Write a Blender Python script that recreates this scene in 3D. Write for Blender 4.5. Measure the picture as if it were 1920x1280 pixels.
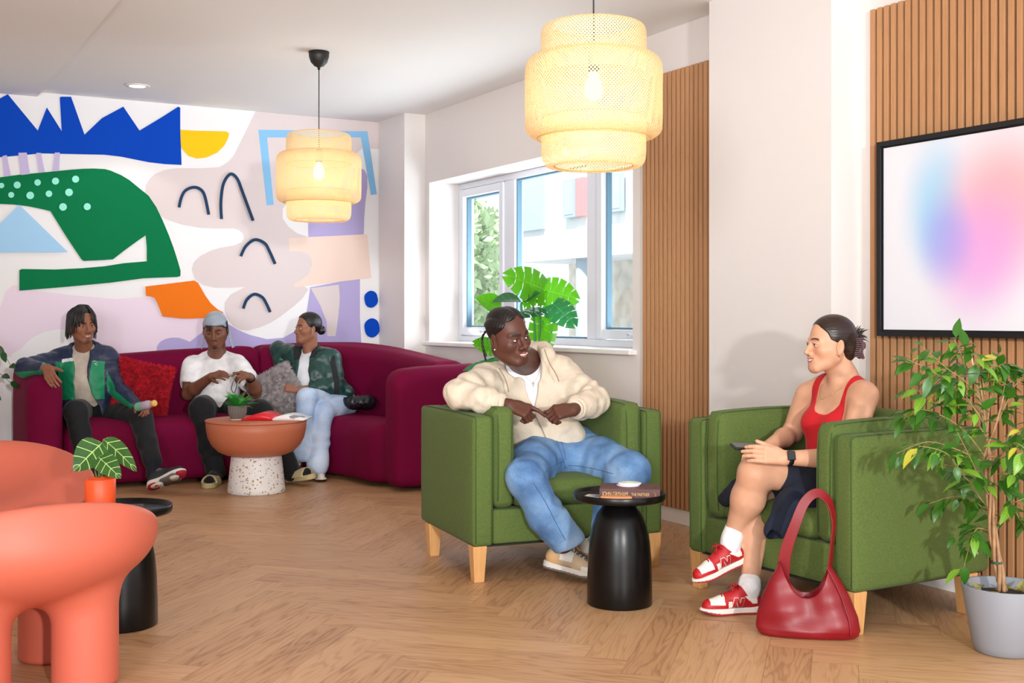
import bpy, bmesh, math, random
import numpy as np
from mathutils import Vector, Matrix

random.seed(7)
RNG = np.random.RandomState(7)
for o in list(bpy.data.objects):
    bpy.data.objects.remove(o)
SC = bpy.context.scene
COL = SC.collection

# ------------------------------------------------------------------ camera, world, light
F_PX = 2200.0
CAM_Z = 1.2
cam_d = bpy.data.cameras.new('camera')
cam = bpy.data.objects.new('camera', cam_d)
COL.objects.link(cam)
cam.location = (0, 0, CAM_Z)
cam.rotation_euler = (math.pi / 2, 0, 0)
cam_d.sensor_fit = 'HORIZONTAL'
cam_d.sensor_width = 36.0
cam_d.lens = 36.0 * F_PX / 1920.0
cam_d.shift_y = -45.0 / 1920.0
cam_d.clip_start = 0.05
cam_d.clip_end = 200
SC.camera = cam

SC.view_settings.view_transform = 'Standard'
SC.view_settings.look = 'None'
SC.view_settings.gamma = 1.0
SC.view_settings.exposure = 0.14
SC.view_settings.use_curve_mapping = False
SC.cycles.max_bounces = 7
SC.cycles.diffuse_bounces = 4
SC.cycles.glossy_bounces = 3
SC.cycles.transmission_bounces = 5
SC.cycles.transparent_max_bounces = 8
SC.cycles.caustics_reflective = False
SC.cycles.caustics_refractive = False
SC.cycles.sample_clamp_indirect = 6.0

world = bpy.data.worlds.new('world')
SC.world = world
world.use_nodes = True
wb = world.node_tree.nodes['Background']
wb.inputs[0].default_value = (0.90, 0.95, 1.0, 1)
wb.inputs[1].default_value = 1.35

A29 = math.radians(29.5)
CA, SA = math.cos(A29), math.sin(A29)
def RW(X, Y, z=0.0):
    """room coordinates (X along the mural wall, Y towards it) to world"""
    return Vector((CA * X - SA * Y, SA * X + CA * Y, z))
ROOM = Matrix.Rotation(A29, 4, 'Z')
def P(u, v, D):
    """the point seen at pixel u, v at distance D in front of the camera"""
    return Vector(((u - 960) / F_PX * D, D, CAM_Z + (595 - v) / F_PX * D))

def area_light(name, loc, target, size, energy, color=(1, 1, 1), size_y=None):
    l = bpy.data.lights.new(name, 'AREA')
    l.energy = energy; l.size = size; l.color = color
    if size_y:
        l.shape = 'RECTANGLE'; l.size_y = size_y
    o = bpy.data.objects.new(name, l)
    COL.objects.link(o)
    o.location = loc
    d = Vector(target) - Vector(loc)
    o.rotation_euler = d.to_track_quat('-Z', 'Y').to_euler()
    return o
area_light('flash_key', (2.05, -3.0, 1.9), (1.0, 5.5, 0.9), 0.26, 300, (1.0, 0.99, 0.97))
area_light('flash_fill', (-2.6, -5.0, 2.5), (-0.5, 8.0, 1.0), 1.8, 320, (0.97, 0.985, 1.0))
bl = bpy.data.lights.new('ceiling_fill_spot', 'SPOT'); bl.energy = 900; bl.spot_size = math.radians(50); bl.spot_blend = 1.0; bl.shadow_soft_size = 0.5; bl.color = (0.97, 0.985, 1.0)  # added spot, unseen behind the camera, to brighten the ceiling
bo = bpy.data.objects.new('ceiling_fill_spot', bl); COL.objects.link(bo); bo.location = (-0.4, -1.5, 1.2)
bo.rotation_euler = (Vector((-0.6, 6.2, 3.1)) - Vector((-0.4, -1.5, 1.2))).to_track_quat('-Z', 'Y').to_euler()
area_light('window_daylight', RW(4.78, 7.4, 1.25), RW(2.4, 7.0, 2.9), 2.5, 80, (0.90, 0.95, 1.0), 1.2)

sun_l = bpy.data.lights.new('sun', 'SUN'); sun_l.energy = 4.5; sun_l.angle = 0.02; sun_l.color = (1.0, 0.98, 0.95)
sun_o = bpy.data.objects.new('sun', sun_l); COL.objects.link(sun_o); sun_o.location = (0, 0, 9)
sun_o.rotation_euler = RW(0.45, 0.30, -0.85).to_track_quat('-Z', 'Y').to_euler()

# ------------------------------------------------------------------ materials
MATS = {}
def srgb(h):
    if isinstance(h, str):
        h = h.lstrip('#')
        c = [int(h[i:i + 2], 16) / 255 for i in (0, 2, 4)]
    else:
        c = [x / 255 for x in h]
    return tuple(((x / 12.92) if x <= 0.04045 else ((x + 0.055) / 1.055) ** 2.4) for x in c) + (1,)

def mat(name, col, rough=0.6, metal=0.0, var=0.0, vscale=4.0, bump=0.0, bscale=60.0, col2=None,
        emit=0.0, sheen=0.0, stretch=None, coat=0.0, sss=0.0, trans=0.0, spec=0.5, bdet=2.0):
    if name in MATS:
        return MATS[name]
    m = bpy.data.materials.new(name)
    m.use_nodes = True
    nt = m.node_tree; N = nt.nodes; L = nt.links
    b = N['Principled BSDF']
    c = srgb(col)
    b.inputs['Base Color'].default_value = c
    b.inputs['Roughness'].default_value = rough
    b.inputs['Metallic'].default_value = metal
    b.inputs['Specular IOR Level'].default_value = spec
    tc = None
    def coords(st=None):
        nonlocal tc
        if tc is None:
            tc = N.new('ShaderNodeTexCoord')
        mp = N.new('ShaderNodeMapping')
        L.new(tc.outputs['Object'], mp.inputs[0])
        if st:
            mp.inputs['Scale'].default_value = st
        return mp.outputs[0]
    if var > 0 or col2:
        n = N.new('ShaderNodeTexNoise')
        n.inputs['Scale'].default_value = vscale
        n.inputs['Detail'].default_value = 4
        L.new(coords(stretch), n.inputs['Vector'])
        r = N.new('ShaderNodeValToRGB')
        c2 = srgb(col2) if col2 else c
        v = var
        r.color_ramp.elements[0].position = 0.35
        r.color_ramp.elements[1].position = 0.65
        r.color_ramp.elements[0].color = tuple(x * (1 - v) for x in c[:3]) + (1,)
        r.color_ramp.elements[1].color = tuple(min(1, x * (1 + v)) for x in c2[:3]) + (1,)
        L.new(n.outputs[0], r.inputs[0])
        L.new(r.outputs[0], b.inputs['Base Color'])
    if bump > 0:
        n2 = N.new('ShaderNodeTexNoise')
        n2.inputs['Scale'].default_value = bscale
        n2.inputs['Detail'].default_value = bdet
        L.new(coords(stretch), n2.inputs['Vector'])
        bp = N.new('ShaderNodeBump')
        bp.inputs['Strength'].default_value = bump
        bp.inputs['Distance'].default_value = 0.01
        L.new(n2.outputs[0], bp.inputs['Height'])
        L.new(bp.outputs[0], b.inputs['Normal'])
    if emit > 0:
        b.inputs['Emission Color'].default_value = c
        b.inputs['Emission Strength'].default_value = emit
    if sheen > 0:
        b.inputs['Sheen Weight'].default_value = sheen
        b.inputs['Sheen Roughness'].default_value = 0.4
    if coat > 0:
        b.inputs['Coat Weight'].default_value = coat
        b.inputs['Coat Roughness'].default_value = 0.15
    if sss > 0:
        b.inputs['Subsurface Weight'].default_value = sss
        b.inputs['Subsurface Radius'].default_value = (0.012, 0.005, 0.003)
    if trans > 0:
        t = N.new('ShaderNodeBsdfTranslucent')
        t.inputs[0].default_value = c
        mx = N.new('ShaderNodeMixShader')
        mx.inputs[0].default_value = trans
        L.new(b.outputs[0], mx.inputs[1]); L.new(t.outputs[0], mx.inputs[2])
        L.new(mx.outputs[0], N['Material Output'].inputs[0])
    MATS[name] = m
    return m

# ------------------------------------------------------------------ object helpers
def tag(o, label, cat, group=None):
    o['label'] = label; o['category'] = cat
    if group: o['group'] = group
    return o
def thing(name, label, cat, loc=(0, 0, 0), rz=0.0, group=None):
    o = bpy.data.objects.new(name, None)
    o.empty_display_size = 0.1
    COL.objects.link(o)
    o.location = loc; o.rotation_euler = (0, 0, rz)
    return tag(o, label, cat, group)
def link(name, me, mats, parent=None, smooth=True, mw=None):
    if not isinstance(mats, (list, tuple)): mats = [mats]
    for m in mats: me.materials.append(m)
    if smooth and len(me.polygons):
        me.polygons.foreach_set('use_smooth', [True] * len(me.polygons))
    o = bpy.data.objects.new(name, me)
    COL.objects.link(o)
    if mw is not None: o.matrix_world = mw
    if parent is not None: o.parent = parent
    return o
def struct(o):
    o['kind'] = 'structure'; return o

class MB:
    """collects shapes into one mesh"""
    def __init__(s):
        s.v = []; s.f = []; s.m = []; s.uv = None
    def add(s, vs, fs, mi=0, M=None):
        b = len(s.v)
        for p in vs:
            p = Vector(p)
            if M is not None: p = M @ p
            s.v.append(tuple(p))
        for f in fs:
            s.f.append(tuple(b + i for i in f)); s.m.append(mi)
        return s
    def box(s, x0, x1, y0, y1, z0, z1, mi=0, M=None):
        vs = [(x, y, z) for x in (x0, x1) for y in (y0, y1) for z in (z0, z1)]
        fs = [(0, 1, 3, 2), (4, 6, 7, 5), (0, 4, 5, 1), (2, 3, 7, 6), (0, 2, 6, 4), (1, 5, 7, 3)]
        return s.add(vs, fs, mi, M)
    def taper(s, c0, h0, c1, h1, mi=0, M=None):
        """four sided bar from centre c0 (half sizes h0) to c1 (h1)"""
        vs = []
        for c, h in ((c0, h0), (c1, h1)):
            for sx, sy in ((-1, -1), (1, -1), (1, 1), (-1, 1)):
                vs.append((c[0] + sx * h[0], c[1] + sy * h[1], c[2]))
        fs = [(3, 2, 1, 0), (4, 5, 6, 7)] + [(i, (i + 1) % 4, 4 + (i + 1) % 4, 4 + i) for i in range(4)]
        return s.add(vs, fs, mi, M)
    def lathe(s, prof, n=48, mi=0, M=None, close=False):
        vs = []; fs = []
        k = len(prof)
        for i in range(n):
            a = 2 * math.pi * i / n
            for r, z in prof: vs.append((r * math.cos(a), r * math.sin(a), z))
        for i in range(n):
            j = (i + 1) % n
            for q in range(k - 1 if not close else k):
                q2 = (q + 1) % k
                fs.append((i * k + q, j * k + q, j * k + q2, i * k + q2))
        return s.add(vs, fs, mi, M)
    def tube(s, pts, rad, n=8, mi=0, M=None, cap=True, flat=1.0):
        pts = [Vector(p) for p in pts]
        if not isinstance(rad, (list, tuple)): rad = [rad] * len(pts)
        vs = []; fs = []
        up = None
        for i, p in enumerate(pts):
            t = (pts[min(i + 1, len(pts) - 1)] - pts[max(i - 1, 0)])
            if t.length < 1e-9: t = Vector((0, 0, 1))
            t.normalize()
            if up is None:
                up = Vector((0, 0, 1)) if abs(t.z) < 0.9 else Vector((1, 0, 0))
            a = t.cross(up)
            if a.length < 1e-6: a = t.orthogonal()
            a.normalize(); b = a.cross(t).normalized(); up = b
            for q in range(n):
                w = 2 * math.pi * q / n
                vs.append(p + (a * math.cos(w) + b * math.sin(w) * flat) * rad[i])
        for i in range(len(pts) - 1):
            for q in range(n):
                q2 = (q + 1) % n
                fs.append((i * n + q, i * n + q2, (i + 1) * n + q2, (i + 1) * n + q))
        if cap:
            fs.append(tuple(range(n - 1, -1, -1)))
            fs.append(tuple((len(pts) - 1) * n + q for q in range(n)))
        return s.add(vs, fs, mi, M)
    def ball(s, c, r, n=12, mi=0, M=None):
        if not isinstance(r, (list, tuple)): r = (r, r, r)
        vs = []; fs = []
        m = n // 2 + 1
        for i in range(m + 1):
            th = math.pi * i / m
            for j in range(n):
                ph = 2 * math.pi * j / n
                vs.append((c[0] + r[0] * math.sin(th) * math.cos(ph), c[1] + r[1] * math.sin(th) * math.sin(ph), c[2] + r[2] * math.cos(th)))
        for i in range(m):
            for j in range(n):
                j2 = (j + 1) % n
                fs.append((i * n + j, (i + 1) * n + j, (i + 1) * n + j2, i * n + j2))
        return s.add(vs, fs, mi, M)
    def prism(s, poly, z0, z1, mi=0, M=None):
        n = len(poly)
        vs = [(x, y, z0) for x, y in poly] + [(x, y, z1) for x, y in poly]
        fs = [tuple(range(n - 1, -1, -1)), tuple(range(n, 2 * n))] + [(i, (i + 1) % n, n + (i + 1) % n, n + i) for i in range(n)]
        return s.add(vs, fs, mi, M)
    def mesh(s, name):
        me = bpy.data.meshes.new(name)
        me.from_pydata(s.v, [], s.f)
        me.polygons.foreach_set('material_index', s.m)
        me.update()
        return me
    def obj(s, name, mats, parent=None, smooth=False, bevel=0, seg=3, sub=0, mw=None, recalc=True, weld=False):
        me = s.mesh(name)
        if recalc or weld:
            bm = bmesh.new(); bm.from_mesh(me)
            if weld: bmesh.ops.remove_doubles(bm, verts=bm.verts, dist=1e-5)
            bmesh.ops.recalc_face_normals(bm, faces=bm.faces)
            bm.to_mesh(me); bm.free()
        o = link(name, me, mats, parent, smooth or bevel > 0, mw)
        if bevel > 0:
            md = o.modifiers.new('bevel', 'BEVEL'); md.width = bevel; md.segments = seg
            md.limit_method = 'ANGLE'; md.angle_limit = 0.6; md.harden_normals = True
        if sub:
            md = o.modifiers.new('sub', 'SUBSURF'); md.levels = sub; md.render_levels = sub
        return o

def catmull(pts, n=6, closed=True):
    out = []
    k = len(pts)
    rng = range(k if closed else k - 1)
    for i in rng:
        g = lambda j: np.array(pts[j % k] if closed else pts[max(0, min(k - 1, j))], float)
        p0, p1, p2, p3 = g(i - 1), g(i), g(i + 1), g(i + 2)
        for q in range(n):
            t = q / n
            out.append(tuple(0.5 * ((2 * p1) + (-p0 + p2) * t + (2 * p0 - 5 * p1 + 4 * p2 - p3) * t * t + (-p0 + 3 * p1 - 3 * p2 + p3) * t ** 3)))
    if not closed: out.append(tuple(pts[-1]))
    return out

def duplicate(root, loc, rz, label, group=None):
    """copy a thing with its parts and sub-parts"""
    def rec(o, par):
        c = o.copy(); COL.objects.link(c)
        if par is not None:
            c.parent = par; c.matrix_parent_inverse = o.matrix_parent_inverse.copy()
        for ch in o.children: rec(ch, c)
        return c
    r = rec(root, None)
    r.location = loc; r.rotation_euler = (0, 0, rz); r['label'] = label
    if group: r['group'] = group
    return r

def frame_from(o, x, y, z):
    M = Matrix.Identity(4)
    for i, a in enumerate((x, y, z)):
        for r in range(3): M[r][i] = a[r]
    for r in range(3): M[r][3] = o[r]
    return M
# ------------------------------------------------------------------ smooth solid modelling (signed distances -> one continuous mesh)
def V(*a): return np.array(a, float)
class Frame:
    """local frame: x right, y forward, z up, with scale"""
    def __init__(s, o, fwd, up, sc=1.0):
        s.o = np.array(o, float)
        f = np.array(fwd, float); f /= np.linalg.norm(f)
        u = np.array(up, float); u -= f * u.dot(f); u /= np.linalg.norm(u)
        s.R = np.stack([np.cross(f, u), f, u], 1); s.sc = sc
    def p(s, x, y, z): return s.o + s.R @ (np.array([x, y, z]) * s.sc)
    def inv(s, P): return (P - s.o) @ s.R / s.sc

class Sdf:
    def __init__(s, k=0.02):
        s.pr = []; s.k = k; s.disp = None; s.damp = 0.0
    def cone(s, a, b, ra, rb, k=None, op='u', flat=None, fs=1.0):
        a = np.array(a, float); b = np.array(b, float)
        if flat is not None:
            n = np.array(flat, float); n /= np.linalg.norm(n)
            T = np.eye(3) + np.outer(n, n) * (1 / fs - 1)
        else:
            T = None; fs = 1.0
        s.pr.append(('c', a, b, ra, rb, T, fs, s.k if k is None else k, op)); return s
    def chain(s, pts, rs, k=None, **kw):
        for i in range(len(pts) - 1): s.cone(pts[i], pts[i + 1], rs[i], rs[i + 1], k, **kw)
        return s
    def ell(s, c, r, R=None, k=None, op='u'):
        s.pr.append(('e', np.array(c, float), np.array(r, float), np.eye(3) if R is None else np.array(R, float), s.k if k is None else k, op)); return s
    def box(s, c, h, R=None, rd=0.01, k=None, op='u'):
        s.pr.append(('b', np.array(c, float), np.array(h, float), np.eye(3) if R is None else np.array(R, float), rd, s.k if k is None else k, op)); return s
    def plane(s, c, n, k=0.005, op='i'):
        """keep the side the normal points away from"""
        n = np.array(n, float); n /= np.linalg.norm(n)
        s.pr.append(('p', np.array(c, float), n, k, op)); return s
    def fn(s, f, k=0.005, op='s'):
        s.pr.append(('f', f, k, op)); return s
    @staticmethod
    def _one(q, P):
        t = q[0]
        if t == 'f': return q[1](P)
        if t == 'c':
            _, a, b, ra, rb, T, fs, k, op = q
            pa = P - a; ba = b - a
            if T is not None: pa = pa @ T.T; ba = T @ ba
            bb = max(ba.dot(ba), 1e-12)
            h = np.clip(pa @ ba / bb, 0, 1)
            d = np.sqrt(np.maximum(((pa - h[:, None] * ba) ** 2).sum(1), 0)) - (ra + (rb - ra) * h)
            return d * fs
        if t == 'e':
            _, c, r, R, k, op = q
            p = (P - c) @ R
            k0 = np.sqrt(((p / r) ** 2).sum(1)); k1 = np.sqrt(((p / (r * r)) ** 2).sum(1))
            return np.where(k1 < 1e-9, -r.min(), k0 * (k0 - 1) / np.maximum(k1, 1e-9))
        if t == 'b':
            _, c, h, R, rd, k, op = q
            p = np.abs((P - c) @ R) - (h - rd)
            return np.sqrt((np.maximum(p, 0) ** 2).sum(1)) + np.minimum(p.max(1), 0) - rd
        _, c, n, k, op = q
        return (P - c) @ n
    def ev(s, P, prims=None):
        d = np.full(len(P), 1e3)
        for q in (s.pr if prims is None else prims):
            e = s._one(q, P); k, op = q[-2], q[-1]
            if op == 'u':
                if k > 0:
                    h = np.maximum(k - np.abs(d - e), 0) / k
                    d = np.minimum(d, e) - h * h * k * 0.25
                else: d = np.minimum(d, e)
            else:
                if op == 's': e = -e
                if k > 0:
                    h = np.maximum(k - np.abs(d - e), 0) / k
                    d = np.maximum(d, e) + h * h * k * 0.25
                else: d = np.maximum(d, e)
        if s.disp is not None: d = d + s.disp(P)
        return d
    def mesh(s, h, name='m', B=20):
        lo = np.full(3, 1e9); hi = -lo
        for q in s.pr:
            if q[-1] != 'u': continue
            if q[0] == 'c':
                r = max(q[3], q[4]); l = np.minimum(q[1], q[2]) - r; g = np.maximum(q[1], q[2]) + r
            elif q[0] == 'e': r = q[2].max(); l = q[1] - r; g = q[1] + r
            else: r = np.linalg.norm(q[2]); l = q[1] - r; g = q[1] + r
            lo = np.minimum(lo, l); hi = np.maximum(hi, g)
        lo -= 0.02 + s.damp; hi += 0.02 + s.damp
        lo = np.floor(lo / h) * h
        nb = np.ceil((hi - lo) / (h * B)).astype(int)
        gi = np.stack(np.meshgrid(*[np.arange(n) for n in nb], indexing='ij'), -1).reshape(-1, 3)
        cen = lo + (gi + 0.5) * B * h
        R = B * h * 0.5 * math.sqrt(3) + h
        big = 0.06 + s.damp
        sv = s.disp; s.disp = None
        dc = s.ev(cen); s.disp = sv
        keep = np.abs(dc) < R * 1.35 + big
        gi = gi[keep]; cen = cen[keep]
        D = [s._one(q, cen) for q in s.pr]
        N = int(nb.max() * B + 5)
        loc = np.stack(np.meshgrid(*[np.arange(B + 1)] * 3, indexing='ij'), -1).reshape(-1, 3)
        keys = []; pos = []; quads = []
        cs = np.array([[x, y, z] for x in (0, 1) for y in (0, 1) for z in (0, 1)])
        edges = [(i, j) for i in range(8) for j in range(i + 1, 8) if np.abs(cs[i] - cs[j]).sum() == 1]
        for bi in range(len(gi)):
            pr = []
            for q, dd in zip(s.pr, D):
                if q[-1] == 'i' or dd[bi] < R + q[-2] + 0.035 + s.damp: pr.append(q)
            if not any(q[-1] == 'u' for q in pr): continue
            g0 = gi[bi] * B
            Pn = lo + (g0 + loc) * h
            d = s.ev(Pn, pr)
            if d.min() > 0 or d.max() < 0: continue
            d = d.reshape(B + 1, B + 1, B + 1)
            sg = d < 0
            cnt = sum(sg[c[0]:B + c[0], c[1]:B + c[1], c[2]:B + c[2]].astype(np.int8) for c in cs)
            act = np.argwhere((cnt > 0) & (cnt < 8))
            if not len(act): continue
            dv = np.stack([d[act[:, 0] + c[0], act[:, 1] + c[1], act[:, 2] + c[2]] for c in cs], 1)
            acc = np.zeros((len(act), 3)); w = np.zeros(len(act))
            for i, j in edges:
                x = (dv[:, i] < 0) != (dv[:, j] < 0)
                t = np.where(x, dv[:, i] / np.where(x, dv[:, i] - dv[:, j], 1), 0)
                acc += x[:, None] * (cs[i] + t[:, None] * (cs[j] - cs[i])); w += x
            pos.append(lo + (g0 + act + acc / w[:, None]) * h)
            ga = g0 + act + 1
            keys.append((ga[:, 0] * N + ga[:, 1]) * N + ga[:, 2])
            for ax in range(3):
                e = np.zeros(3, int); e[ax] = 1
                a = sg[:B, :B, :B]; b = sg[e[0]:B + e[0], e[1]:B + e[1], e[2]:B + e[2]]
                ed = np.argwhere(a != b)
                if not len(ed): continue
                ins = a[ed[:, 0], ed[:, 1], ed[:, 2]]
                o1 = np.zeros(3, int); o1[(ax + 1) % 3] = 1
                o2 = np.zeros(3, int); o2[(ax + 2) % 3] = 1
                ge = g0 + ed + 1
                kk = []
                for off in (0 * o1, o1, o1 + o2, o2):
                    c = ge - off
                    kk.append((c[:, 0] * N + c[:, 1]) * N + c[:, 2])
                kk = np.stack(kk, 1)
                kk[~ins] = kk[~ins][:, ::-1]
                quads.append(kk)
        keys = np.concatenate(keys); pos = np.concatenate(pos); quads = np.concatenate(quads)
        od = np.argsort(keys); ks = keys[od]; pos = pos[od]
        idx = np.searchsorted(ks, quads); idx = np.clip(idx, 0, len(ks) - 1)
        ok = (ks[idx] == quads).all(1)
        idx = idx[ok]
        me = bpy.data.meshes.new(name)
        me.vertices.add(len(pos)); me.vertices.foreach_set('co', pos.astype(np.float32).ravel())
        me.loops.add(len(idx) * 4); me.loops.foreach_set('vertex_index', idx.astype(np.int32).ravel())
        me.polygons.add(len(idx)); me.polygons.foreach_set('loop_start', np.arange(0, len(idx) * 4, 4, dtype=np.int32))
        me.update(calc_edges=True)
        me.validate()
        me['h'] = h
        s.pos = pos; s.quads = idx
        return me
    def obj(s, name, mats, h, parent=None, matfn=None, colfn=None, local=True):
        me = s.mesh(h, name)
        n = len(me.polygons)
        co = np.empty(len(me.vertices) * 3, np.float32); me.vertices.foreach_get('co', co); co = co.reshape(-1, 3).astype(float)
        if matfn is not None:
            cc = np.empty(n * 3, np.float32); me.polygons.foreach_get('center', cc)
            mi = matfn(cc.reshape(-1, 3).astype(float)).astype(np.int32)
        if colfn is not None:
            c = colfn(co)
            at = me.color_attributes.new('Col', 'FLOAT_COLOR', 'POINT')
            at.data.foreach_set('color', np.concatenate([c, np.ones((len(c), 1))], 1).astype(np.float32).ravel())
        if parent is not None and local:
            w = parent.matrix_basis.inverted()
            me.transform(w)
        o = link(name, me, mats, parent, True)
        if matfn is not None: me.polygons.foreach_set('material_index', mi)
        return o

def sn(P, f, ph=0.0):
    """cheap organic noise"""
    x, y, z = P[:, 0] * f, P[:, 1] * f, P[:, 2] * f
    return (np.sin(x * 1.0 + 1.7 * np.sin(y * 0.9 + ph) + ph) * np.sin(y * 1.1 + 1.5 * np.sin(z * 1.2 + ph * 2) + 1.3) * np.sin(z * 0.95 + 1.6 * np.sin(x * 1.15) + ph * 3))
# ------------------------------------------------------------------ room
XW, YW, HC = 4.21, 9.46, 2.898          # window wall, mural wall, ceiling height
def wallpt(u, v, Y=YW):
    """pixel to X, z on a plane Y = const of the room"""
    xc = F_PX * SA + (u - 960) * CA; yc = F_PX * CA - (u - 960) * SA
    D = Y / yc * F_PX
    return (xc / F_PX * D, CAM_Z + (595 - v) / F_PX * D)
def sidept(u, v, X=XW):
    xc = F_PX * SA + (u - 960) * CA; yc = F_PX * CA - (u - 960) * SA
    D = X / xc * F_PX
    return (yc / F_PX * D, CAM_Z + (595 - v) / F_PX * D)

M_WALL = mat('wall_paint', 'e7e1de', 0.75, bump=0.03, bscale=160)
M_CEIL = mat('ceiling_paint', 'f4f3f1', 0.85)
M_BASE = mat('baseboard_paint', 'f4f2f0', 0.45)

# floor: herringbone oak planks with their own grain
def floor_material():
    m = bpy.data.materials.new('oak_herringbone'); m.use_nodes = True
    nt = m.node_tree; N = nt.nodes; L = nt.links; b = N['Principled BSDF']
    uv = N.new('ShaderNodeUVMap'); uv.uv_map = 'UVMap'
    at = N.new('ShaderNodeAttribute'); at.attribute_name = 'plank'
    sep = N.new('ShaderNodeSeparateXYZ'); L.new(uv.outputs[0], sep.inputs[0])
    def math_(op, a, bb=None, c=None):
        n = N.new('ShaderNodeMath'); n.operation = op
        for i, x in enumerate((a, bb, c)):
            if x is None: continue
            if isinstance(x, (int, float)): n.inputs[i].default_value = x
            else: L.new(x, n.inputs[i])
        return n.outputs[0]
    rnd = at.outputs['Fac']
    z = math_('MULTIPLY', rnd, 37.0)
    comb = N.new('ShaderNodeCombineXYZ')
    L.new(math_('MULTIPLY', sep.outputs[0], 1.6), comb.inputs[0])
    L.new(math_('MULTIPLY', sep.outputs[1], 13.0), comb.inputs[1])
    L.new(z, comb.inputs[2])
    n1 = N.new('ShaderNodeTexNoise'); n1.inputs['Scale'].default_value = 1.0; n1.inputs['Detail'].default_value = 2.5; n1.inputs['Roughness'].default_value = 0.45
    n1.inputs['Distortion'].default_value = 0.25
    L.new(comb.outputs[0], n1.inputs['Vector'])
    ring = math_('SINE', math_('MULTIPLY', n1.outputs[0], 52.0))
    ring = math_('POWER', math_('MULTIPLY_ADD', ring, 0.5, 0.5), 3.0)
    comb2 = N.new('ShaderNodeCombineXYZ')
    L.new(math_('MULTIPLY', sep.outputs[0], 9.0), comb2.inputs[0])
    L.new(math_('MULTIPLY', sep.outputs[1], 260.0), comb2.inputs[1])
    L.new(z, comb2.inputs[2])
    n2 = N.new('ShaderNodeTexNoise'); n2.inputs['Scale'].default_value = 1.0; n2.inputs['Detail'].default_value = 3
    L.new(comb2.outputs[0], n2.inputs['Vector'])
    comb3 = N.new('ShaderNodeCombineXYZ')
    L.new(math_('MULTIPLY', sep.outputs[0], 1.3), comb3.inputs[0]); L.new(math_('MULTIPLY', sep.outputs[1], 7.0), comb3.inputs[1]); L.new(math_('ADD', z, 5.0), comb3.inputs[2])
    n3 = N.new('ShaderNodeTexNoise'); n3.inputs['Scale'].default_value = 1.0
    L.new(comb3.outputs[0], n3.inputs['Vector'])
    t = math_('MULTIPLY', ring, 0.20)
    t = math_('ADD', t, math_('MULTIPLY', n2.outputs[0], 0.42))
    t = math_('ADD', t, math_('MULTIPLY', n3.outputs[0], 0.38))
    t = math_('ADD', t, math_('MULTIPLY_ADD', rnd, 0.28, -0.18))
    r = N.new('ShaderNodeValToRGB')
    e = r.color_ramp.elements
    e[0].position = 0.12; e[0].color = srgb('d3a87c')
    e[1].position = 0.9; e[1].color = srgb('7d5638')
    q = e.new(0.5); q.color = srgb('bc8f66')
    L.new(t, r.inputs[0])
    # seams
    w = 0.155; Ln = 0.93
    dv = math_('MINIMUM', sep.outputs[1], math_('SUBTRACT', w, sep.outputs[1]))
    du = math_('MINIMUM', sep.outputs[0], math_('SUBTRACT', Ln, sep.outputs[0]))
    s = math_('LESS_THAN', math_('MINIMUM', du, dv), 0.0011)
    mx = N.new('ShaderNodeMixRGB'); L.new(math_('MULTIPLY', s, 0.55), mx.inputs[0]); L.new(r.outputs[0], mx.inputs[1]); mx.inputs[2].default_value = srgb('5a3b25')
    L.new(mx.outputs[0], b.inputs['Base Color'])
    b.inputs['Roughness'].default_value = 0.42
    L.new(math_('MULTIPLY_ADD', t, 0.18, 0.34), b.inputs['Roughness'])
    bp = N.new('ShaderNodeBump'); bp.inputs['Strength'].default_value = 0.12; bp.inputs['Distance'].default_value = 0.002
    L.new(math_('SUBTRACT', 1.0, t), bp.inputs['Height']); L.new(bp.outputs[0], b.inputs['Normal'])
    return m
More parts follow.
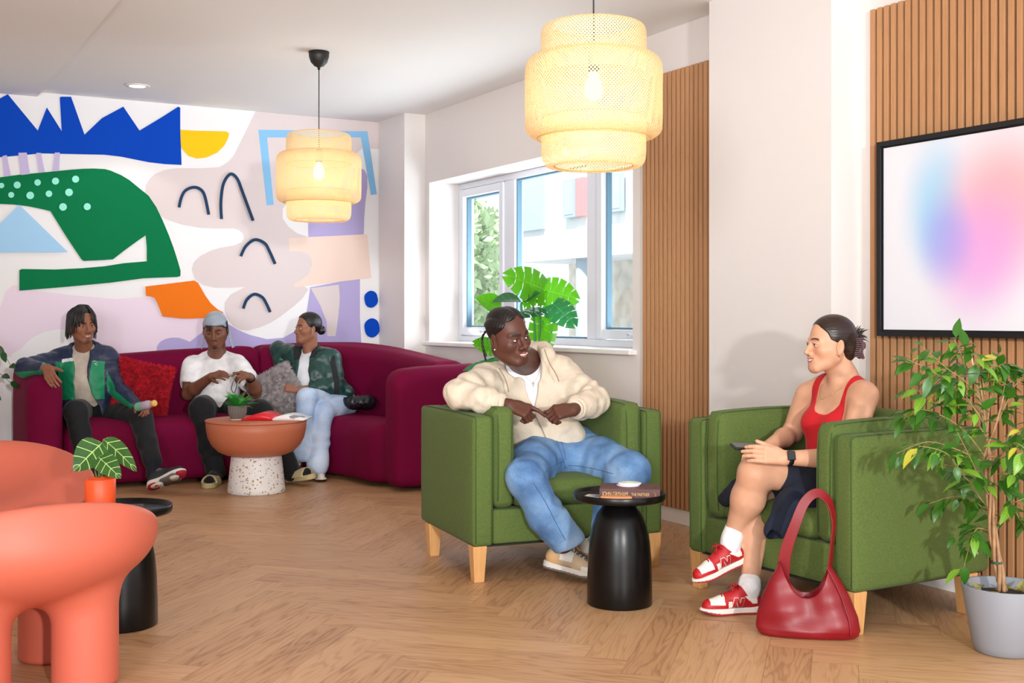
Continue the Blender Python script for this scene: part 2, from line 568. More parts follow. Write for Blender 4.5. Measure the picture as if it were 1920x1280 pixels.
def build_floor():
    w, n = 0.155, 6
    a = np.array([math.cos(math.radians(-15.5)), math.sin(math.radians(-15.5))])
    b = np.array([math.cos(math.radians(74.5)), math.sin(math.radians(74.5))])
    # the zigzag corner seen at pixel (1036,1203) sits at the end of an a-plank
    org = np.array([0.150, 4.342])
    X0, X1, Y0, Y1 = -2.6, XW + 0.0, 1.0, YW
    def clip(poly, ax, val, sgn):
        out = []
        for i in range(len(poly)):
            p, q = poly[i], poly[(i + 1) % len(poly)]
            dp, dq = sgn * (p[ax] - val), sgn * (q[ax] - val)
            if dp <= 0: out.append(p)
            if (dp < 0) != (dq < 0) and abs(dp - dq) > 1e-12:
                t = dp / (dp - dq); out.append(p + (q - p) * t)
        return out
    vs, fs, uvs, rid = [], [], [], []
    rr = random.Random(3)
    R = 75
    planks = []
    for y in range(-R, R):
        for x in range(-R, R):
            d = (x + y) % (2 * n)
            if d == 0: planks.append((x, y, 'h'))
            if d == n: planks.append((x, y, 'v'))
    for x, y, k in planks:
        if k == 'h': c = [(x, y), (x + n, y), (x + n, y + 1), (x, y + 1)]; uv = [(0, 0), (n * w, 0), (n * w, w), (0, w)]
        else: c = [(x, y), (x + 1, y), (x + 1, y + n), (x, y + n)]; uv = [(0, 0), (0, w), (n * w, w), (n * w, 0)]
        pts = []
        for (i, j), t in zip(c, uv):
            q = org + a * ((i - n) * w) + b * (j * w)
            X = CA * q[0] + SA * q[1]; Y = -SA * q[0] + CA * q[1]
            pts.append(np.array([X, Y, t[0], t[1]]))
        if min(p[0] for p in pts) > X1 or max(p[0] for p in pts) < X0 or min(p[1] for p in pts) > Y1 or max(p[1] for p in pts) < Y0: continue
        for ax, val, sg in ((0, X0, -1), (0, X1, 1), (1, Y0, -1), (1, Y1, 1)):
            if pts: pts = clip(pts, ax, val, sg)
        if len(pts) < 3: continue
        base = len(vs)
        for p in pts: vs.append((p[0], p[1], 0))
        fs.append(tuple(range(base, base + len(pts)))); uvs += [(p[2], p[3]) for p in pts]
        rid += [rr.random()] * len(pts)
    me = bpy.data.meshes.new('floor'); me.from_pydata(vs, [], fs)
    ul = me.uv_layers.new(name='UVMap')
    at = me.attributes.new('plank', 'FLOAT', 'POINT')
    at.data.foreach_set('value', rid)
    for p in me.polygons:
        for li in p.loop_indices: ul.data[li].uv = uvs[me.loops[li].vertex_index]
    return struct(link('floor', me, floor_material(), None, False, ROOM))
build_floor()

# ceiling with a slightly lower strip on the camera side
EDGE = 1.24
mb = MB()
mb.box(EDGE, XW + 0.3, 1.0, YW + 0.2, HC, HC + 0.15)
struct(mb.obj('ceiling', M_CEIL, mw=ROOM))
mb = MB()
mb.box(-2.6, EDGE, 1.0, YW - 0.001, HC - 0.035, HC + 0.15)
struct(mb.obj('ceiling_bulkhead', M_CEIL, mw=ROOM))

# mural wall: white wall, painted shapes lying in thin layers on it
MCOL = {'white': 'f6f5f6', 'mauve': 'e2d5d5', 'purple': 'b9aedd', 'pink': 'f4e2f1', 'peach': 'f5dccf', 'sky': '8cc6f0', 'pale': 'a9d6f8',
        'yellow': 'fbcb1c', 'blue': '0548c0', 'lilac': 'cfc2e8', 'green': '057848', 'mint': '9df5e0', 'orange': 'f27a1c', 'navy': '27415f'}
names = list(MCOL)
mural_m = [mat('mural_' + k, MCOL[k], 0.75, spec=0.12) for k in names]
S = 1.94
W = MB()
W.box(-2.6, XW + 0.3, YW, YW + 0.15, 0, HC + 0.1, names.index('white'))
_layer = [0]
def paint(color, pts, smooth=0, lay=None):
    _layer[0] += 1
    y = YW - 0.0006 * _layer[0]
    if smooth: pts = catmull(pts, smooth, True)
    q = [wallpt(x / S, yy / S) for x, yy in pts]
    q = [(max(X, -2.55), min(max(z, 0.0), HC - 0.001 if X > EDGE else HC - 0.036)) for X, z in q]
    W.add([(X, y, z) for X, z in q], [tuple(range(len(q)))], names.index(color))
def stroke(color, pts, wd):
    _layer[0] += 1
    y = YW - 0.0006 * _layer[0]
    c = np.array(catmull(pts, 8, False)); n = len(c)
    t = np.gradient(c, axis=0); t /= np.linalg.norm(t, axis=1)[:, None]
    nn = np.stack([-t[:, 1], t[:, 0]], 1) * wd / 2
    vs = []
    for p in list(c + nn) + list(c - nn):
        X, z = wallpt(p[0] / S, p[1] / S); vs.append((X, y, z))
    W.add(vs, [(i, i + 1, n + i + 1, n + i) for i in range(n - 1)], names.index(color))
paint('pink', [(-400, 1297), (-300, 1200), (0, 1120), (20, 1060), (50, 1035), (120, 1055), (250, 1072), (420, 1088), (530, 1078), (560, 1085), (580, 1140), (600, 1152), (750, 1158), (825, 1136), (838, 1150), (800, 1165), (760, 1210), (760, 1297)])
paint('white', [(55, 1300), (80, 1265), (110, 1235), (160, 1208), (240, 1198), (300, 1230), (350, 1300)], 5)
paint('purple', [(570, 1700), (570, 1262), (578, 1248), (588, 1239), (605, 1231), (628, 1227), (650, 1228), (670, 1234), (690, 1243), (712, 1226), (740, 1205), (770, 1185), (800, 1168), (822, 1174), (850, 1190), (880, 1206), (910, 1218), (970, 1233), (1030, 1228), (1085, 1198), (1112, 1150), (1122, 1090), (1128, 1045), (1309, 1010), (1309, 1150), (1314, 1250), (1330, 1700)])
paint('mauve', [(1130, 1048), (1232, 1035), (1236, 1080), (1234, 1110), (1229, 1160), (1220, 1222), (1190, 1222), (1188, 1170), (1165, 1110)])
paint('purple', [(1121, 862), (1323, 852), (1324, 800), (1328, 740), (1336, 680), (1335, 640), (1325, 618), (1312, 612), (1280, 610), (1180, 610), (1121, 680)])
paint('mauve', [(931, 400), (1384, 440), (1379, 542), (1316, 540), (1250, 600), (1180, 700), (1121, 800), (1076, 720), (1046, 735), (1028, 760), (1028, 795), (1050, 825), (1080, 848), (1121, 862), (1128, 905), (1133, 960), (1121, 1000), (1100, 1035), (1121, 1052), (1100, 1085), (1066, 1115), (1020, 1150), (986, 1172), (945, 1190), (906, 1200), (875, 1198), (850, 1185), (830, 1160), (818, 1125), (818, 1100), (840, 1070), (895, 1042), (840, 1046), (780, 1045), (740, 1035), (710, 1015), (698, 980), (705, 955), (730, 930), (765, 912), (800, 901), (850, 893), (880, 880), (888, 865), (885, 848), (870, 836), (850, 830), (790, 830), (730, 828), (660, 815), (600, 795), (562, 768), (540, 740), (528, 705), (530, 675), (542, 652), (565, 632), (600, 618), (640, 612), (730, 612), (800, 608), (830, 590), (850, 570), (880, 510), (910, 450)])
paint('peach', [(1048, 866), (1335, 852), (1350, 1010), (1068, 1045), (1070, 1030), (1095, 1018), (1118, 1000), (1132, 975), (1134, 950), (1126, 930), (1110, 918), (1085, 914), (1054, 914)])
paint('sky', [(939, 472), (1336, 478), (1370, 706), (1349, 709), (1312, 500), (971, 500), (995, 745), (970, 747)])
paint('yellow', [(636, 480), (645, 472), (720, 476), (822, 478), (833, 485), (828, 505), (815, 530), (790, 555), (750, 573), (715, 577), (685, 567), (665, 545), (650, 515)])
paint('blue', [(-400, 590), (-400, 400), (-200, 470), (0, 358), (28, 337), (137, 475), (170, 391), (224, 477), (217, 355), (222, 352), (258, 352), (307, 490), (370, 430), (448, 388), (507, 475), (590, 425), (648, 388), (655, 392), (655, 470), (660, 600), (600, 597), (540, 590), (440, 570), (380, 563), (150, 558), (0, 572)])
for q in ([(8, 568), (24, 564), (40, 642), (14, 646)], [(66, 556), (97, 555), (108, 633), (76, 637)], [(131, 556), (148, 556), (163, 628), (142, 630)], [(199, 555), (217, 555), (214, 626), (190, 627)]):
    paint('lilac', q)
paint('green', [(-400, 680), (0, 645), (75, 635), (150, 628), (250, 618), (300, 614), (340, 613), (380, 615), (400, 620), (440, 637), (470, 655), (510, 688), (540, 712), (567, 752), (590, 800), (612, 852), (630, 900), (646, 950), (656, 985), (655, 1004), (645, 1007), (520, 1012), (400, 1028), (240, 1043), (70, 1057), (70, 982), (80, 978), (200, 980), (300, 975), (380, 968), (450, 957), (533, 950), (533, 900), (529, 856), (505, 872), (450, 912), (410, 943), (370, 946), (303, 949), (295, 942), (240, 860), (183, 768), (140, 758), (100, 750), (50, 744), (0, 742), (-400, 745)])
paint('lilac', [(76, 620), (107, 620), (108, 633), (76, 637)])
for x, y, r in ((5, 675, 10), (62, 673, 13), (136, 664, 12), (201, 659, 13), (274, 652, 13), (40, 709, 11), (109, 711, 14), (177, 705, 12), (250, 700, 14), (228, 753, 14), (316, 752, 13)):
    paint('mint', [(x + r * math.cos(t * math.pi / 10), y + r * 0.98 * math.sin(t * math.pi / 10)) for t in range(20)])
paint('pale', [(69, 745), (246, 917), (-110, 918)])
paint('orange', [(527, 1042), (600, 1033), (705, 1020), (718, 1028), (745, 1075), (765, 1103), (790, 1125), (812, 1137), (750, 1155), (700, 1158), (660, 1158), (590, 1150), (582, 1130), (570, 1100), (560, 1083), (545, 1077), (530, 1076)])
for x, y, rx, ry in ((1347, 1088, 25, 31), (1350, 1192, 28, 35)):
    paint('blue', [(x + rx * math.cos(t * math.pi / 12) * (1 + 0.05 * math.sin(t)), y + ry * math.sin(t * math.pi / 12)) for t in range(24)])
for q in ([(649, 755), (657, 720), (672, 694), (700, 682), (725, 688), (742, 712), (757, 781)], [(803, 797), (801, 735), (810, 670), (835, 634), (860, 650), (880, 700), (918, 803)],
          [(873, 932), (892, 895), (925, 872), (960, 885), (978, 915), (998, 960)], [(882, 1122), (895, 1090), (922, 1070), (950, 1080), (965, 1102), (980, 1135)]):
    stroke('navy', q, 11)
wl = W.obj('wall_back', mural_m, mw=ROOM, recalc=False)
struct(wl)

# window wall with its opening, piers
OY0, OY1, OZ0, OZ1 = 5.93, 8.84, 1.0, 2.32
T = 0.42
mb = MB()
mb.box(XW, XW + T, 1.0, OY0, 0, HC + 0.1)
mb.box(XW, XW + T, OY1, YW, 0, HC + 0.1)
mb.box(XW, XW + T, OY0, OY1, 0, OZ0 - 0.03)
mb.box(XW, XW + T, OY0, OY1, OZ1, HC + 0.1)
struct(mb.obj('wall_right', M_WALL, mw=ROOM))
mb = MB(); mb.box(4.02, XW, 8.92, YW - 0.013, 0, HC)
struct(mb.obj('wall_corner_pier', M_WALL, mw=ROOM))
mb = MB(); mb.box(4.03, XW, 4.07, 4.97, 0, HC)
struct(mb.obj('wall_middle_pier', M_WALL, mw=ROOM))
mb = MB()
mb.box(XW - 0.014, XW, 4.97, 8.92, 0, 0.09); mb.box(XW - 0.014, XW, 1.0, 4.07, 0, 0.09)
mb.box(4.016, 4.03, 4.056, 4.97, 0, 0.09); mb.box(4.006, 4.02, 8.906, YW - 0.013, 0, 0.09)
struct(mb.obj('baseboard_right', M_BASE, mw=ROOM, bevel=0.004))
mb = MB(); mb.box(-2.6, 4.0, YW - 0.028, YW - 0.0132, 0, 0.09)
struct(mb.obj('baseboard_back', M_BASE, mw=ROOM, bevel=0.004))
# sill board
mb = MB(); mb.box(XW - 0.055, XW + T - 0.13, OY0 - 0.04, OY1 + 0.03, OZ0 - 0.03, OZ0)
struct(mb.obj('trim_sill', M_BASE, mw=ROOM, bevel=0.006))

mb = MB(); mb.box(-2.75, -2.6, 1.0, YW, 0, HC + 0.1)
struct(mb.obj('wall_left', M_WALL, mw=ROOM))

# window: frame with three lights
M_FR = mat('window_frame_white', 'dfe2ea', 0.35)
M_SEAL = mat('window_seal', '5d8296', 0.5)
def glass_mat():
    m = bpy.data.materials.new('window_glass'); m.use_nodes = True
    nt = m.node_tree; N = nt.nodes; L = nt.links
    for n in list(N): N.remove(n)
    o = N.new('ShaderNodeOutputMaterial'); t = N.new('ShaderNodeBsdfTransparent'); g = N.new('ShaderNodeBsdfGlossy')
    t.inputs[0].default_value = (0.96, 0.985, 0.99, 1); g.inputs['Roughness'].default_value = 0.02
    x = N.new('ShaderNodeMixShader'); x.inputs[0].default_value = 0.05
    L.new(t.outputs[0], x.inputs[1]); L.new(g.outputs[0], x.inputs[2]); L.new(x.outputs[0], o.inputs[0])
    return m
M_GLASS = glass_mat()
wx = XW + 0.27
win = bpy.data.objects.new('window_1', None); COL.objects.link(win); win.matrix_world = ROOM; struct(win)
def fr_rect(mb, y0, y1, z0, z1, w, x0, x1, mi=0):
    mb.box(x0, x1, y0, y0 + w, z0, z1, mi); mb.box(x0, x1, y1 - w, y1, z0, z1, mi)
    mb.box(x0, x1, y0 + w, y1 - w, z0, z0 + w, mi); mb.box(x0, x1, y0 + w, y1 - w, z1 - w, z1, mi)
mb = MB()
fr_rect(mb, OY0, OY1, OZ0, OZ1, 0.05, wx, wx + 0.08)
mb.box(wx, wx + 0.08, 7.88, 8.03, OZ0 + 0.05, OZ1 - 0.05)
mb.box(wx, wx + 0.08, 6.72, 6.86, OZ0 + 0.05, OZ1 - 0.05)
mb.obj('window_frame', M_FR, win, bevel=0.006)
for y0, y1, sash in ((8.03, 8.79, 1), (6.86, 7.88, 0), (5.98, 6.72, 1)):
    mb = MB()
    if sash:
        fr_rect(mb, y0 + 0.004, y1 - 0.004, OZ0 + 0.054, OZ1 - 0.054, 0.065, wx - 0.018, wx + 0.05)
        o = mb.obj('window_sash', M_FR, win, bevel=0.008)
        b = MB(); b.box(wx - 0.05, wx - 0.018, y0 + 0.30, y0 + 0.33, OZ0 + 0.07, OZ0 + 0.1); b.box(wx - 0.05, wx - 0.04, y0 + 0.20, y0 + 0.33, OZ0 + 0.075, OZ0 + 0.095)
        b.obj('window_handle', M_FR, win, bevel=0.004)
        gw = 0.069
    else: gw = 0.0
    mb = MB(); fr_rect(mb, y0 + gw, y1 - gw, OZ0 + 0.05 + gw, OZ1 - 0.05 - gw, 0.014, wx + 0.02, wx + 0.06)
    mb.obj('window_gasket', M_SEAL, win)
    mb = MB(); mb.box(wx + 0.038, wx + 0.042, y0 + gw + 0.012, y1 - gw - 0.012, OZ0 + 0.062 + gw, OZ1 - 0.062 - gw)
    mb.obj('window_pane', M_GLASS, win)
struct(win)

# slatted oak panels
M_SLAT = mat('slat_oak', 'bd8b60', 0.5, var=0.07, vscale=9, stretch=(14, 14, 0.7), bump=0.03, bscale=40)
M_FELT = mat('slat_felt', '2a1a12', 0.9)
def slat_panel(y0, y1, z0, z1, label, n):
    mb = MB(); mb.box(XW - 0.008, XW - 0.001, y0, y1, z0, z1)
    t = thing('slat_panel', label, 'wall panel', RW(XW, (y0 + y1) / 2, z0), A29, 'oak slat wall panels')
    iv = ROOM.copy()
    inv = t.matrix_basis.inverted() @ ROOM
    me = mb.obj('felt_backing', M_FELT, t); me.data.transform(inv)
    mb = MB(); p = (y1 - y0) / n
    for i in range(n):
        a = y1 - i * p
        mb.box(XW - 0.027, XW - 0.008, a - p * 0.66, a, z0, z1)
    me = mb.obj('slats', M_SLAT, t, bevel=0.0015, seg=1); me.data.transform(inv); me['kind'] = 'structure'
    return t
slat_panel(5.0, 5.79, 0.09, 2.64, 'narrow oak slat panel between the window and the plain pier', 19)
slat_panel(2.72, 3.975, 0.0905, 2.645, 'wide oak slat panel behind the wall screen and tall leafy plant', 30)

# wall screen
def screen_mat():
    m = bpy.data.materials.new('screen_picture'); m.use_nodes = True
    nt = m.node_tree; N = nt.nodes; L = nt.links; b = N['Principled BSDF']
    tc = N.new('ShaderNodeTexCoord')
    ns = N.new('ShaderNodeTexNoise'); ns.inputs['Scale'].default_value = 2.2; ns.inputs['Detail'].default_value = 1
    L.new(tc.outputs['Object'], ns.inputs['Vector'])
    def blob(cy, cz, ry, rz, col, prev, p=1.0, rot=0.0):
        mp = N.new('ShaderNodeMapping'); mp.vector_type = 'TEXTURE'
        mp.inputs['Location'].default_value = (0, cy, cz); mp.inputs['Scale'].default_value = (1, ry, rz); mp.inputs['Rotation'].default_value = (rot, 0, 0)
        L.new(tc.outputs['Object'], mp.inputs[0])
        sp = N.new('ShaderNodeVectorMath'); sp.operation = 'MULTIPLY'; sp.inputs[1].default_value = (0, 1, 1); L.new(mp.outputs[0], sp.inputs[0])
        ln = N.new('ShaderNodeVectorMath'); ln.operation = 'LENGTH'; L.new(sp.outputs[0], ln.inputs[0])
        mr = N.new('ShaderNodeMapRange'); mr.interpolation_type = 'SMOOTHSTEP'
        mr.inputs[1].default_value = 1.0; mr.inputs[2].default_value = 0.15; mr.inputs[3].default_value = 0; mr.inputs[4].default_value = p
        L.new(ln.outputs['Value'], mr.inputs[0])
        mx = N.new('ShaderNodeMixRGB'); L.new(mr.outputs[0], mx.inputs[0]); mx.inputs[2].default_value = srgb(col)
        if isinstance(prev, tuple): mx.inputs[1].default_value = prev
        else: L.new(prev, mx.inputs[1])
        return mx.outputs[0]
    c = blob(0.33, 0.12, 0.26, 0.42, '8ccdf0', srgb('e9e8ee'), 0.75)
    c = blob(0.0, 0.12, 0.42, 0.42, 'f79fa8', c, 0.8)
    c = blob(0.12, -0.10, 0.34, 0.38, 'e59fe0', c, 0.8, 0.5)
    c = blob(0.30, -0.02, 0.2, 0.26, '8f97ec', c, 0.55)
    dk = N.new('ShaderNodeMixRGB'); dk.blend_type = 'MULTIPLY'; dk.inputs[0].default_value = 1; L.new(c, dk.inputs[1]); dk.inputs[2].default_value = (0.75, 0.75, 0.75, 1); L.new(dk.outputs[0], b.inputs['Base Color']); L.new(c, b.inputs['Emission Color'])
    b.inputs['Emission Strength'].default_value = 0.3
    b.inputs['Roughness'].default_value = 0.35
    return m
M_BLACK = mat('black_frame', '15171c', 0.35)
ty0, ty1, tz0, tz1 = 2.70, 3.875, 1.115, 2.005
ty0 = ty1 - 1.55
tx = XW - 0.09
t = thing('wall_screen', 'large black framed wall screen showing a soft pastel colour blur', 'screen', RW(tx, (ty0 + ty1) / 2, tz0), A29)
inv = t.matrix_basis.inverted() @ ROOM
mb = MB(); fr_rect(mb, ty0, ty1, tz0, tz1, 0.022, tx, tx + 0.055)
mb.box(tx + 0.03, XW - 0.028, ty0 + 0.05, ty1 - 0.05, tz0 + 0.05, tz1 - 0.05)
mb.box(tx + 0.02, tx + 0.05, ty0 + 0.022, ty1 - 0.022, tz0 + 0.022, tz1 - 0.022)
o = mb.obj('frame', M_BLACK, t); o.data.transform(inv)
mb = MB(); mb.box(-0.002, 0.002, -(ty1 - ty0) / 2 + 0.03, (ty1 - ty0) / 2 - 0.03, -(tz1 - tz0) / 2 + 0.03, (tz1 - tz0) / 2 - 0.03)
o = mb.obj('display', screen_mat(), t)
# picture centre measured from the near top corner of the screen
o.location = (inv @ Vector((tx + 0.016, (ty0 + ty1) / 2, (tz0 + tz1) / 2)))
for n_ in o.data.materials[0].node_tree.nodes:
    if n_.type == 'MAPPING': n_.inputs['Location'].default_value[1] += 0.10

# ceiling downlight
cx, cz = wallpt(258, 160, 1)[0], 0
def ceilpt(u, v, z=HC):
    D = (z - CAM_Z) / (595 - v) * F_PX
    return P(u, v, D)
p = ceilpt(258, 160)
t = thing('ceiling_downlight', 'small round recessed downlight in ceiling near the mural', 'light', (p.x, p.y, HC))
mb = MB(); mb.lathe([(0.062, -0.001), (0.085, -0.001), (0.088, -0.006), (0.06, -0.009), (0.058, -0.003)], 40, close=True)
mb.obj('trim_ring', M_BASE, t, smooth=True)
mb = MB(); mb.lathe([(0.0, -0.004), (0.059, -0.004)], 40)
mb.obj('lens', mat('downlight_lens', 'fffaf0', 0.5, emit=4), t)
pl = bpy.data.lights.new('downlight_glow', 'SPOT'); pl.energy = 12; pl.spot_size = 1.9; pl.color = (1, 0.95, 0.88); pl.shadow_soft_size = 0.06
po = bpy.data.objects.new('downlight_glow', pl); COL.objects.link(po); po.parent = t; po.location = (0, 0, -0.02)

# ------------------------------------------------------------------ outside: facing building, trees, ground
def outside():
    XO = 15.0
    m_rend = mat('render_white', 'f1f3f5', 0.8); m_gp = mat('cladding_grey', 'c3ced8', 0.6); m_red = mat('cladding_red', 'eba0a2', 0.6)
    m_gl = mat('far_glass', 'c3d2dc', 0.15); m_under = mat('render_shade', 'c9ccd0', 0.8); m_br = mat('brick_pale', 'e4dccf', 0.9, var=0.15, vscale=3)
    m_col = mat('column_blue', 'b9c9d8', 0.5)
    S_ = lambda u, v: sidept(u, v, XO)
    b = thing('building', 'white rendered block with red and grey panels across the street', 'building', RW(XO, 22, -3), A29)
    inv = b.matrix_basis.inverted() @ ROOM
    def part(name, mb, m, **k):
        o = mb.obj(name, m, b, **k); o.data.transform(inv); return o
    def quad(u0, v0, u1, v1, x0, x1):
        ya, za = S_(u0, v0); yb, zb = S_(u1, v1); yc_, zc = S_(u0, v1); yd, zd = S_(u1, v0)
        return (min(ya, yb), max(ya, yb), min(zb, za), max(zb, za))
    yL, _ = S_(968, 400); yR = 14.0
    z_band = S_(1000, 490)[1]
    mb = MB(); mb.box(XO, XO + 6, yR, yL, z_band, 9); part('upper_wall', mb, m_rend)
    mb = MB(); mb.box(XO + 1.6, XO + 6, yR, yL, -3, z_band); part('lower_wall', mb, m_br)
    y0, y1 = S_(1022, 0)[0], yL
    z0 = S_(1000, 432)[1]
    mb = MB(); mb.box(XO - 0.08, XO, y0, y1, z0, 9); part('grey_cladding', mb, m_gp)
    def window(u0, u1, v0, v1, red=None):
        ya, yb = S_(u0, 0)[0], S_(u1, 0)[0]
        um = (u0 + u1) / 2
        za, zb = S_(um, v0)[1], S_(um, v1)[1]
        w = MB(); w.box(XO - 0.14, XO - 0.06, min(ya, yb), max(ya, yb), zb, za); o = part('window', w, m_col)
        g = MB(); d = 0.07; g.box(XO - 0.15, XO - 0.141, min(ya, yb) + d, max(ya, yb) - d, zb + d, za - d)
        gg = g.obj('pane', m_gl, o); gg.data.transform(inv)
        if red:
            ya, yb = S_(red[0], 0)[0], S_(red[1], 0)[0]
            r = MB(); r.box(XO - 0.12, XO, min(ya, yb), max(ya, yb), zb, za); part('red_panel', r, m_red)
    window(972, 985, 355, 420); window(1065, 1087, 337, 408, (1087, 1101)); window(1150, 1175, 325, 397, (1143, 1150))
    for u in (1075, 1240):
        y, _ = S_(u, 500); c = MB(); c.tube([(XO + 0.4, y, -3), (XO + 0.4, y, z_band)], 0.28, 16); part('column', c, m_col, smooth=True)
    g = MB(); g.box(XW + 0.6, 60, -5, 60, -3.2, -3.0)
    struct(g.obj('ground_outside', mat('asphalt_pale', 'b9bcc0', 0.9), mw=ROOM))
    # fence and trees
    y, _ = S_(900, 0)
    f = MB()
    for i in range(30):
        f.box(9.8, 9.85, 17.0 + i * 0.18, 17.16 + i * 0.18, -3, 0.95)
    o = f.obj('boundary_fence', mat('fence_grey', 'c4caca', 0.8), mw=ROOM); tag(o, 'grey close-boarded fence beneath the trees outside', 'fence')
    rr = random.Random(5)
    def tree(X, Y, h, r, lab):
        t = thing('broadleaf_tree', lab, 'tree', RW(X, Y, -3), 0, 'trees outside the window')
        m = MB(); m.tube([(0, 0, 0), (0.1, 0, h * 0.4), (0, 0.1, h * 0.75)], [0.22, 0.16, 0.06], 8); m.obj('trunk', mat('bark', '7a6a5a', 0.9), t, smooth=True)
        m = MB()
        for i in range(2600):
            a = Vector((rr.gauss(0, 1), rr.gauss(0, 1), rr.gauss(0, 1))).normalized() * (r * rr.uniform(0.55, 1.0))
            c = Vector((a.x, a.y, h * 0.66 + a.z * 1.35)); s = rr.uniform(0.10, 0.2)
            e1 = Vector((rr.gauss(0, 1), rr.gauss(0, 1), rr.gauss(0, 1))).normalized(); e2 = e1.orthogonal().normalized()
            m.add([c - e1 * s, c + e2 * s * 0.6, c + e1 * s, c - e2 * s * 0.6], [(0, 1, 2, 3)])
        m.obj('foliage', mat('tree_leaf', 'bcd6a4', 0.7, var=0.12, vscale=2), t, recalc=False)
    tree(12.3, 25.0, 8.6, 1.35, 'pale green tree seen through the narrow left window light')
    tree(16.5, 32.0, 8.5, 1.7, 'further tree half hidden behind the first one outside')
outside()
# ------------------------------------------------------------------ furniture
M_GREEN = mat('green_wool', '5a6c37', 0.9, var=0.12, vscale=120, bump=0.2, bscale=420, sheen=0.05, spec=0.2, stretch=(1, 1, 2.2))
M_GPIPE = mat('green_piping', '3f5a24', 0.9)
M_BEECH = mat('beech', 'd9a367', 0.45, var=0.08, vscale=8, stretch=(8, 8, 1))
M_DARK = mat('dark_lining', '20241a', 0.95)

def grid_fix(v0, v1, r, n):
    """positions with extra rows inside the fillets"""
    return [v0, v0 + r * 0.3, v0 + r] + [v0 + r + (v1 - v0 - 2 * r) * i / n for i in range(1, n)] + [v1 - r, v1 - r * 0.3, v1]
def puff(name, x0, x1, y0, y1, z0, z1, m, parent, r=0.03, bulge=0.0, n=8, dome=0.0, lean=0.0):
    lo = np.array((x0, y0, z0)); hi = np.array((x1, y1, z1)); r = min(r, 0.49 * (hi - lo).min())
    ax = [grid_fix(lo[i], hi[i], r, n) for i in range(3)]
    K = len(ax[0]); c = (lo + hi) / 2; h = (hi - lo) / 2
    idx = {}; vs = []; fs = []
    def vid(i, j, k):
        key = (i, j, k)
        if key in idx: return idx[key]
        q = np.array((ax[0][i], ax[1][j], ax[2][k])); p = (q - c) / h
        cl = np.clip(q, lo + r, hi - r); d = q - cl; L_ = np.linalg.norm(d)
        if L_ > 1e-9: q = cl + d / L_ * r
        u = np.maximum(1 - p ** 2, 0)
        for a in range(3):
            b_, c_ = (a + 1) % 3, (a + 2) % 3
            if abs(p[a]) > 0.999: q[a] += math.copysign(1, p[a]) * bulge * math.sqrt(u[b_] * u[c_])
        if dome and p[2] > 0.999: q[2] += dome * (u[0] * u[1]) ** 0.5
        if lean: q[1] -= lean * (q[2] - z0)
        idx[key] = len(vs); vs.append(tuple(q)); return idx[key]
    for a in range(3):
        b_, c_ = (a + 1) % 3, (a + 2) % 3
        for side in (0, K - 1):
            for i in range(K - 1):
                for j in range(K - 1):
                    def g(x, y):
                        t = [0, 0, 0]; t[a] = side; t[b_] = x; t[c_] = y; return vid(*t)
                    f = (g(i, j), g(i + 1, j), g(i + 1, j + 1), g(i, j + 1))
                    fs.append(f if side else f[::-1])
    me = bpy.data.meshes.new(name); me.from_pydata(vs, [], fs); me.update()
    return link(name, me, m, parent, True)

def armchair(label, loc, rz):
    t = thing('armchair', label, 'armchair', loc, rz, 'green tub armchairs')
    HW = 0.485; F0, B0 = 0.36, -0.42
    for s in (-1, 1):
        x0, x1 = sorted((s * HW, s * (HW - 0.10)))
        o = puff('arm_shell', x0, x1, B0, F0, 0.165, 0.75, M_GREEN, t, r=0.018, bulge=0.006)
        pb = MB()
        for xx in (x0 + 0.012, x1 - 0.012):
            pb.tube([(xx, F0 + 0.001, 0.18), (xx, F0 + 0.003, 0.735), (xx, F0 - 0.006, 0.748), (xx, F0 - 0.03, 0.7525), (xx, 0, 0.7550), (xx, -0.39, 0.7520)], 0.0024, 6)
        pb.obj('piping', M_GPIPE, o, smooth=True)
        x0, x1 = sorted((s * (HW - 0.108), s * (HW - 0.205)))
        o = puff('arm_cushion', x0, x1, -0.30, F0 - 0.012, 0.335, 0.785, M_GREEN, t, r=0.025, bulge=0.016)
        pb = MB()
        for xx in (x0 + 0.014, x1 - 0.014):
            pb.tube([(xx, F0 - 0.009, 0.365), (xx, F0 - 0.002, 0.45), (xx, F0 - 0.0008, 0.56), (xx, F0 - 0.002, 0.67), (xx, F0 - 0.009, 0.752), (xx, F0 - 0.030, 0.786), (xx, F0 - 0.07, 0.789), (xx, 0.18, 0.7935), (xx, 0.02, 0.7965), (xx, -0.14, 0.7935), (xx, -0.26, 0.787)], 0.0024, 6)
        pb.obj('piping', M_GPIPE, o, smooth=True)
    puff('back_shell', -HW + 0.1, HW - 0.1, B0, B0 + 0.10, 0.165, 0.75, M_GREEN, t, r=0.018, bulge=0.004)
    puff('back_cushion', -HW + 0.11, HW - 0.11, B0 + 0.105, B0 + 0.225, 0.34, 0.795, M_GREEN, t, r=0.035, bulge=0.012)
    puff('seat_rail', -HW + 0.101, HW - 0.101, B0 + 0.1, F0 - 0.012, 0.168, 0.325, M_GREEN, t, r=0.012)
    o = puff('seat_cushion', -HW + 0.21, HW - 0.21, B0 + 0.235, F0 - 0.005, 0.327, 0.43, M_GREEN, t, r=0.04, bulge=0.008, dome=0.022)
    b = MB(); b.box(-HW + 0.02, HW - 0.02, B0 + 0.02, F0 - 0.02, 0.158, 0.166); b.obj('underside', M_DARK, t)
    for sx in (-1, 1):
        for sy in (-1, 1):
            lg = MB()
            cx = sx * 0.45; cy = 0.322 if sy > 0 else -0.315
            lg.taper((cx, cy, 0.0), (0.024, 0.024), (cx - sx * 0.0, cy, 0.165), (0.034, 0.034))
            lg.obj('leg', M_BEECH, t, bevel=0.003)
    return t
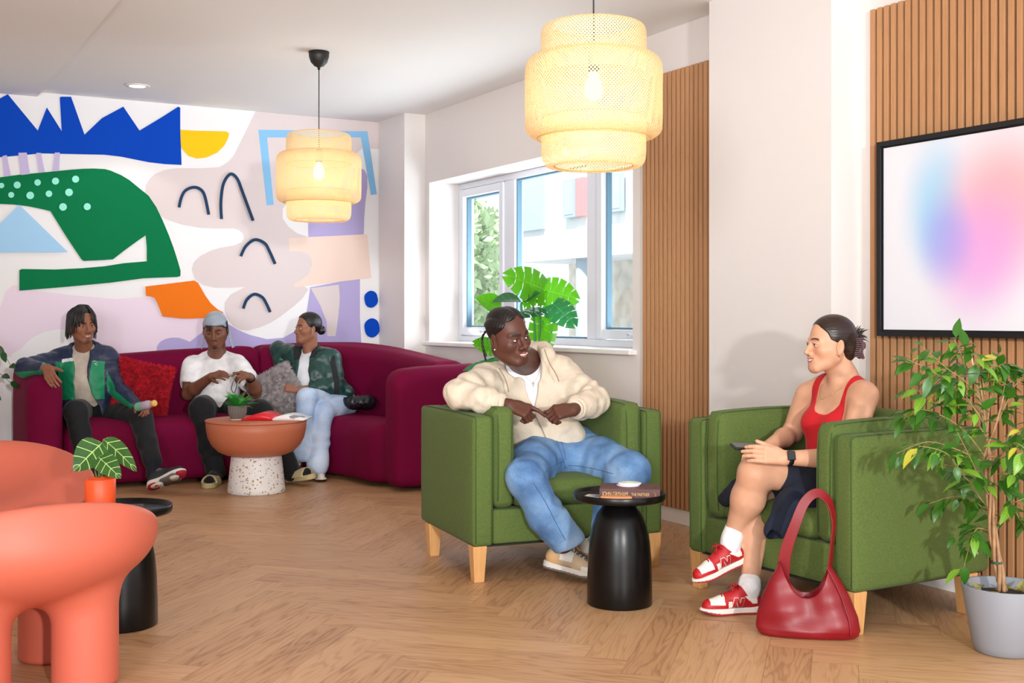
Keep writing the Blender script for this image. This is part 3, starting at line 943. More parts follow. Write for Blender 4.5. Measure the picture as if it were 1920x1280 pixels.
# facing directions measured from the four feet of each chair
CH1 = armchair('green armchair carrying the man in the cream hoodie', (0.139 - 0.377 * -0.0, 5.80, 0), math.atan2(-0.926, 0.377) - math.pi / 2)
CH2 = armchair('green armchair carrying the woman in the red top', (1.345, 5.0, 0), math.atan2(-0.51, -0.86) - math.pi / 2)

# side tables
M_BLK = mat('black_lacquer', '090809', 0.3, spec=0.35)
def side_table(label, loc):
    t = thing('side_table', label, 'side table', loc, 0, 'black pedestal side tables')
    b = MB()
    b.lathe([(0.0, 0.0), (0.134, 0.0), (0.137, 0.006), (0.136, 0.10), (0.133, 0.19), (0.127, 0.26), (0.115, 0.325), (0.096, 0.375), (0.070, 0.41), (0.052, 0.43), (0.05, 0.436), (0, 0.436)], 72)
    b.obj('pedestal', M_BLK, t, smooth=True)
    b = MB()
    b.lathe([(0, 0.4365), (0.186, 0.4365), (0.191, 0.440), (0.193, 0.448), (0.193, 0.466), (0.1915, 0.468), (0.189, 0.466), (0.188, 0.452), (0.184, 0.447), (0, 0.447)], 96)
    o = b.obj('tray', M_BLK, t, smooth=True)
    return t
T1 = (0.452, 4.93); T2 = (-1.525, 4.58)
side_table('black pedestal side table holding the book and coasters', (T1[0], T1[1], 0))
side_table('black pedestal side table holding the orange plant pot', (T2[0], T2[1], 0))
TZ = 0.4472
# book
bk = thing('book', 'thick brown hardback book with gold spine lettering on black table', 'book', (T1[0] + 0.045, T1[1] + 0.005, TZ), math.radians(-7))
mb = MB(); mb.box(-0.125, 0.125, -0.085, 0.085, 0, 0.003); mb.box(-0.125, 0.125, -0.085, 0.085, 0.041, 0.044)
mb.box(-0.125, 0.125, -0.0872, -0.083, 0, 0.044)
mb.obj('cover', mat('book_brown', '5b3230', 0.5), bk, bevel=0.001)
mb = MB(); mb.box(-0.121, 0.121, -0.083, 0.081, 0.003, 0.041); mb.obj('pages', mat('book_pages', 'efd9bd', 0.8, var=0.05, vscale=300, stretch=(1, 1, 12)), bk)
def text(s, name, size, M, m, parent, ext=0.0006, align='CENTER', sx=1.0):
    c = bpy.data.curves.new(name, 'FONT'); c.body = s; c.size = size; c.extrude = ext; c.align_x = align; c.align_y = 'CENTER'
    c.materials.append(m)
    tmp = bpy.data.objects.new('tmp', c); COL.objects.link(tmp)
    dg = bpy.context.evaluated_depsgraph_get(); dg.update()
    me = bpy.data.meshes.new_from_object(tmp.evaluated_get(dg)); me.name = name
    bpy.data.objects.remove(tmp)
    me.transform(M @ Matrix.Diagonal((sx, 1, 1, 1)))
    me.materials.clear()
    return link(name, me, m, parent, False)
M_GOLD = mat('gold_foil', 'd9b26a', 0.4)
Mx = Matrix.Translation((0, -0.0874, 0.022)) @ Matrix.Rotation(math.pi / 2, 4, 'X')
text('JOHN GRISHAM', 'spine_lettering', 0.025, Matrix.Translation((-0.060, 0, 0)) @ Mx, M_GOLD, bk, sx=0.60)
text('THE PARTNER', 'spine_lettering', 0.019, Matrix.Translation((0.044, 0, -0.001)) @ Mx, M_GOLD, bk, sx=0.62)
mb = MB()
for q in ([(0.100, 0.031), (0.106, 0.027), (0.102, 0.022), (0.109, 0.024)], [(0.103, 0.020), (0.109, 0.017), (0.104, 0.012), (0.101, 0.016), (0.108, 0.019)]):
    mb.tube([(x, -0.0878, z) for x, z in q], 0.0006, 5)
mb.obj('spine_emblem', M_GOLD, bk)
# coasters on the book
for i, (dx, dy) in enumerate(((0.0, 0.0), (0.006, 0.004))):
    p = (T1[0] + 0.038 + dx, T1[1] + 0.012 + dy, TZ + 0.0442 + i * 0.0066)
    c = thing('coaster', ('pale pink rimmed round coaster lying directly on the brown book', 'white round coaster with faint green pattern, on top of the other one')[i], 'coaster', p, 0, 'round coasters on the book')
    b = MB(); b.lathe([(0, 0), (0.046, 0), (0.049, 0.002), (0.049, 0.005), (0.047, 0.0064), (0, 0.0064)], 48)
    b.obj('disc', mat('coaster_%d' % i, ('e9dde6', 'f6f4f6')[i], 0.4), c, smooth=True)
    if i:
        b = MB()
        for r in (0.014, 0.026, 0.037): b.lathe([(r, 0.0064), (r, 0.0069), (r + 0.002, 0.0069), (r + 0.002, 0.0064)], 32, close=True)
        b.obj('pattern', mat('coaster_print', 'cfe0b8', 0.5), c, smooth=True)
# tan card holder and magazine in the tray
h = thing('card_holder', 'flat tan rounded holder lying at tray edge before the book', 'card holder', (T1[0] - 0.026, T1[1] - 0.128, TZ), math.radians(-4))
b = MB(); b.prism(catmull([(-0.055, -0.02), (0.055, -0.02), (0.06, 0.0), (0.05, 0.022), (-0.05, 0.022), (-0.06, 0.0)], 5), 0, 0.022)
b.obj('sleeve', mat('tan_leather', 'd98f5c', 0.5), h, bevel=0.003)
h = thing('leaflet', 'glossy dark leaflet lying in the black tray beside the book', 'leaflet', (T1[0] - 0.095, T1[1] - 0.025, TZ), math.radians(-20))
b = MB(); b.box(-0.06, 0.055, -0.075, 0.075, 0, 0.002); b.obj('sheet', mat('leaflet_dark', '3a2a26', 0.25, var=0.5, vscale=14, col2='d8dde6'), h)
h = thing('notebook', 'small black notebook lying beside the orange plant pot', 'notebook', (T2[0] + 0.035, T2[1] - 0.045, TZ), math.radians(12))
b = MB(); b.box(-0.055, 0.055, -0.07, 0.09, 0, 0.018); b.obj('cover', mat('notebook_black', '26262a', 0.5), h, bevel=0.003)
b = MB(); b.box(-0.05, 0.0556, -0.066, 0.086, 0.003, 0.015); b.obj('pages', mat('notebook_pages', '55555a', 0.7), h)

# coffee table
CT = (-1.76, 8.08)
t = thing('coffee_table', 'terracotta bowl top coffee table on speckled white terrazzo foot', 'coffee table', (CT[0], CT[1], 0))
def terrazzo():
    m = bpy.data.materials.new('terrazzo'); m.use_nodes = True
    nt = m.node_tree; N = nt.nodes; L = nt.links; b = N['Principled BSDF']
    tc = N.new('ShaderNodeTexCoord'); prev = None
    b.inputs['Roughness'].default_value = 0.5
    for i, (sc, th, col) in enumerate(((42, 0.20, 'b79a7c'), (60, 0.16, '6a5d58'), (95, 0.14, '8f8078'))):
        v = N.new('ShaderNodeTexVoronoi'); v.inputs['Scale'].default_value = sc; L.new(tc.outputs['Object'], v.inputs['Vector'])
        s = N.new('ShaderNodeSeparateColor'); L.new(v.outputs['Color'], s.inputs[0])
        a = N.new('ShaderNodeMath'); a.operation = 'LESS_THAN'; L.new(v.outputs['Distance'], a.inputs[0]); a.inputs[1].default_value = th * 1.7
        c = N.new('ShaderNodeMath'); c.operation = 'GREATER_THAN'; L.new(s.outputs[0], c.inputs[0]); c.inputs[1].default_value = 0.72
        d = N.new('ShaderNodeMath'); d.operation = 'MULTIPLY'; L.new(a.outputs[0], d.inputs[0]); L.new(c.outputs[0], d.inputs[1])
        x = N.new('ShaderNodeMixRGB'); L.new(d.outputs[0], x.inputs[0]); x.inputs[2].default_value = srgb(col)
        if prev is None: x.inputs[1].default_value = srgb('ece9e6')
        else: L.new(prev, x.inputs[1])
        prev = x.outputs[0]
    L.new(prev, b.inputs['Base Color'])
    return m
M_TERRA = mat('terracotta_paint', 'b9694a', 0.5, bump=0.02, bscale=200)
b = MB(); b.lathe([(0, 0), (0.190, 0), (0.196, 0.006), (0.194, 0.03), (0.172, 0.24), (0.168, 0.253), (0, 0.253)], 72); b.obj('foot', terrazzo(), t, smooth=True)
b = MB(); b.lathe([(0, 0.254), (0.15, 0.254), (0.21, 0.262), (0.26, 0.285), (0.30, 0.325), (0.325, 0.375), (0.337, 0.43), (0.341, 0.485), (0.338, 0.487), (0, 0.487)], 96); b.obj('bowl', M_TERRA, t, smooth=True)
b = MB(); b.lathe([(0, 0.488), (0.343, 0.488), (0.346, 0.492), (0.344, 0.499), (0.338, 0.501), (0, 0.501)], 96); b.obj('table_top', M_TERRA, t, smooth=True)
CZ = 0.5012
# open magazine
m_ = thing('magazine', 'open magazine with a red page lying on the terracotta table', 'magazine', (CT[0] + 0.145, CT[1] + 0.0, CZ), math.radians(-4))
def pages(side):
    b = MB(); n = 14; vs = []; fs = []
    for i in range(n + 1):
        s = i / n; x = side * (0.215 * s)
        z = 0.008 + (0.05 if side < 0 else 0.034) * (math.sin(math.pi * min(1, s * 1.0)) ** 0.8 * (1 - s) ** 0.5) + 0.004 * (1 - s)
        for y in (-0.13, 0.13): vs.append((x, y, z))
        for y in (-0.13, 0.13): vs.append((x, y, 0.001))
    for i in range(n):
        a = i * 4; c = a + 4
        fs += [(a, c, c + 1, a + 1), (a + 2, a + 3, c + 3, c + 2), (a, a + 2, c + 2, c), (a + 1, c + 1, c + 3, a + 3)]
    fs.append((0, 1, 3, 2)); fs.append((n * 4, n * 4 + 2, n * 4 + 3, n * 4 + 1))
    b.add(vs, fs); return b
def page_mat(name, base, c2, th):
    m = bpy.data.materials.new(name); m.use_nodes = True
    nt = m.node_tree; N = nt.nodes; L = nt.links; bs = N['Principled BSDF']
    tc = N.new('ShaderNodeTexCoord'); n = N.new('ShaderNodeTexNoise'); n.inputs['Scale'].default_value = 9; L.new(tc.outputs['Object'], n.inputs['Vector'])
    r = N.new('ShaderNodeValToRGB'); r.color_ramp.elements[0].position = th; r.color_ramp.elements[1].position = th + 0.02
    r.color_ramp.elements[0].color = srgb(base); r.color_ramp.elements[1].color = srgb(c2); L.new(n.outputs[0], r.inputs[0])
    L.new(r.outputs[0], bs.inputs['Base Color']); bs.inputs['Roughness'].default_value = 0.35
    return m
pages(-1).obj('red_page', page_mat('page_red', 'd5202c', 'f0dede', 0.62), m_, smooth=True)['label'] = 'red printed page'
pages(1).obj('white_page', page_mat('page_white', 'f0eeee', '8d8a90', 0.64), m_, smooth=True)

# two coral roto-moulded chairs
M_CORAL = mat('coral_plastic', 'cc6650', 0.5, bump=0.015, bscale=300)
def tub(label, c, f, leg=0.105, lx=0.235, rx=0.455):
    t = thing('tub_chair', label, 'chair', (c[0], c[1], 0), math.atan2(f[1], f[0]) - math.pi / 2, 'coral rounded tub chairs')
    s = Sdf(0.05)
    s.ell((0, 0.0, 0.47), (rx, 0.42, 0.20), k=0)
    s.ell((0, -0.04, 0.54), (0.435, 0.37, 0.27), k=0.06)
    s.plane((0, -0.35, 0.62), (0, 0.50, 1.0), k=0.03)
    for sx in (-1, 1):
        for y in (-0.17, 0.2):
            s.cone((sx * lx, y, 0.02), (sx * lx, y, 0.28), leg, leg, k=0.075)
    s.ell((0, 0.10, 0.66), (0.385, 0.43, 0.26), k=0.035, op='s')
    s.plane((0, 0, 0.0), (0, 0, -1), k=0.012)
    me = s.mesh(0.0085, 'shell')
    link('moulded_shell', me, M_CORAL, t, True)
    return t
tub('coral tub chair in front, its rounded back towards the black table', (-1.64, 3.88), (-0.62, 0.78), lx=0.17, rx=0.44)
tub('coral tub chair further back, open side towards the first one', (-2.29, 5.10), (0.30, -0.95))

# ------------------------------------------------------------------ sofa
M_WINE = mat('wine_velvet', '6e0032', 0.8, bump=0.05, bscale=90, sheen=0.06, var=0.06, vscale=3)
M_WINE.node_tree.nodes['Principled BSDF'].inputs['Specular IOR Level'].default_value = 0.15
M_WINE.node_tree.nodes['Principled BSDF'].inputs['Sheen Tint'].default_value = srgb('d8206a')
sofa = thing('sofa', 'long curved burgundy velvet corner sofa along the mural wall', 'sofa', (0, 0, 0), A29)
def sd_poly(Px, poly):
    d = np.full(len(Px), 1e9); ins = np.zeros(len(Px), bool); n = len(poly)
    for i in range(n):
        a = poly[i]; b = poly[(i + 1) % n]
        e = b - a; w = Px - a
        h = np.clip((w @ e) / (e @ e), 0, 1)
        d = np.minimum(d, ((w - h[:, None] * e) ** 2).sum(1))
        c = ((a[1] <= Px[:, 1]) != (b[1] <= Px[:, 1]))
        with np.errstate(divide='ignore', invalid='ignore'):
            xx = a[0] + (Px[:, 1] - a[1]) / (b[1] - a[1]) * e[0]
        ins ^= c & (Px[:, 0] < xx)
    d = np.sqrt(d); return np.where(ins, -d, d)
class Slab(Sdf):
    """soft upholstered solid over a plan outline; the top height may vary along the plan"""
    def __init__(s, poly, z0, ztop, r, lean=None, rt=None):
        super().__init__(0); s.poly = np.array(poly, float); s.z0 = z0; s.zt = ztop; s.r = r; s.lean = lean; s.rt = rt or r
        lo = s.poly.min(0); hi = s.poly.max(0); s.lo = lo; s.hi = hi
        s.pr = [('b', np.array([(lo[0] + hi[0]) / 2, (lo[1] + hi[1]) / 2, (z0 + 1.05) / 2]), np.array([(hi[0] - lo[0]) / 2 + .05, (hi[1] - lo[1]) / 2 + .05, 0.56]), np.eye(3), 0.0, 0, 'u')]
    def ev(s, P, prims=None):
        z = P[:, 2]; zt = s.zt(P) if callable(s.zt) else s.zt
        q = P[:, :2]
        if s.lean is not None: q = q + s.lean(P)
        d2 = sd_poly(q, s.poly)
        rr = np.where(z > (s.z0 + zt) / 2, s.rt, s.r)
        dz = np.maximum(s.z0 - z, z - zt)
        a = d2 + rr; b = dz + rr
        return np.sqrt(np.maximum(a, 0) ** 2 + np.maximum(b, 0) ** 2) + np.minimum(np.maximum(a, b), 0) - rr
    def build(s, name, parent, m, h=0.02):
        # plain marching over the whole block (no culling)
        pr = s.pr; lo = np.array([s.lo[0], s.lo[1], s.z0]) ; hi = np.array([s.hi[0], s.hi[1], 1.05])
        c = (lo + hi) / 2
        s.damp = 0.0
        me = s.mesh(h, name, B=24)
        return link(name, me, m, parent, True)
def ztop_back(P):
    X, Y = P[:, 0], P[:, 1]
    a = np.interp(X, [0.95, 1.4, 2.2, 3.3], [0.87, 0.90, 0.95, 0.995])
    b = np.interp(Y, [7.4, 8.3, 9.2], [0.865, 0.93, 0.995])
    return np.where((X > 3.2), np.minimum(a, b), a)
leanf = None
def bridge(pts, n=6): return catmull(pts, n, True)
# backs
Slab([(1.25, 9.38), (1.25, 9.08), (2.0, 9.06), (2.835, 9.04), (2.835, 9.38)], 0.06, ztop_back, 0.06, rt=0.09).build('backrest', sofa, M_WINE)
Slab(catmull([(2.85, 9.36), (2.85, 9.2), (2.85, 9.06), (3.15, 9.0), (3.42, 8.86), (3.56, 8.6), (3.62, 8.3), (3.64, 7.9), (3.64, 7.62), (3.8, 7.6), (3.93, 7.62), (3.94, 8.0), (3.95, 8.4), (3.93, 8.85), (3.8, 9.2), (3.5, 9.36), (3.2, 9.38)], 4), 0.06, ztop_back, 0.06, rt=0.09).build('backrest', sofa, M_WINE)
# arms
def ztop_l(P): return np.interp(P[:, 1], [8.5, 9.0, 9.4], [0.80, 0.85, 0.89])
Slab(catmull([(1.05, 8.60), (1.075, 8.5), (1.17, 8.46), (1.26, 8.5), (1.29, 8.62), (1.29, 9.0), (1.28, 9.34), (1.17, 9.38), (1.06, 9.34), (1.05, 9.0)], 4), 0.03, ztop_l, 0.06, rt=0.11).build('armrest', sofa, M_WINE)
def ztop_r(P): return np.interp(P[:, 0], [3.2, 3.5, 4.0], [0.825, 0.855, 0.87])
Slab(catmull([(3.30, 7.36), (3.26, 7.45), (3.27, 7.57), (3.34, 7.64), (3.6, 7.66), (3.98, 7.66), (4.06, 7.6), (4.06, 7.4), (3.98, 7.35), (3.6, 7.33)], 4), 0.03, ztop_r, 0.06, rt=0.10).build('armrest', sofa, M_WINE)
# seats (bulging fronts)
def ztop_s(P): return 0.455 + 0.03 * np.exp(-((P[:, 1] - 9.0) / 0.4) ** 2)
def seat(poly):
    return Slab(poly, 0.03, ztop_s, 0.05, rt=0.12, lean=None)
seat([(1.295, 9.05), (1.295, 8.60), (1.33, 8.545), (2.0, 8.53), (2.79, 8.52), (2.835, 8.56), (2.835, 9.03)]).build('seat', sofa, M_WINE)
seat(catmull([(2.85, 9.04), (2.85, 8.8), (2.85, 8.56), (2.93, 8.50), (3.08, 8.38), (3.16, 8.15), (3.19, 7.9), (3.22, 7.72), (3.30, 7.64), (3.45, 7.62), (3.60, 7.64), (3.63, 7.9), (3.60, 8.3), (3.52, 8.6), (3.40, 8.82), (3.12, 8.98)], 4)).build('seat', sofa, M_WINE)

# pendant lamps of woven bamboo
def bamboo():
    m = bpy.data.materials.new('bamboo_strip'); m.use_nodes = True
    nt = m.node_tree; N = nt.nodes; L = nt.links; b = N['Principled BSDF']
    c = srgb('f2dfb8'); b.inputs['Base Color'].default_value = c; b.inputs['Roughness'].default_value = 0.6
    t = N.new('ShaderNodeBsdfTranslucent'); t.inputs[0].default_value = srgb('f7e2b6')
    x = N.new('ShaderNodeMixShader'); x.inputs[0].default_value = 0.5
    L.new(b.outputs[0], x.inputs[1]); L.new(t.outputs[0], x.inputs[2]); L.new(x.outputs[0], N['Material Output'].inputs[0])
    return m
M_BAM = bamboo(); M_RIM = mat('bamboo_rim', 'e3b878', 0.5)
M_CORD = mat('black_cord', '1a1a1a', 0.5)
def tier_strips(prof, n, w):
    """two families of helical strips over a profile (r, z)"""
    pr = np.array(catmull(prof, 5, False)); L_ = np.concatenate([[0], np.cumsum(np.linalg.norm(np.diff(pr, axis=0), axis=1))])
    R = pr[:, 0].max()
    vs = []; fs = []
    for fam in (-1, 1):
        off = 0.0012 * fam
        for k in range(n):
            b = len(vs)
            for i in range(len(pr)):
                a = 2 * math.pi * k / n + fam * L_[i] / R * 1.0
                hw = w / 2 / R * 1.41
                r = pr[i, 0] + off
                for s in (-1, 1): vs.append((r * math.cos(a + s * hw), r * math.sin(a + s * hw), pr[i, 1]))
            for i in range(len(pr) - 1): fs.append((b + 2 * i, b + 2 * i + 1, b + 2 * i + 3, b + 2 * i + 2))
    return vs, fs
def pendant(label, loc):
    t = thing('pendant_lamp', label, 'pendant lamp', loc, 0, 'woven bamboo pendant lamps')
    R1, R2 = 0.204, 0.268
    tiers = [[(R1 - 0.035, 0.005), (R1 - 0.012, 0.0), (R1, -0.02), (R1 + 0.002, -0.07), (R1, -0.15), (R1 - 0.004, -0.19)],
             [(R1 + 0.0, -0.118), (R1 + 0.03, -0.118), (R2 - 0.012, -0.135), (R2, -0.17), (R2 + 0.001, -0.25), (R2, -0.38), (R2 - 0.006, -0.415), (R2 - 0.03, -0.435), (R1 + 0.015, -0.437)],
             [(R1 - 0.004, -0.36), (R1, -0.42), (R1, -0.50), (R1 - 0.008, -0.535), (R1 - 0.03, -0.552), (R1 - 0.05, -0.545)]]
    for p, n in zip(tiers, (96, 120, 96)):
        vs, fs = tier_strips(p, n, 0.0044)
        me = bpy.data.meshes.new('tier'); me.from_pydata(vs, [], fs)
        o = link('woven_shade', me, M_BAM, t, True)
        for r, z in (p[0], p[-1]):
            rb = MB()
            rb.tube([(r * math.cos(a), r * math.sin(a), z) for a in [2 * math.pi * i / 64 for i in range(65)]], 0.0028, 6, cap=False)
            rb.obj('rim', M_RIM, o, smooth=True)
    b = MB(); b.tube([(0, 0, -0.10), (0, 0, HC - loc[2] - 0.1)], 0.0032, 8); b.obj('cord', M_CORD, t, smooth=True)
    b = MB(); b.lathe([(0, -0.09), (0.014, -0.092), (0.021, -0.10), (0.023, -0.17), (0.018, -0.178), (0, -0.178)], 24); b.obj('lamp_holder', M_CORD, t, smooth=True)
    b = MB(); b.lathe([(0, -0.16), (0.014, -0.17), (0.018, -0.19), (0.032, -0.225), (0.036, -0.25), (0.03, -0.275), (0.015, -0.287), (0, -0.289)], 24)
    b.obj('bulb', mat('bulb_glow', 'ffe9b8', 0.4, emit=7), t, smooth=True)
    H = HC - loc[2]
    b = MB(); b.lathe([(0, H - 0.115), (0.008, H - 0.115), (0.01, H - 0.10), (0.03, H - 0.092), (0.052, H - 0.068), (0.063, H - 0.035), (0.066, H - 0.002), (0, H - 0.002)], 48)
    b.obj('ceiling_cup', M_CORD, t, smooth=True)
    l = bpy.data.lights.new('bulb_light', 'POINT'); l.energy = 2.5; l.color = (1, 0.80, 0.52); l.shadow_soft_size = 0.05
    lo = bpy.data.objects.new('bulb_light', l); COL.objects.link(lo); lo.parent = t; lo.location = (0, 0, -0.33)
    return t
pendant('bamboo pendant lamp hanging before the window and slat panel', P(1113, 50, 4.6))
pendant('bamboo pendant lamp hanging in front of the mural', P(598, 252, 7.5))
# ------------------------------------------------------------------ plants
def leaf_grid(L_, W_, n=8, fold=0.15, droop=0.3, shape=None, m=2):
    """leaf along +y with its face up: rows n, m columns each side; returns verts, faces, uv"""
    vs = []; uv = []; fs = []
    sh = shape or (lambda t: math.sin(math.pi * t ** 0.75) ** 0.8)
    cols = 2 * m + 1
    for i in range(n + 1):
        t = i / n; w = W_ / 2 * max(0.0, sh(t))
        for j in range(cols):
            s = (j - m) / m
            vs.append(Vector((s * w, L_ * (t - droop * 0.25 * t * t), -droop * L_ * t * t * 0.6 + abs(s) * w * fold)))
            uv.append((s, t))
    for i in range(n):
        for j in range(cols - 1):
            a = i * cols + j; fs.append((a, a + 1, a + cols + 1, a + cols))
    return vs, fs, uv
def orient(p, d, up=(0, 0, 1), roll=0.0):
    d = Vector(d).normalized(); x = d.cross(Vector(up))
    if x.length < 1e-4: x = d.orthogonal()
    x.normalize(); z = x.cross(d)
    if roll:
        q = Matrix.Rotation(roll, 3, d); x = q @ x; z = q @ z
    return frame_from(p, x, d, z)
M_SOIL = mat('potting_soil', '3a2a20', 0.95, var=0.3, vscale=60)
def leafmat(name, c, vein, trans=0.35, rough=0.35, vfreq=9.0, vw=0.10, col2=None):
    m = bpy.data.materials.new(name); m.use_nodes = True
    nt = m.node_tree; N = nt.nodes; L = nt.links; b = N['Principled BSDF']
    uv = N.new('ShaderNodeUVMap'); uv.uv_map = 'UVMap'
    sp = N.new('ShaderNodeSeparateXYZ'); L.new(uv.outputs[0], sp.inputs[0])
    def M_(op, a, q=None):
        n = N.new('ShaderNodeMath'); n.operation = op
        for i, x in enumerate((a, q)):
            if x is None: continue
            if isinstance(x, (int, float)): n.inputs[i].default_value = x
            else: L.new(x, n.inputs[i])
        return n.outputs[0]
    ax = M_('ABSOLUTE', sp.outputs[0])
    mid = M_('LESS_THAN', ax, vw * 0.7)
    ph = M_('FRACT', M_('MULTIPLY', M_('SUBTRACT', sp.outputs[1], M_('MULTIPLY', ax, 0.16)), vfreq))
    sv = M_('LESS_THAN', M_('ABSOLUTE', M_('SUBTRACT', ph, 0.5)), vw * 0.9)
    v = M_('MAXIMUM', mid, sv)
    at = N.new('ShaderNodeTexNoise'); at.inputs['Scale'].default_value = 7
    mc = N.new('ShaderNodeMixRGB'); mc.inputs[1].default_value = srgb(c); mc.inputs[2].default_value = srgb(col2 or c); L.new(at.outputs[0], mc.inputs[0])
    x = N.new('ShaderNodeMixRGB'); L.new(v, x.inputs[0]); L.new(mc.outputs[0], x.inputs[1]); x.inputs[2].default_value = srgb(vein)
    L.new(x.outputs[0], b.inputs['Base Color']); b.inputs['Roughness'].default_value = rough
    t = N.new('ShaderNodeBsdfTranslucent'); L.new(x.outputs[0], t.inputs[0])
    mx = N.new('ShaderNodeMixShader'); mx.inputs[0].default_value = trans
    L.new(b.outputs[0], mx.inputs[1]); L.new(t.outputs[0], mx.inputs[2]); L.new(mx.outputs[0], N['Material Output'].inputs[0])
    return m
class Leaves:
    def __init__(s): s.v = []; s.f = []; s.uv = []; s.mi = []
    def add(s, g, M, mi=0):
        b = len(s.v); s.v += [tuple(M @ p) for p in g[0]]; s.f += [tuple(b + i for i in f) for f in g[1]]; s.uv += g[2]; s.mi += [mi] * len(g[1])
    def obj(s, name, mats, parent, local=True):
        me = bpy.data.meshes.new(name); me.from_pydata(s.v, [], s.f)
        u = me.uv_layers.new(name='UVMap')
        li = np.empty(len(me.loops), np.int32); me.loops.foreach_get('vertex_index', li)
        u.data.foreach_set('uv', np.array(s.uv, np.float32)[li].ravel())
        if local: me.transform(parent.matrix_basis.inverted())
        o = link(name, me, mats, parent, True); me.polygons.foreach_set('material_index', s.mi); return o
def wtube(mb, pts, r, n=6): mb.tube([tuple(p) for p in pts], r, n)
def smoothpath(pts, n=6): return [Vector(p) for p in catmull([tuple(p) for p in pts], n, False)]

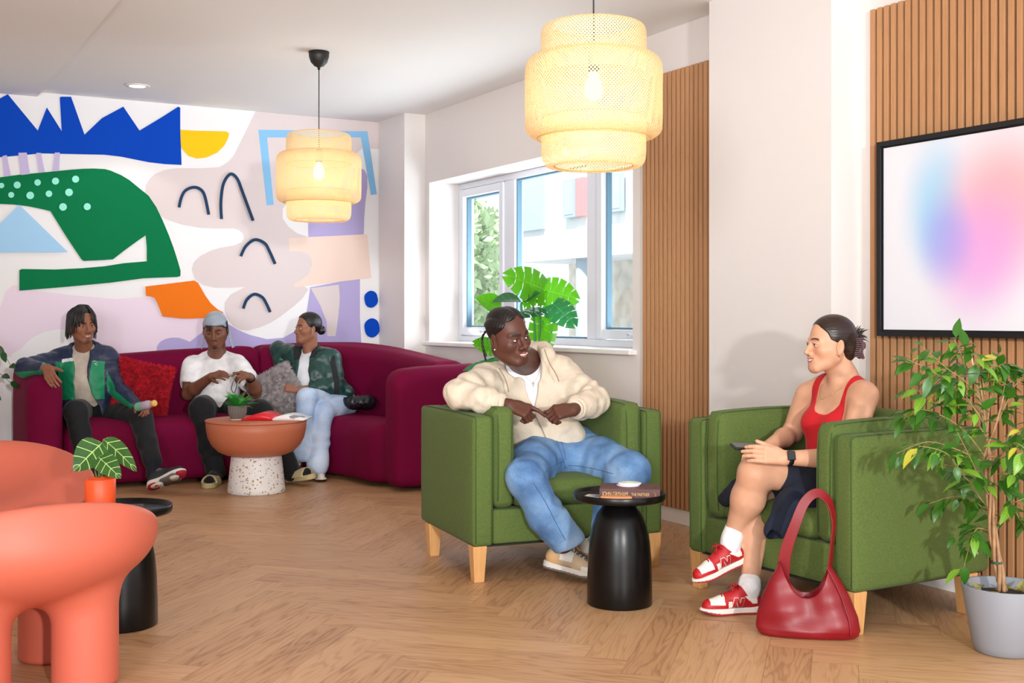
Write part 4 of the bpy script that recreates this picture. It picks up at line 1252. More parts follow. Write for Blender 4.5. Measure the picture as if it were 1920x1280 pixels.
# --- tall weeping fig in the grey pot (right)
def ficus():
    rr = random.Random(11)
    c = P(1884, 1225, 4.22); c.z = 0
    t = thing('potted_fig', 'tall weeping fig plant in a grey pot beside the wide slat panel', 'plant', c)
    inv = t.matrix_basis.inverted()
    b = MB(); b.lathe([(0, 0.0), (0.098, 0.0), (0.104, 0.006), (0.112, 0.03), (0.148, 0.236), (0.146, 0.24), (0.141, 0.236), (0.132, 0.17), (0, 0.17)], 64)
    b.obj('plant_pot', mat('grey_pot', '8d9098', 0.55), t, smooth=True)
    b = MB(); b.lathe([(0, 0.205), (0.06, 0.208), (0.134, 0.198), (0.134, 0.18)], 32); b.obj('soil', M_SOIL, t, smooth=True)
    D0 = 4.22
    st = MB(); tw = MB(); lv = Leaves()
    def stem(pts, r0, r1, mbx=st):
        p = smoothpath(pts, 6); n = len(p)
        mbx.tube([inv @ q for q in p], [r0 + (r1 - r0) * i / (n - 1) for i in range(n)], 7)
        return p
    # braided lower trunk
    base = [P(1880, 1108, D0), P(1872, 1060, D0), P(1862, 1000, D0), P(1856, 930, D0), P(1850, 860, D0)]
    trunks = []
    for k in range(4):
        ph = k * math.pi / 2
        pts = []
        for i, q in enumerate(base):
            w = 0.013 - 0.001 * i
            a = ph + i * 1.5
            pts.append(q + Vector((math.cos(a) * w, math.sin(a) * w, 0)))
        top = [P(1835, 700, D0 - 0.02), P(1860, 720, D0 + 0.06), P(1882, 740, D0 - 0.03), P(1900, 770, D0 + 0.05)][k]
        mid = [P(1846, 780, D0), P(1852, 790, D0 + 0.03), P(1866, 800, D0 - 0.02), P(1880, 850, D0 + 0.03)][k]
        trunks.append(stem(pts + [mid, top], 0.0075, 0.0032))
    cane = MB(); cane.tube([inv @ P(1870, 1090, D0 + 0.03), inv @ P(1856, 850, D0 + 0.02), inv @ P(1818, 652, D0 + 0.01)], 0.0042, 6)
    cane.obj('support_cane', mat('cane', 'd9b98a', 0.6), t, smooth=True)
    tie = MB(); tie.lathe([(0.016, -0.004), (0.02, -0.004), (0.02, 0.004), (0.016, 0.004)], 16, M=Matrix.Translation(inv @ P(1868, 1054, D0)), close=True)
    tie.obj('plant_tie', mat('green_tie', '1f4a35', 0.6), t)
    # branches: root pixel, tip pixel, how many leaves
    br = [((1850, 860), (1800, 800), (1735, 768), (1692, 780), 13), ((1850, 870), (1800, 845), (1740, 828), (1680, 850), 16),
          ((1852, 900), (1815, 900), (1775, 850), (1720, 835), 9), ((1846, 780), (1800, 740), (1755, 700), (1698, 672), 16),
          ((1846, 760), (1810, 715), (1775, 690), (1730, 650), 14), ((1842, 740), (1815, 700), (1800, 660), (1788, 632), 12),
          ((1846, 740), (1840, 700), (1830, 670), (1812, 655), 10), ((1860, 740), (1866, 700), (1872, 680), (1890, 690), 12),
          ((1866, 800), (1885, 760), (1905, 720), (1935, 690), 13), ((1880, 850), (1900, 820), (1920, 800), (1950, 790), 10),
          ((1852, 880), (1880, 850), (1905, 830), (1940, 860), 10), ((1856, 920), (1890, 890), (1915, 880), (1950, 900), 12),
          ((1862, 980), (1830, 940), (1790, 930), (1740, 945), 12), ((1860, 960), (1835, 930), (1800, 880), (1765, 870), 10),
          ((1866, 1000), (1835, 990), (1822, 1010), (1805, 1070), 7), ((1866, 1010), (1880, 960), (1905, 940), (1940, 930), 8),
          ((1866, 1020), (1850, 1000), (1828, 985), (1788, 1000), 7), ((1850, 820), (1820, 780), (1770, 755), (1705, 725), 12),
          ((1880, 860), (1890, 900), (1905, 960), (1925, 990), 8), ((1856, 930), (1838, 900), (1820, 860), (1795, 810), 9),
          ((1870, 790), (1880, 740), (1885, 700), (1870, 660), 10), ((1846, 800), (1830, 770), (1790, 720), (1760, 730), 10)]
    for q in br:
        z = [0, rr.uniform(-0.12, 0.12), rr.uniform(-0.22, 0.2)]
        z.append(z[2] + rr.uniform(-0.08, 0.06))
        pts = [P(u, v, D0 + dz) for (u, v), dz in zip(q[:4], z)]
        p = stem(pts, 0.003, 0.0009, tw)
        n = len(p)
        nl = int(q[4] * 1.9)
        for i in range(nl):
            f = 0.2 + 0.8 * (i + rr.random() * 0.5) / nl
            k = min(n - 2, int(f * (n - 1)))
            a = p[k]; tdir = (p[k + 1] - p[k]).normalized()
            side = Vector((rr.uniform(-1, 1), rr.uniform(-1, 1), rr.uniform(-0.9, 0.35))).normalized()
            d = (tdir * 0.6 + side * 0.8 + Vector((0, 0, -0.12))).normalized()
            pe = a + d * rr.uniform(0.01, 0.022) + Vector((0, 0, rr.uniform(-0.006, 0.006)))
            tw.tube([inv @ a, inv @ pe], 0.0007, 4)
            Ln = rr.uniform(0.055, 0.095)
            g = leaf_grid(Ln, Ln * rr.uniform(0.40, 0.5), 6, 0.18, rr.uniform(0.1, 0.7), shape=lambda t_: (math.sin(math.pi * min(1, t_ * 1.02) ** 0.8) ** 0.9) * (1 - 0.35 * t_), m=1)
            mi = 1 if rr.random() < 0.14 else (2 if rr.random() < 0.02 else 0)
            lv.add(g, orient(pe, d, (rr.uniform(-.35, .35), rr.uniform(-.6, .1), 0.9)), mi)
    # dry leaves on the soil
    dl = Leaves()
    for i in range(16):
        a = rr.uniform(0, 6.28); r = rr.uniform(0.04, 0.11)
        dl.add(leaf_grid(0.05, 0.024, 5, 0.5, rr.uniform(-0.6, 0.6), m=1), Matrix.Translation(c) @ orient((r * math.cos(a) , r * math.sin(a), 0.212), (rr.uniform(-1, 1), rr.uniform(-1, 1), rr.uniform(0, 0.5))), 0)
    dl.obj('fallen_leaves', [leafmat('dry_leaf', 'b5ab5e', 'd8cf90')], t)['kind'] = 'stuff'
    st.obj('stem', mat('fig_bark', 'a67f5b', 0.7, var=0.2, vscale=30), t, smooth=True)
    tw.obj('twigs', mat('fig_twig', '9a8a55', 0.7), t, smooth=True)
    lv.obj('foliage', [leafmat('fig_leaf', '2a5c14', '46802c', col2='4a8826', trans=0.3), leafmat('fig_leaf_light', '7db52e', '9ccb50'), leafmat('fig_leaf_yellow', 'd4cf3a', 'e4df70')], t)
ficus()

# --- swiss cheese plant by the window
def monstera_leaf(L_, W_, rr, droop=0.4):
    """heart shaped blade cut into lobes from its edge, built as strips"""
    vs = []; fs = []; uv = []
    def half(side):
        n = 5
        for k in range(n):
            # lobe k runs from the midrib outwards
            t0 = k / n + 0.008; t1 = (k + 1) / n - 0.012
            base = len(vs); S_ = 5
            for i in range(S_ + 1):
                s = i / S_
                for t in (t0, t1):
                    # outline radius of the heart at this height
                    a = t
                    w = W_ / 2 * (math.sin(math.pi * min(1, (a * 0.86 + 0.14)) ** 0.85) ** 0.7)
                    spread = (t - (t0 + t1) / 2)
                    gap = 1.0 if s < 0.55 else 1.0 - 0.16 * ((s - 0.55) / 0.45)
                    tt = (t0 + t1) / 2 + spread * gap
                    x = side * s * w * (0.985 if s < 1 else 0.97)
                    y = L_ * (tt * 1.0 - 0.10) - L_ * 0.16 * s * s * (1 - t * 2.0) * 1.0
                    z = -droop * L_ * (tt ** 2) * 0.45 - abs(s) ** 2 * W_ * 0.12 + 0.06 * W_ * s
                    vs.append(Vector((x, y, z))); uv.append((side * s, tt))
            for i in range(S_):
                q = base + i * 2
                fs.append((q, q + 2, q + 3, q + 1) if side > 0 else (q, q + 1, q + 3, q + 2))
            if k < n - 1:
                # web joining to the next lobe near the midrib
                nb = len(vs); w = W_ / 2 * (math.sin(math.pi * min(1, (t1 * 0.86 + 0.14)) ** 0.85) ** 0.7)
                for t in (t1, (k + 1) / n + 0.008):
                    for s in (0.0, 0.56):
                        x = side * s * w; y = L_ * (t - 0.10) - L_ * 0.16 * s * s * (1 - t * 2.0)
                        z = -droop * L_ * (t ** 2) * 0.45 - s * s * W_ * 0.12 + 0.06 * W_ * s
                        vs.append(Vector((x, y, z))); uv.append((side * s, t))
                fs.append((nb, nb + 1, nb + 3, nb + 2))
    half(1); half(-1)
    return vs, fs, uv
def monstera():
    rr = random.Random(4)
    D = 7.25
    base = P(1008, 1000, D); base.z = 0
    t = thing('cheese_plant', 'swiss cheese plant with split leaves standing in front of window', 'plant', base)
    inv = t.matrix_basis.inverted()
    b = MB(); b.lathe([(0, 0), (0.13, 0), (0.14, 0.01), (0.17, 0.32), (0.165, 0.325), (0.155, 0.3), (0, 0.29)], 48); b.obj('plant_pot', mat('white_pot', 'dedad5', 0.5), t, smooth=True)
    st = MB(); lv = Leaves()
    # leaf joint pixel, blade direction (image right, depth, up), length, width, material, depth offset
    spec = [((1014, 540), (-0.62, -0.35, 0.30), 0.25, 0.27, 1, 0.0, (0.3, -1, 0.55)), ((1024, 545), (0.62, -0.2, -0.12), 0.21, 0.24, 1, 0.1, (0.1, -1, 0.4)),
            ((978, 566), (-0.95, -0.2, 0.18), 0.20, 0.19, 0, -0.05, (0, -0.35, 1)), ((980, 566), (0.6, -0.15, 0.5), 0.13, 0.14, 0, -0.05, (0, -0.5, 1)),
            ((1012, 578), (-0.5, -0.6, -0.1), 0.17, 0.16, 0, 0.0, (0, -0.4, 1)), ((1040, 572), (0.5, -0.35, -0.42), 0.19, 0.21, 2, 0.0, (0.3, -1, 0.5)),
            ((940, 582), (-0.5, -0.3, 0.35), 0.20, 0.15, 1, 0.1, (0, -0.9, 0.7)), ((1018, 600), (-0.12, -0.2, -0.75), 0.26, 0.21, 1, 0.02, (-0.5, -1, 0.1)),
            ((930, 655), (-0.75, -0.2, 0.4), 0.17, 0.11, 0, 0.12, (0, -0.8, 0.8)), ((925, 650), (-0.3, -0.3, 0.1), 0.15, 0.13, 1, 0.1, (0, -1, 0.4)),
            ((935, 672), (-0.9, -0.3, -0.12), 0.23, 0.14, 2, 0.02, (0, -0.35, 1)), ((1000, 545), (-0.2, -0.5, -0.5), 0.14, 0.12, 1, 0.0, (0.3, -1, 0.3))]
    for (u, v), d, L_, W_, mi, dz, up in spec:
        p = P(u, v, D + dz)
        k = rr.uniform(-0.05, 0.05)
        b0 = base + Vector((k, k * 0.5, 0.30))
        mid = P(1008 + (u - 1008) * 0.35, 700, D + 0.02)
        pth = smoothpath([b0, mid, p + Vector((0, 0, -0.12)) * (0.6 if u > 950 else 0.2), p], 6)
        st.tube([inv @ q for q in pth], [0.009 - 0.005 * i / (len(pth) - 1) for i in range(len(pth))], 7)
        if u in (930, 978, 980, 940): g = leaf_grid(L_, W_, 8, 0.25, 0.35, m=2)
        else: g = monstera_leaf(L_, W_, rr)
        lv.add(g, orient(p, d, up), mi)
    st.obj('stem', mat('monstera_stem', '3f8a4c', 0.5), t, smooth=True)
    lv.obj('foliage', [leafmat('monstera_dark', '1f6b3c', '4f8d62', 0.25, 0.25, 5, 0.03), leafmat('monstera_light', '5fb81c', '7cc93a', 0.5, 0.3, 5, 0.03), leafmat('monstera_mid', '2f9150', '62b078', 0.35, 0.2, 5, 0.03)], t)
monstera()

# --- veined plant in the orange pot
def alocasia():
    c = P(188, 925, 4.50); c.z = TZ
    t = thing('potted_alocasia', 'small dark leaved plant with pale veins in bright orange pot', 'plant', c)
    inv = t.matrix_basis.inverted()
    b = MB(); b.lathe([(0, 0), (0.036, 0.0), (0.05, 0.007), (0.056, 0.024), (0.0575, 0.134), (0.055, 0.137), (0.052, 0.134), (0.051, 0.112), (0, 0.112)], 48)
    b.obj('plant_pot', mat('orange_pot', 'f0531e', 0.45), t, smooth=True)
    b = MB(); b.lathe([(0, 0.1125), (0.051, 0.1125)], 32); b.obj('soil', M_SOIL, t)
    st = MB(); lv = Leaves()
    sh = lambda t_: (math.sin(math.pi * min(1.0, t_ ** 0.62)) ** 0.75) * (1.0 if t_ > 0.1 else 0.75 + 2.5 * t_)
    D = 4.50
    spec = [((183, 838), (-0.55, -0.55, -0.62), 0.155, 0.125, (0.35, -1, 0.6), -0.01), ((166, 838), (-0.62, 0.05, -0.6), 0.17, 0.13, (-0.9, -0.5, 0.8), 0.03),
            ((205, 832), (0.72, 0.1, -0.62), 0.19, 0.085, (0.5, -0.7, 0.7), 0.02), ((191, 862), (0.75, -0.35, -0.52), 0.135, 0.085, (0.1, -1, 0.7), -0.04)]
    for (u, v), d, L_, W_, up, dz in spec:
        p = P(u, v, D + dz)
        b0 = P(186 + (u - 186) * 0.25, 895, D)
        pth = smoothpath([b0, (b0 + p) / 2 + Vector((0.0, 0, 0.006)), p + Vector(d) * 0.012], 5)
        st.tube([inv @ q for q in pth], 0.0026, 6)
        g = leaf_grid(L_, W_, 14, 0.12, 0.25, sh, 5)
        # start a little behind the joint so that the blade has its two back lobes
        for q in g[0]: q.y -= L_ * 0.16
        lv.add(g, orient(p, d, up), 0)
    st.obj('stem', mat('alocasia_stem', '6e7a3a', 0.5), t, smooth=True)
    lv.obj('foliage', [leafmat('alocasia_leaf', '23501c', 'b4d680', 0.2, 0.18, 4.5, 0.055, '3c6a26')], t)
alocasia()

# --- small artificial fern on the coffee table
def fern():
    rr = random.Random(8)
    c = Vector((CT[0] - 0.115, CT[1] - 0.07, CZ))
    t = thing('potted_fern', 'small bright green fern in ribbed grey pot on terracotta table', 'plant', c)
    n = 96; b = MB(); vs = []; fs = []
    prof = [(0.042, 0.004), (0.05, 0.02), (0.06, 0.05), (0.064, 0.09), (0.064, 0.10), (0.058, 0.10), (0.055, 0.085), (0.0, 0.085)]
    for i in range(n):
        a = 2 * math.pi * i / n
        for k, (r, z) in enumerate(prof):
            rr_ = r * (1 + (0.018 if i % 4 < 2 else -0.018) * (1 if k < 5 else 0)); vs.append((rr_ * math.cos(a), rr_ * math.sin(a), z))
    K = len(prof)
    for i in range(n):
        j = (i + 1) % n
        for k in range(K - 1): fs.append((i * K + k, j * K + k, j * K + k + 1, i * K + k + 1))
    b.add(vs, fs); b.obj('plant_pot', mat('ribbed_pot', '6d6660', 0.7), t)
    b = MB(); b.lathe([(0, 0), (0.045, 0), (0.047, 0.004), (0.042, 0.012), (0, 0.012)], 32); b.obj('saucer', mat('saucer_pale', 'd9b79b', 0.5), t, smooth=True)
    lv = Leaves()
    for i in range(34):
        a = 2 * math.pi * i / 34 * 1.9; el = rr.uniform(0.25, 1.25)
        d = Vector((math.cos(a) * math.cos(el), math.sin(a) * math.cos(el), math.sin(el)))
        L_ = rr.uniform(0.11, 0.17) * (1.1 if el > 0.9 else 1.0)
        for s in range(1, 15):
            f = s / 14; p = Vector((0, 0, 0.085)) + d * L_ * f + Vector((0, 0, -0.05 * f * f))
            w = 0.026 * math.sin(math.pi * min(1, f * 0.85 + 0.12)) + 0.004
            side = d.cross(Vector((0, 0, 1))).normalized()
            for sd in (-1, 1):
                dd = (side * sd + d * 0.7 + Vector((0, 0, rr.uniform(-.2, .3)))).normalized()
                lv.add(leaf_grid(w, w * 0.42, 3, 0.1, 0.2, m=1), Matrix.Translation(c) @ orient(p, dd), 0)
    lv.obj('foliage', [leafmat('fern_leaf', '22a838', '4fd060', 0.35, 0.4, 3, 0.05, '57c94a')], t)
fern()

# --- small tree at the end of the sofa, at the picture's edge
def sideplant():
    rr = random.Random(21)
    c = RW(0.77, 8.95); D = c.y
    t = thing('potted_tree', 'broad leaved potted tree standing beyond the end of the sofa', 'plant', (c.x, c.y, 0))
    inv = t.matrix_basis.inverted()
    b = MB(); b.lathe([(0, 0), (0.12, 0), (0.13, 0.01), (0.15, 0.26), (0.14, 0.26), (0.13, 0.22), (0, 0.22)], 48); b.obj('plant_pot', mat('pale_pot', 'cfc9c0', 0.6), t, smooth=True)
    st = MB(); lv = Leaves()
    st.tube([(0, 0, 0.2), (0.02, 0, 0.6), (-0.02, 0.02, 1.1)], [0.012, 0.01, 0.006], 8)
    for i in range(18):
        h = rr.uniform(0.45, 1.08); a = rr.uniform(0, 6.28); r = rr.uniform(0.12, 0.27)
        e = Vector((math.cos(a) * r, math.sin(a) * r * 0.6, h + rr.uniform(-0.1, 0.12)))
        pth = smoothpath([(0, 0, h - 0.1), (e.x * 0.5, e.y * 0.5, h + 0.06), e], 4)
        st.tube(pth, [0.004 - 0.0025 * k / (len(pth) - 1) for k in range(len(pth))], 5)
        for k in range(5):
            q = pth[int((0.4 + 0.6 * k / 4) * (len(pth) - 1))]
            d = Vector((rr.uniform(-1, 1), rr.uniform(-1, 1), rr.uniform(-1, 0))).normalized()
            lv.add(leaf_grid(rr.uniform(0.07, 0.11), 0.045, 6, 0.15, 0.4, m=1), Matrix.Translation((c.x, c.y, 0)) @ orient(q, d, (0, -1, 0.6)), 0)
    st.obj('stem', mat('brown_stem', '6b5138', 0.7), t, smooth=True)
    lv.obj('foliage', [leafmat('side_leaf', '1f4a26', '3c6b3c', 0.25, 0.3, 5, 0.04, '2f6a2c')], t)
sideplant()

# --- soft things on the sofa
def fluffy(name, label, loc, half, R, col, col2, seed, cat='cushion', n=11000, ln=0.026):
    t = thing(name, label, cat, loc)
    rr = np.random.RandomState(seed)
    hx, hy, hz = half; e = 2.6
    def surf(x, z, sd):
        t_ = np.sqrt(np.maximum((1 - np.abs(x) ** e) * (1 - np.abs(z) ** e), 0))
        pin = 1 - 0.07 * (1 - np.abs(z) ** 2) * np.abs(x) ** 2; pin2 = 1 - 0.07 * (1 - np.abs(x) ** 2) * np.abs(z) ** 2
        return np.stack([x * hx * pin, sd * hy * t_ + 0.006 * np.sin(7 * x + 3 * z), z * hz * pin2], -1)
    R = np.array(R)
    x = rr.uniform(-1, 1, n); z = rr.uniform(-1, 1, n); sd = np.where(rr.rand(n) < 0.75, -1.0, 1.0)
    pts = surf(x, z, sd); e1 = surf(np.clip(x + 0.01, -1, 1), z, sd) - surf(np.clip(x - 0.01, -1, 1), z, sd); e2 = surf(x, np.clip(z + 0.01, -1, 1), sd) - surf(x, np.clip(z - 0.01, -1, 1), sd)
    nrm = np.cross(e1, e2) * -sd[:, None]; nrm /= np.linalg.norm(nrm, axis=1)[:, None] + 1e-9
    pts = pts @ R.T; nrm = nrm @ R.T
    b = MB(); m = 28; q_ = np.sin(np.linspace(-1, 1, m + 1) * np.pi / 2); gx, gz = np.meshgrid(q_, q_, indexing='ij')
    for s_d in (-1.0, 1.0):
        G = surf(gx.ravel(), gz.ravel(), s_d) @ R.T
        b.add(G, [(i * (m + 1) + j, (i + 1) * (m + 1) + j, (i + 1) * (m + 1) + j + 1, i * (m + 1) + j + 1) for i in range(m) for j in range(m)])
    mm = mat(name + '_cloth_%d' % seed, col, 0.9, var=0.15, vscale=30, col2=col2)
    b.obj('cover', mm, t, smooth=True, weld=True)
    # pile of tufts
    tv = np.zeros((n, 4, 3)); jit = rr.normal(0, 0.45, (n, 3))
    d = nrm + jit; d /= np.linalg.norm(d, axis=1)[:, None]
    s1 = np.cross(d, rr.normal(0, 1, (n, 3))); s1 /= np.linalg.norm(s1, axis=1)[:, None]; s2 = np.cross(d, s1)
    w = 0.0028
    tv[:, 0] = pts + s1 * w; tv[:, 1] = pts - s1 * w * 0.5 + s2 * w; tv[:, 2] = pts - s1 * w * 0.5 - s2 * w
    tv[:, 3] = pts + d * (ln * rr.uniform(0.6, 1.2, (n, 1)))
    q = np.arange(n)[:, None] * 4
    f = np.concatenate([q + [0, 1, 3], q + [1, 2, 3], q + [2, 0, 3]])
    me = bpy.data.meshes.new('pile'); me.from_pydata([tuple(a) for a in tv.reshape(-1, 3)], [], [tuple(a) for a in f])
    link('pile', me, mm, t, False)['kind'] = 'stuff'
    return t
def rot(ax, deg): return np.array(Matrix.Rotation(math.radians(deg), 3, ax))
fluffy('cushion', 'shaggy red cushion leaning on the sofa back between two men', P(268, 728, 8.62), (0.20, 0.085, 0.195), rot('Y', 14) @ rot('Z', 25) @ rot('X', -14), 'b00f22', 'cc1830', 1)
fluffy('cushion', 'shaggy grey cushion leaning beside the woman in the green jacket', P(520, 738, 8.95), (0.19, 0.085, 0.195), rot('Y', -28) @ rot('Z', 20) @ rot('X', -12), 'a3999a', 'bdb4b4', 2)
s_ = Sdf(0.03); bc = P(672, 757, 9.0)
for i in range(9):
    a = i * 2.4; s_.ell(np.array(bc) + V(math.cos(a) * 0.075, math.sin(a) * 0.05, 0.01 * (i % 3)), (0.06, 0.05, 0.045))
s_.disp = lambda P_: 0.006 * sn(P_, 70)
s_.damp = 0.006
t = thing('cloth_bag', 'crumpled black bag lying on sofa seat behind the woman', 'bag', bc)
s_.obj('fabric', mat('black_nylon', '14141c', 0.4), 0.006, t)
b = MB(); b.tube(smoothpath([(-0.02, -0.06, 0.03), (0.0, -0.07, 0.055), (0.03, -0.06, 0.05), (0.05, -0.05, 0.02)], 6), 0.004, 6); b.obj('strap', mat('black_webbing', '2a2a33', 0.6), t, smooth=True)
# ------------------------------------------------------------------ people
def skin_mat():
    m = bpy.data.materials.new('skin'); m.use_nodes = True
    nt = m.node_tree; N = nt.nodes; L = nt.links; b = N['Principled BSDF']
    a = N.new('ShaderNodeAttribute'); a.attribute_name = 'Col'
    L.new(a.outputs['Color'], b.inputs['Base Color'])
    b.inputs['Roughness'].default_value = 0.48; b.inputs['Specular IOR Level'].default_value = 0.35
    b.inputs['Subsurface Weight'].default_value = 0.04; b.inputs['Subsurface Radius'].default_value = (0.012, 0.004, 0.002)
    return m
M_SKIN = skin_mat()
def cloth_mat(name, col, rough=0.85, wv=0.10, vs=14, b=0.35, bs=22, fine=0.0, sheen=0.1):
    m = mat(name, col, rough, var=wv, vscale=vs, bump=b, bscale=bs, sheen=sheen, bdet=3)
    m.node_tree.nodes['Bump'].inputs['Distance'].default_value = 0.012
    return m
def hair_mat(name, col, stretch=(1, 1, 1), rough=0.38):
    return mat(name, col, rough, var=0.3, vscale=60, bump=0.18, bscale=220, stretch=stretch)
def sm(e0, e1, x):
    t = np.clip((x - e0) / (e1 - e0), 0, 1); return t * t * (3 - 2 * t)
def lin(c): return np.array(srgb(c)[:3])

def head(S, F, nose=1.0, jaw=1.0, lips=1.0, brow=1.0, smile=0.0):
    """cranium, face, ears in the head frame F (origin between the ears at eye height)"""
    p = F.p; c = F.sc; R = F.R
    def e(x, y, z, rx, ry, rz, k=0.02, op='u', RR=None): S.ell(p(x, y, z), (rx * c, ry * c, rz * c), R if RR is None else R @ RR, k * c, op)
    def q(a, b, ra, rb, k=0.015, op='u', **kw): S.cone(p(*a), p(*b), ra * c, rb * c, k * c, op, **kw)
    e(0, -0.012, 0.036, 0.076, 0.094, 0.084, 0.02)
    e(0, 0.028, -0.030, 0.061, 0.060, 0.080, 0.03)
    for s in (-1, 1):
        q((s * 0.050, 0.0, -0.055), (s * 0.020, 0.068, -0.100 ), 0.022 * jaw, 0.018, 0.03)
        q((s * 0.045, 0.055, -0.025), (s * 0.052, 0.025, -0.02), 0.021, 0.022, 0.03)          # cheeks
        q((s * 0.012, 0.083, 0.019), (s * 0.043, 0.066, 0.018), 0.0095 * brow, 0.009, 0.014)      # brow
    e(0, 0.071, -0.100, 0.020 * jaw, 0.016, 0.017, 0.02)
    for s in (-1, 1):
        e(s * 0.032, 0.094, -0.001, 0.020, 0.019, 0.0145, 0.014, 's')
        e(s * 0.0315, 0.0735, -0.001, 0.0155, 0.0135, 0.0135, 0.003)                          # lids and eyeball
        q((s * 0.019, 0.0835, 0.0045), (s * 0.031, 0.0885, 0.0085), 0.0026, 0.0032, 0.003)
        q((s * 0.031, 0.0885, 0.0085), (s * 0.0455, 0.0765, 0.0045), 0.0032, 0.0026, 0.003)
    q((0, 0.083, 0.010), (0, 0.104, -0.030), 0.0075, 0.0100 * nose, 0.012)
    e(0, 0.106, -0.035, 0.0105 * nose, 0.0105, 0.0095, 0.008)
    for s in (-1, 1):
        e(s * 0.0125 * nose, 0.094, -0.038, 0.0085 * nose, 0.0105, 0.0078, 0.006)
        e(s * 0.0065 * nose, 0.1015, -0.0455, 0.0035, 0.005, 0.003, 0.002, 's')
    e(0, 0.078, -0.062, 0.030, 0.016, 0.022, 0.02)
    mz = -0.0655
    sl = smile
    for s in (-1, 1):
        q((0, 0.0935, mz + 0.0045 + 0.001 * sl), (s * (0.021 + 0.004 * sl), 0.0805, mz + 0.001 + 0.007 * sl), 0.0052 * lips, 0.0022, 0.004)
        q((0, 0.0925, mz - 0.0085 - 0.003 * sl), (s * (0.019 + 0.005 * sl), 0.0805, mz - 0.002 + 0.006 * sl), 0.0060 * lips, 0.0024, 0.004)
        q((0, 0.1015, mz - 0.0022 - 0.001 * sl), (s * (0.019 + 0.004 * sl), 0.088, mz - 0.0005 + 0.006 * sl), 0.0020 + 0.0036 * sl, 0.0012 + 0.001 * sl, 0.002, 's')
    if sl > 0: e(0, 0.078, mz - 0.001, 0.021, 0.0115, 0.010, 0.001)
    for s in (-1, 1):
        RR = np.array(Matrix.Rotation(s * -0.35, 3, 'Z')) @ np.array(Matrix.Rotation(0.15, 3, 'X'))
        e(s * 0.080, -0.008, -0.012, 0.009, 0.020, 0.032, 0.006, 'u', RR)
        e(s * 0.088, -0.004, -0.008, 0.006, 0.012, 0.020, 0.004, 's', RR)
        e(s * 0.077, 0.002, -0.036, 0.006, 0.008, 0.010, 0.006)

def face_paint(F, base, lip, brow='17100d', look=(0, 0), beard=0.0, smile=0.0, lids=1.0, blush=None):
    B = lin(base)
    def f(P):
        q = F.inv(P); x, y, z = q[:, 0], q[:, 1], q[:, 2]
        n = len(P); c = np.tile(B, (n, 1)) * (1 + 0.05 * sn(P, 55))[:, None]
        def mixc(col, w):
            nonlocal c
            c = c * (1 - w[:, None]) + np.asarray(col)[None] * w[:, None]
        front = sm(0.03, 0.05, y) * (np.abs(x) < 0.075)
        if blush is not None:
            mixc(lin(blush), 0.45 * np.exp(-(((np.abs(x) - 0.042) / 0.02) ** 2 + ((z + 0.03) / 0.02) ** 2)) * front)
        if beard > 0:
            w = beard * np.maximum(np.exp(-((x / 0.02) ** 2 + ((z + 0.103) / 0.016) ** 2)), 0.8 * np.exp(-((np.abs(x) / 0.022) ** 4 + ((z + 0.053 + 0.25 * np.abs(x)) / 0.0045) ** 2)))
            mixc(lin('150f0c'), w * sm(0.04, 0.06, y))
        mz = -0.0655
        zc = z - mz - smile * 0.007 * (x / 0.024) ** 2
        wl_ = 0.0225 + 0.004 * smile; t_ = np.maximum(1 - (x / wl_) ** 2, 0) ** 0.7
        fr_ = sm(0.068, 0.074, y)
        lu = sm(-0.001, 0.001, 0.0078 * t_ - zc) * sm(-0.001, 0.001, zc + (0.0125 + 0.0025 * smile) * t_) * (t_ > 0.02) * fr_
        mixc(lin(lip), 0.9 * lu)
        op_ = (0.0016 + 0.0030 * smile) * t_; zo = zc + 0.0022 + 0.0008 * smile
        inside = sm(-0.0006, 0.0006, op_ - np.abs(zo)) * fr_ * (t_ > 0.05)
        mixc(lin('25100e'), 0.9 * inside)
        if smile > 0: mixc(lin('eee8e0'), inside * sm(-0.0022, -0.0012, zo) * sm(0.25, 0.4, t_))
        for s in (-1, 1):
            X = x - s * 0.0315; Z = z + 0.001
            am = 0.0070 * lids * (1 - (X / 0.0150) ** 2)
            ins = sm(-0.0012, 0.0012, am - np.abs(Z + 0.001)) * (y > 0.06)
            mixc(lin('e8e2dc'), ins)
            ir = np.sqrt((X - look[0]) ** 2 + (Z - look[1]) ** 2)
            mixc(lin('2a1a12'), ins * (1 - sm(0.0055, 0.0068, ir)))
            ls = np.exp(-((Z + 0.001 - am) / 0.0019) ** 2) * (np.abs(X) < 0.0158) * (y > 0.058)
            mixc(lin('0e0a09'), 0.85 * ls)
            bz = 0.0195 + 0.004 * (1 - ((np.abs(x) - 0.03) / 0.018) ** 2)
            bw = np.exp(-((z - bz) / 0.0038) ** 4) * sm(0.010, 0.014, np.abs(x)) * (1 - sm(0.046, 0.052, np.abs(x))) * (y > 0.05)
            mixc(lin(brow), 0.95 * bw)
        return np.clip(c, 0, 1)
    return f

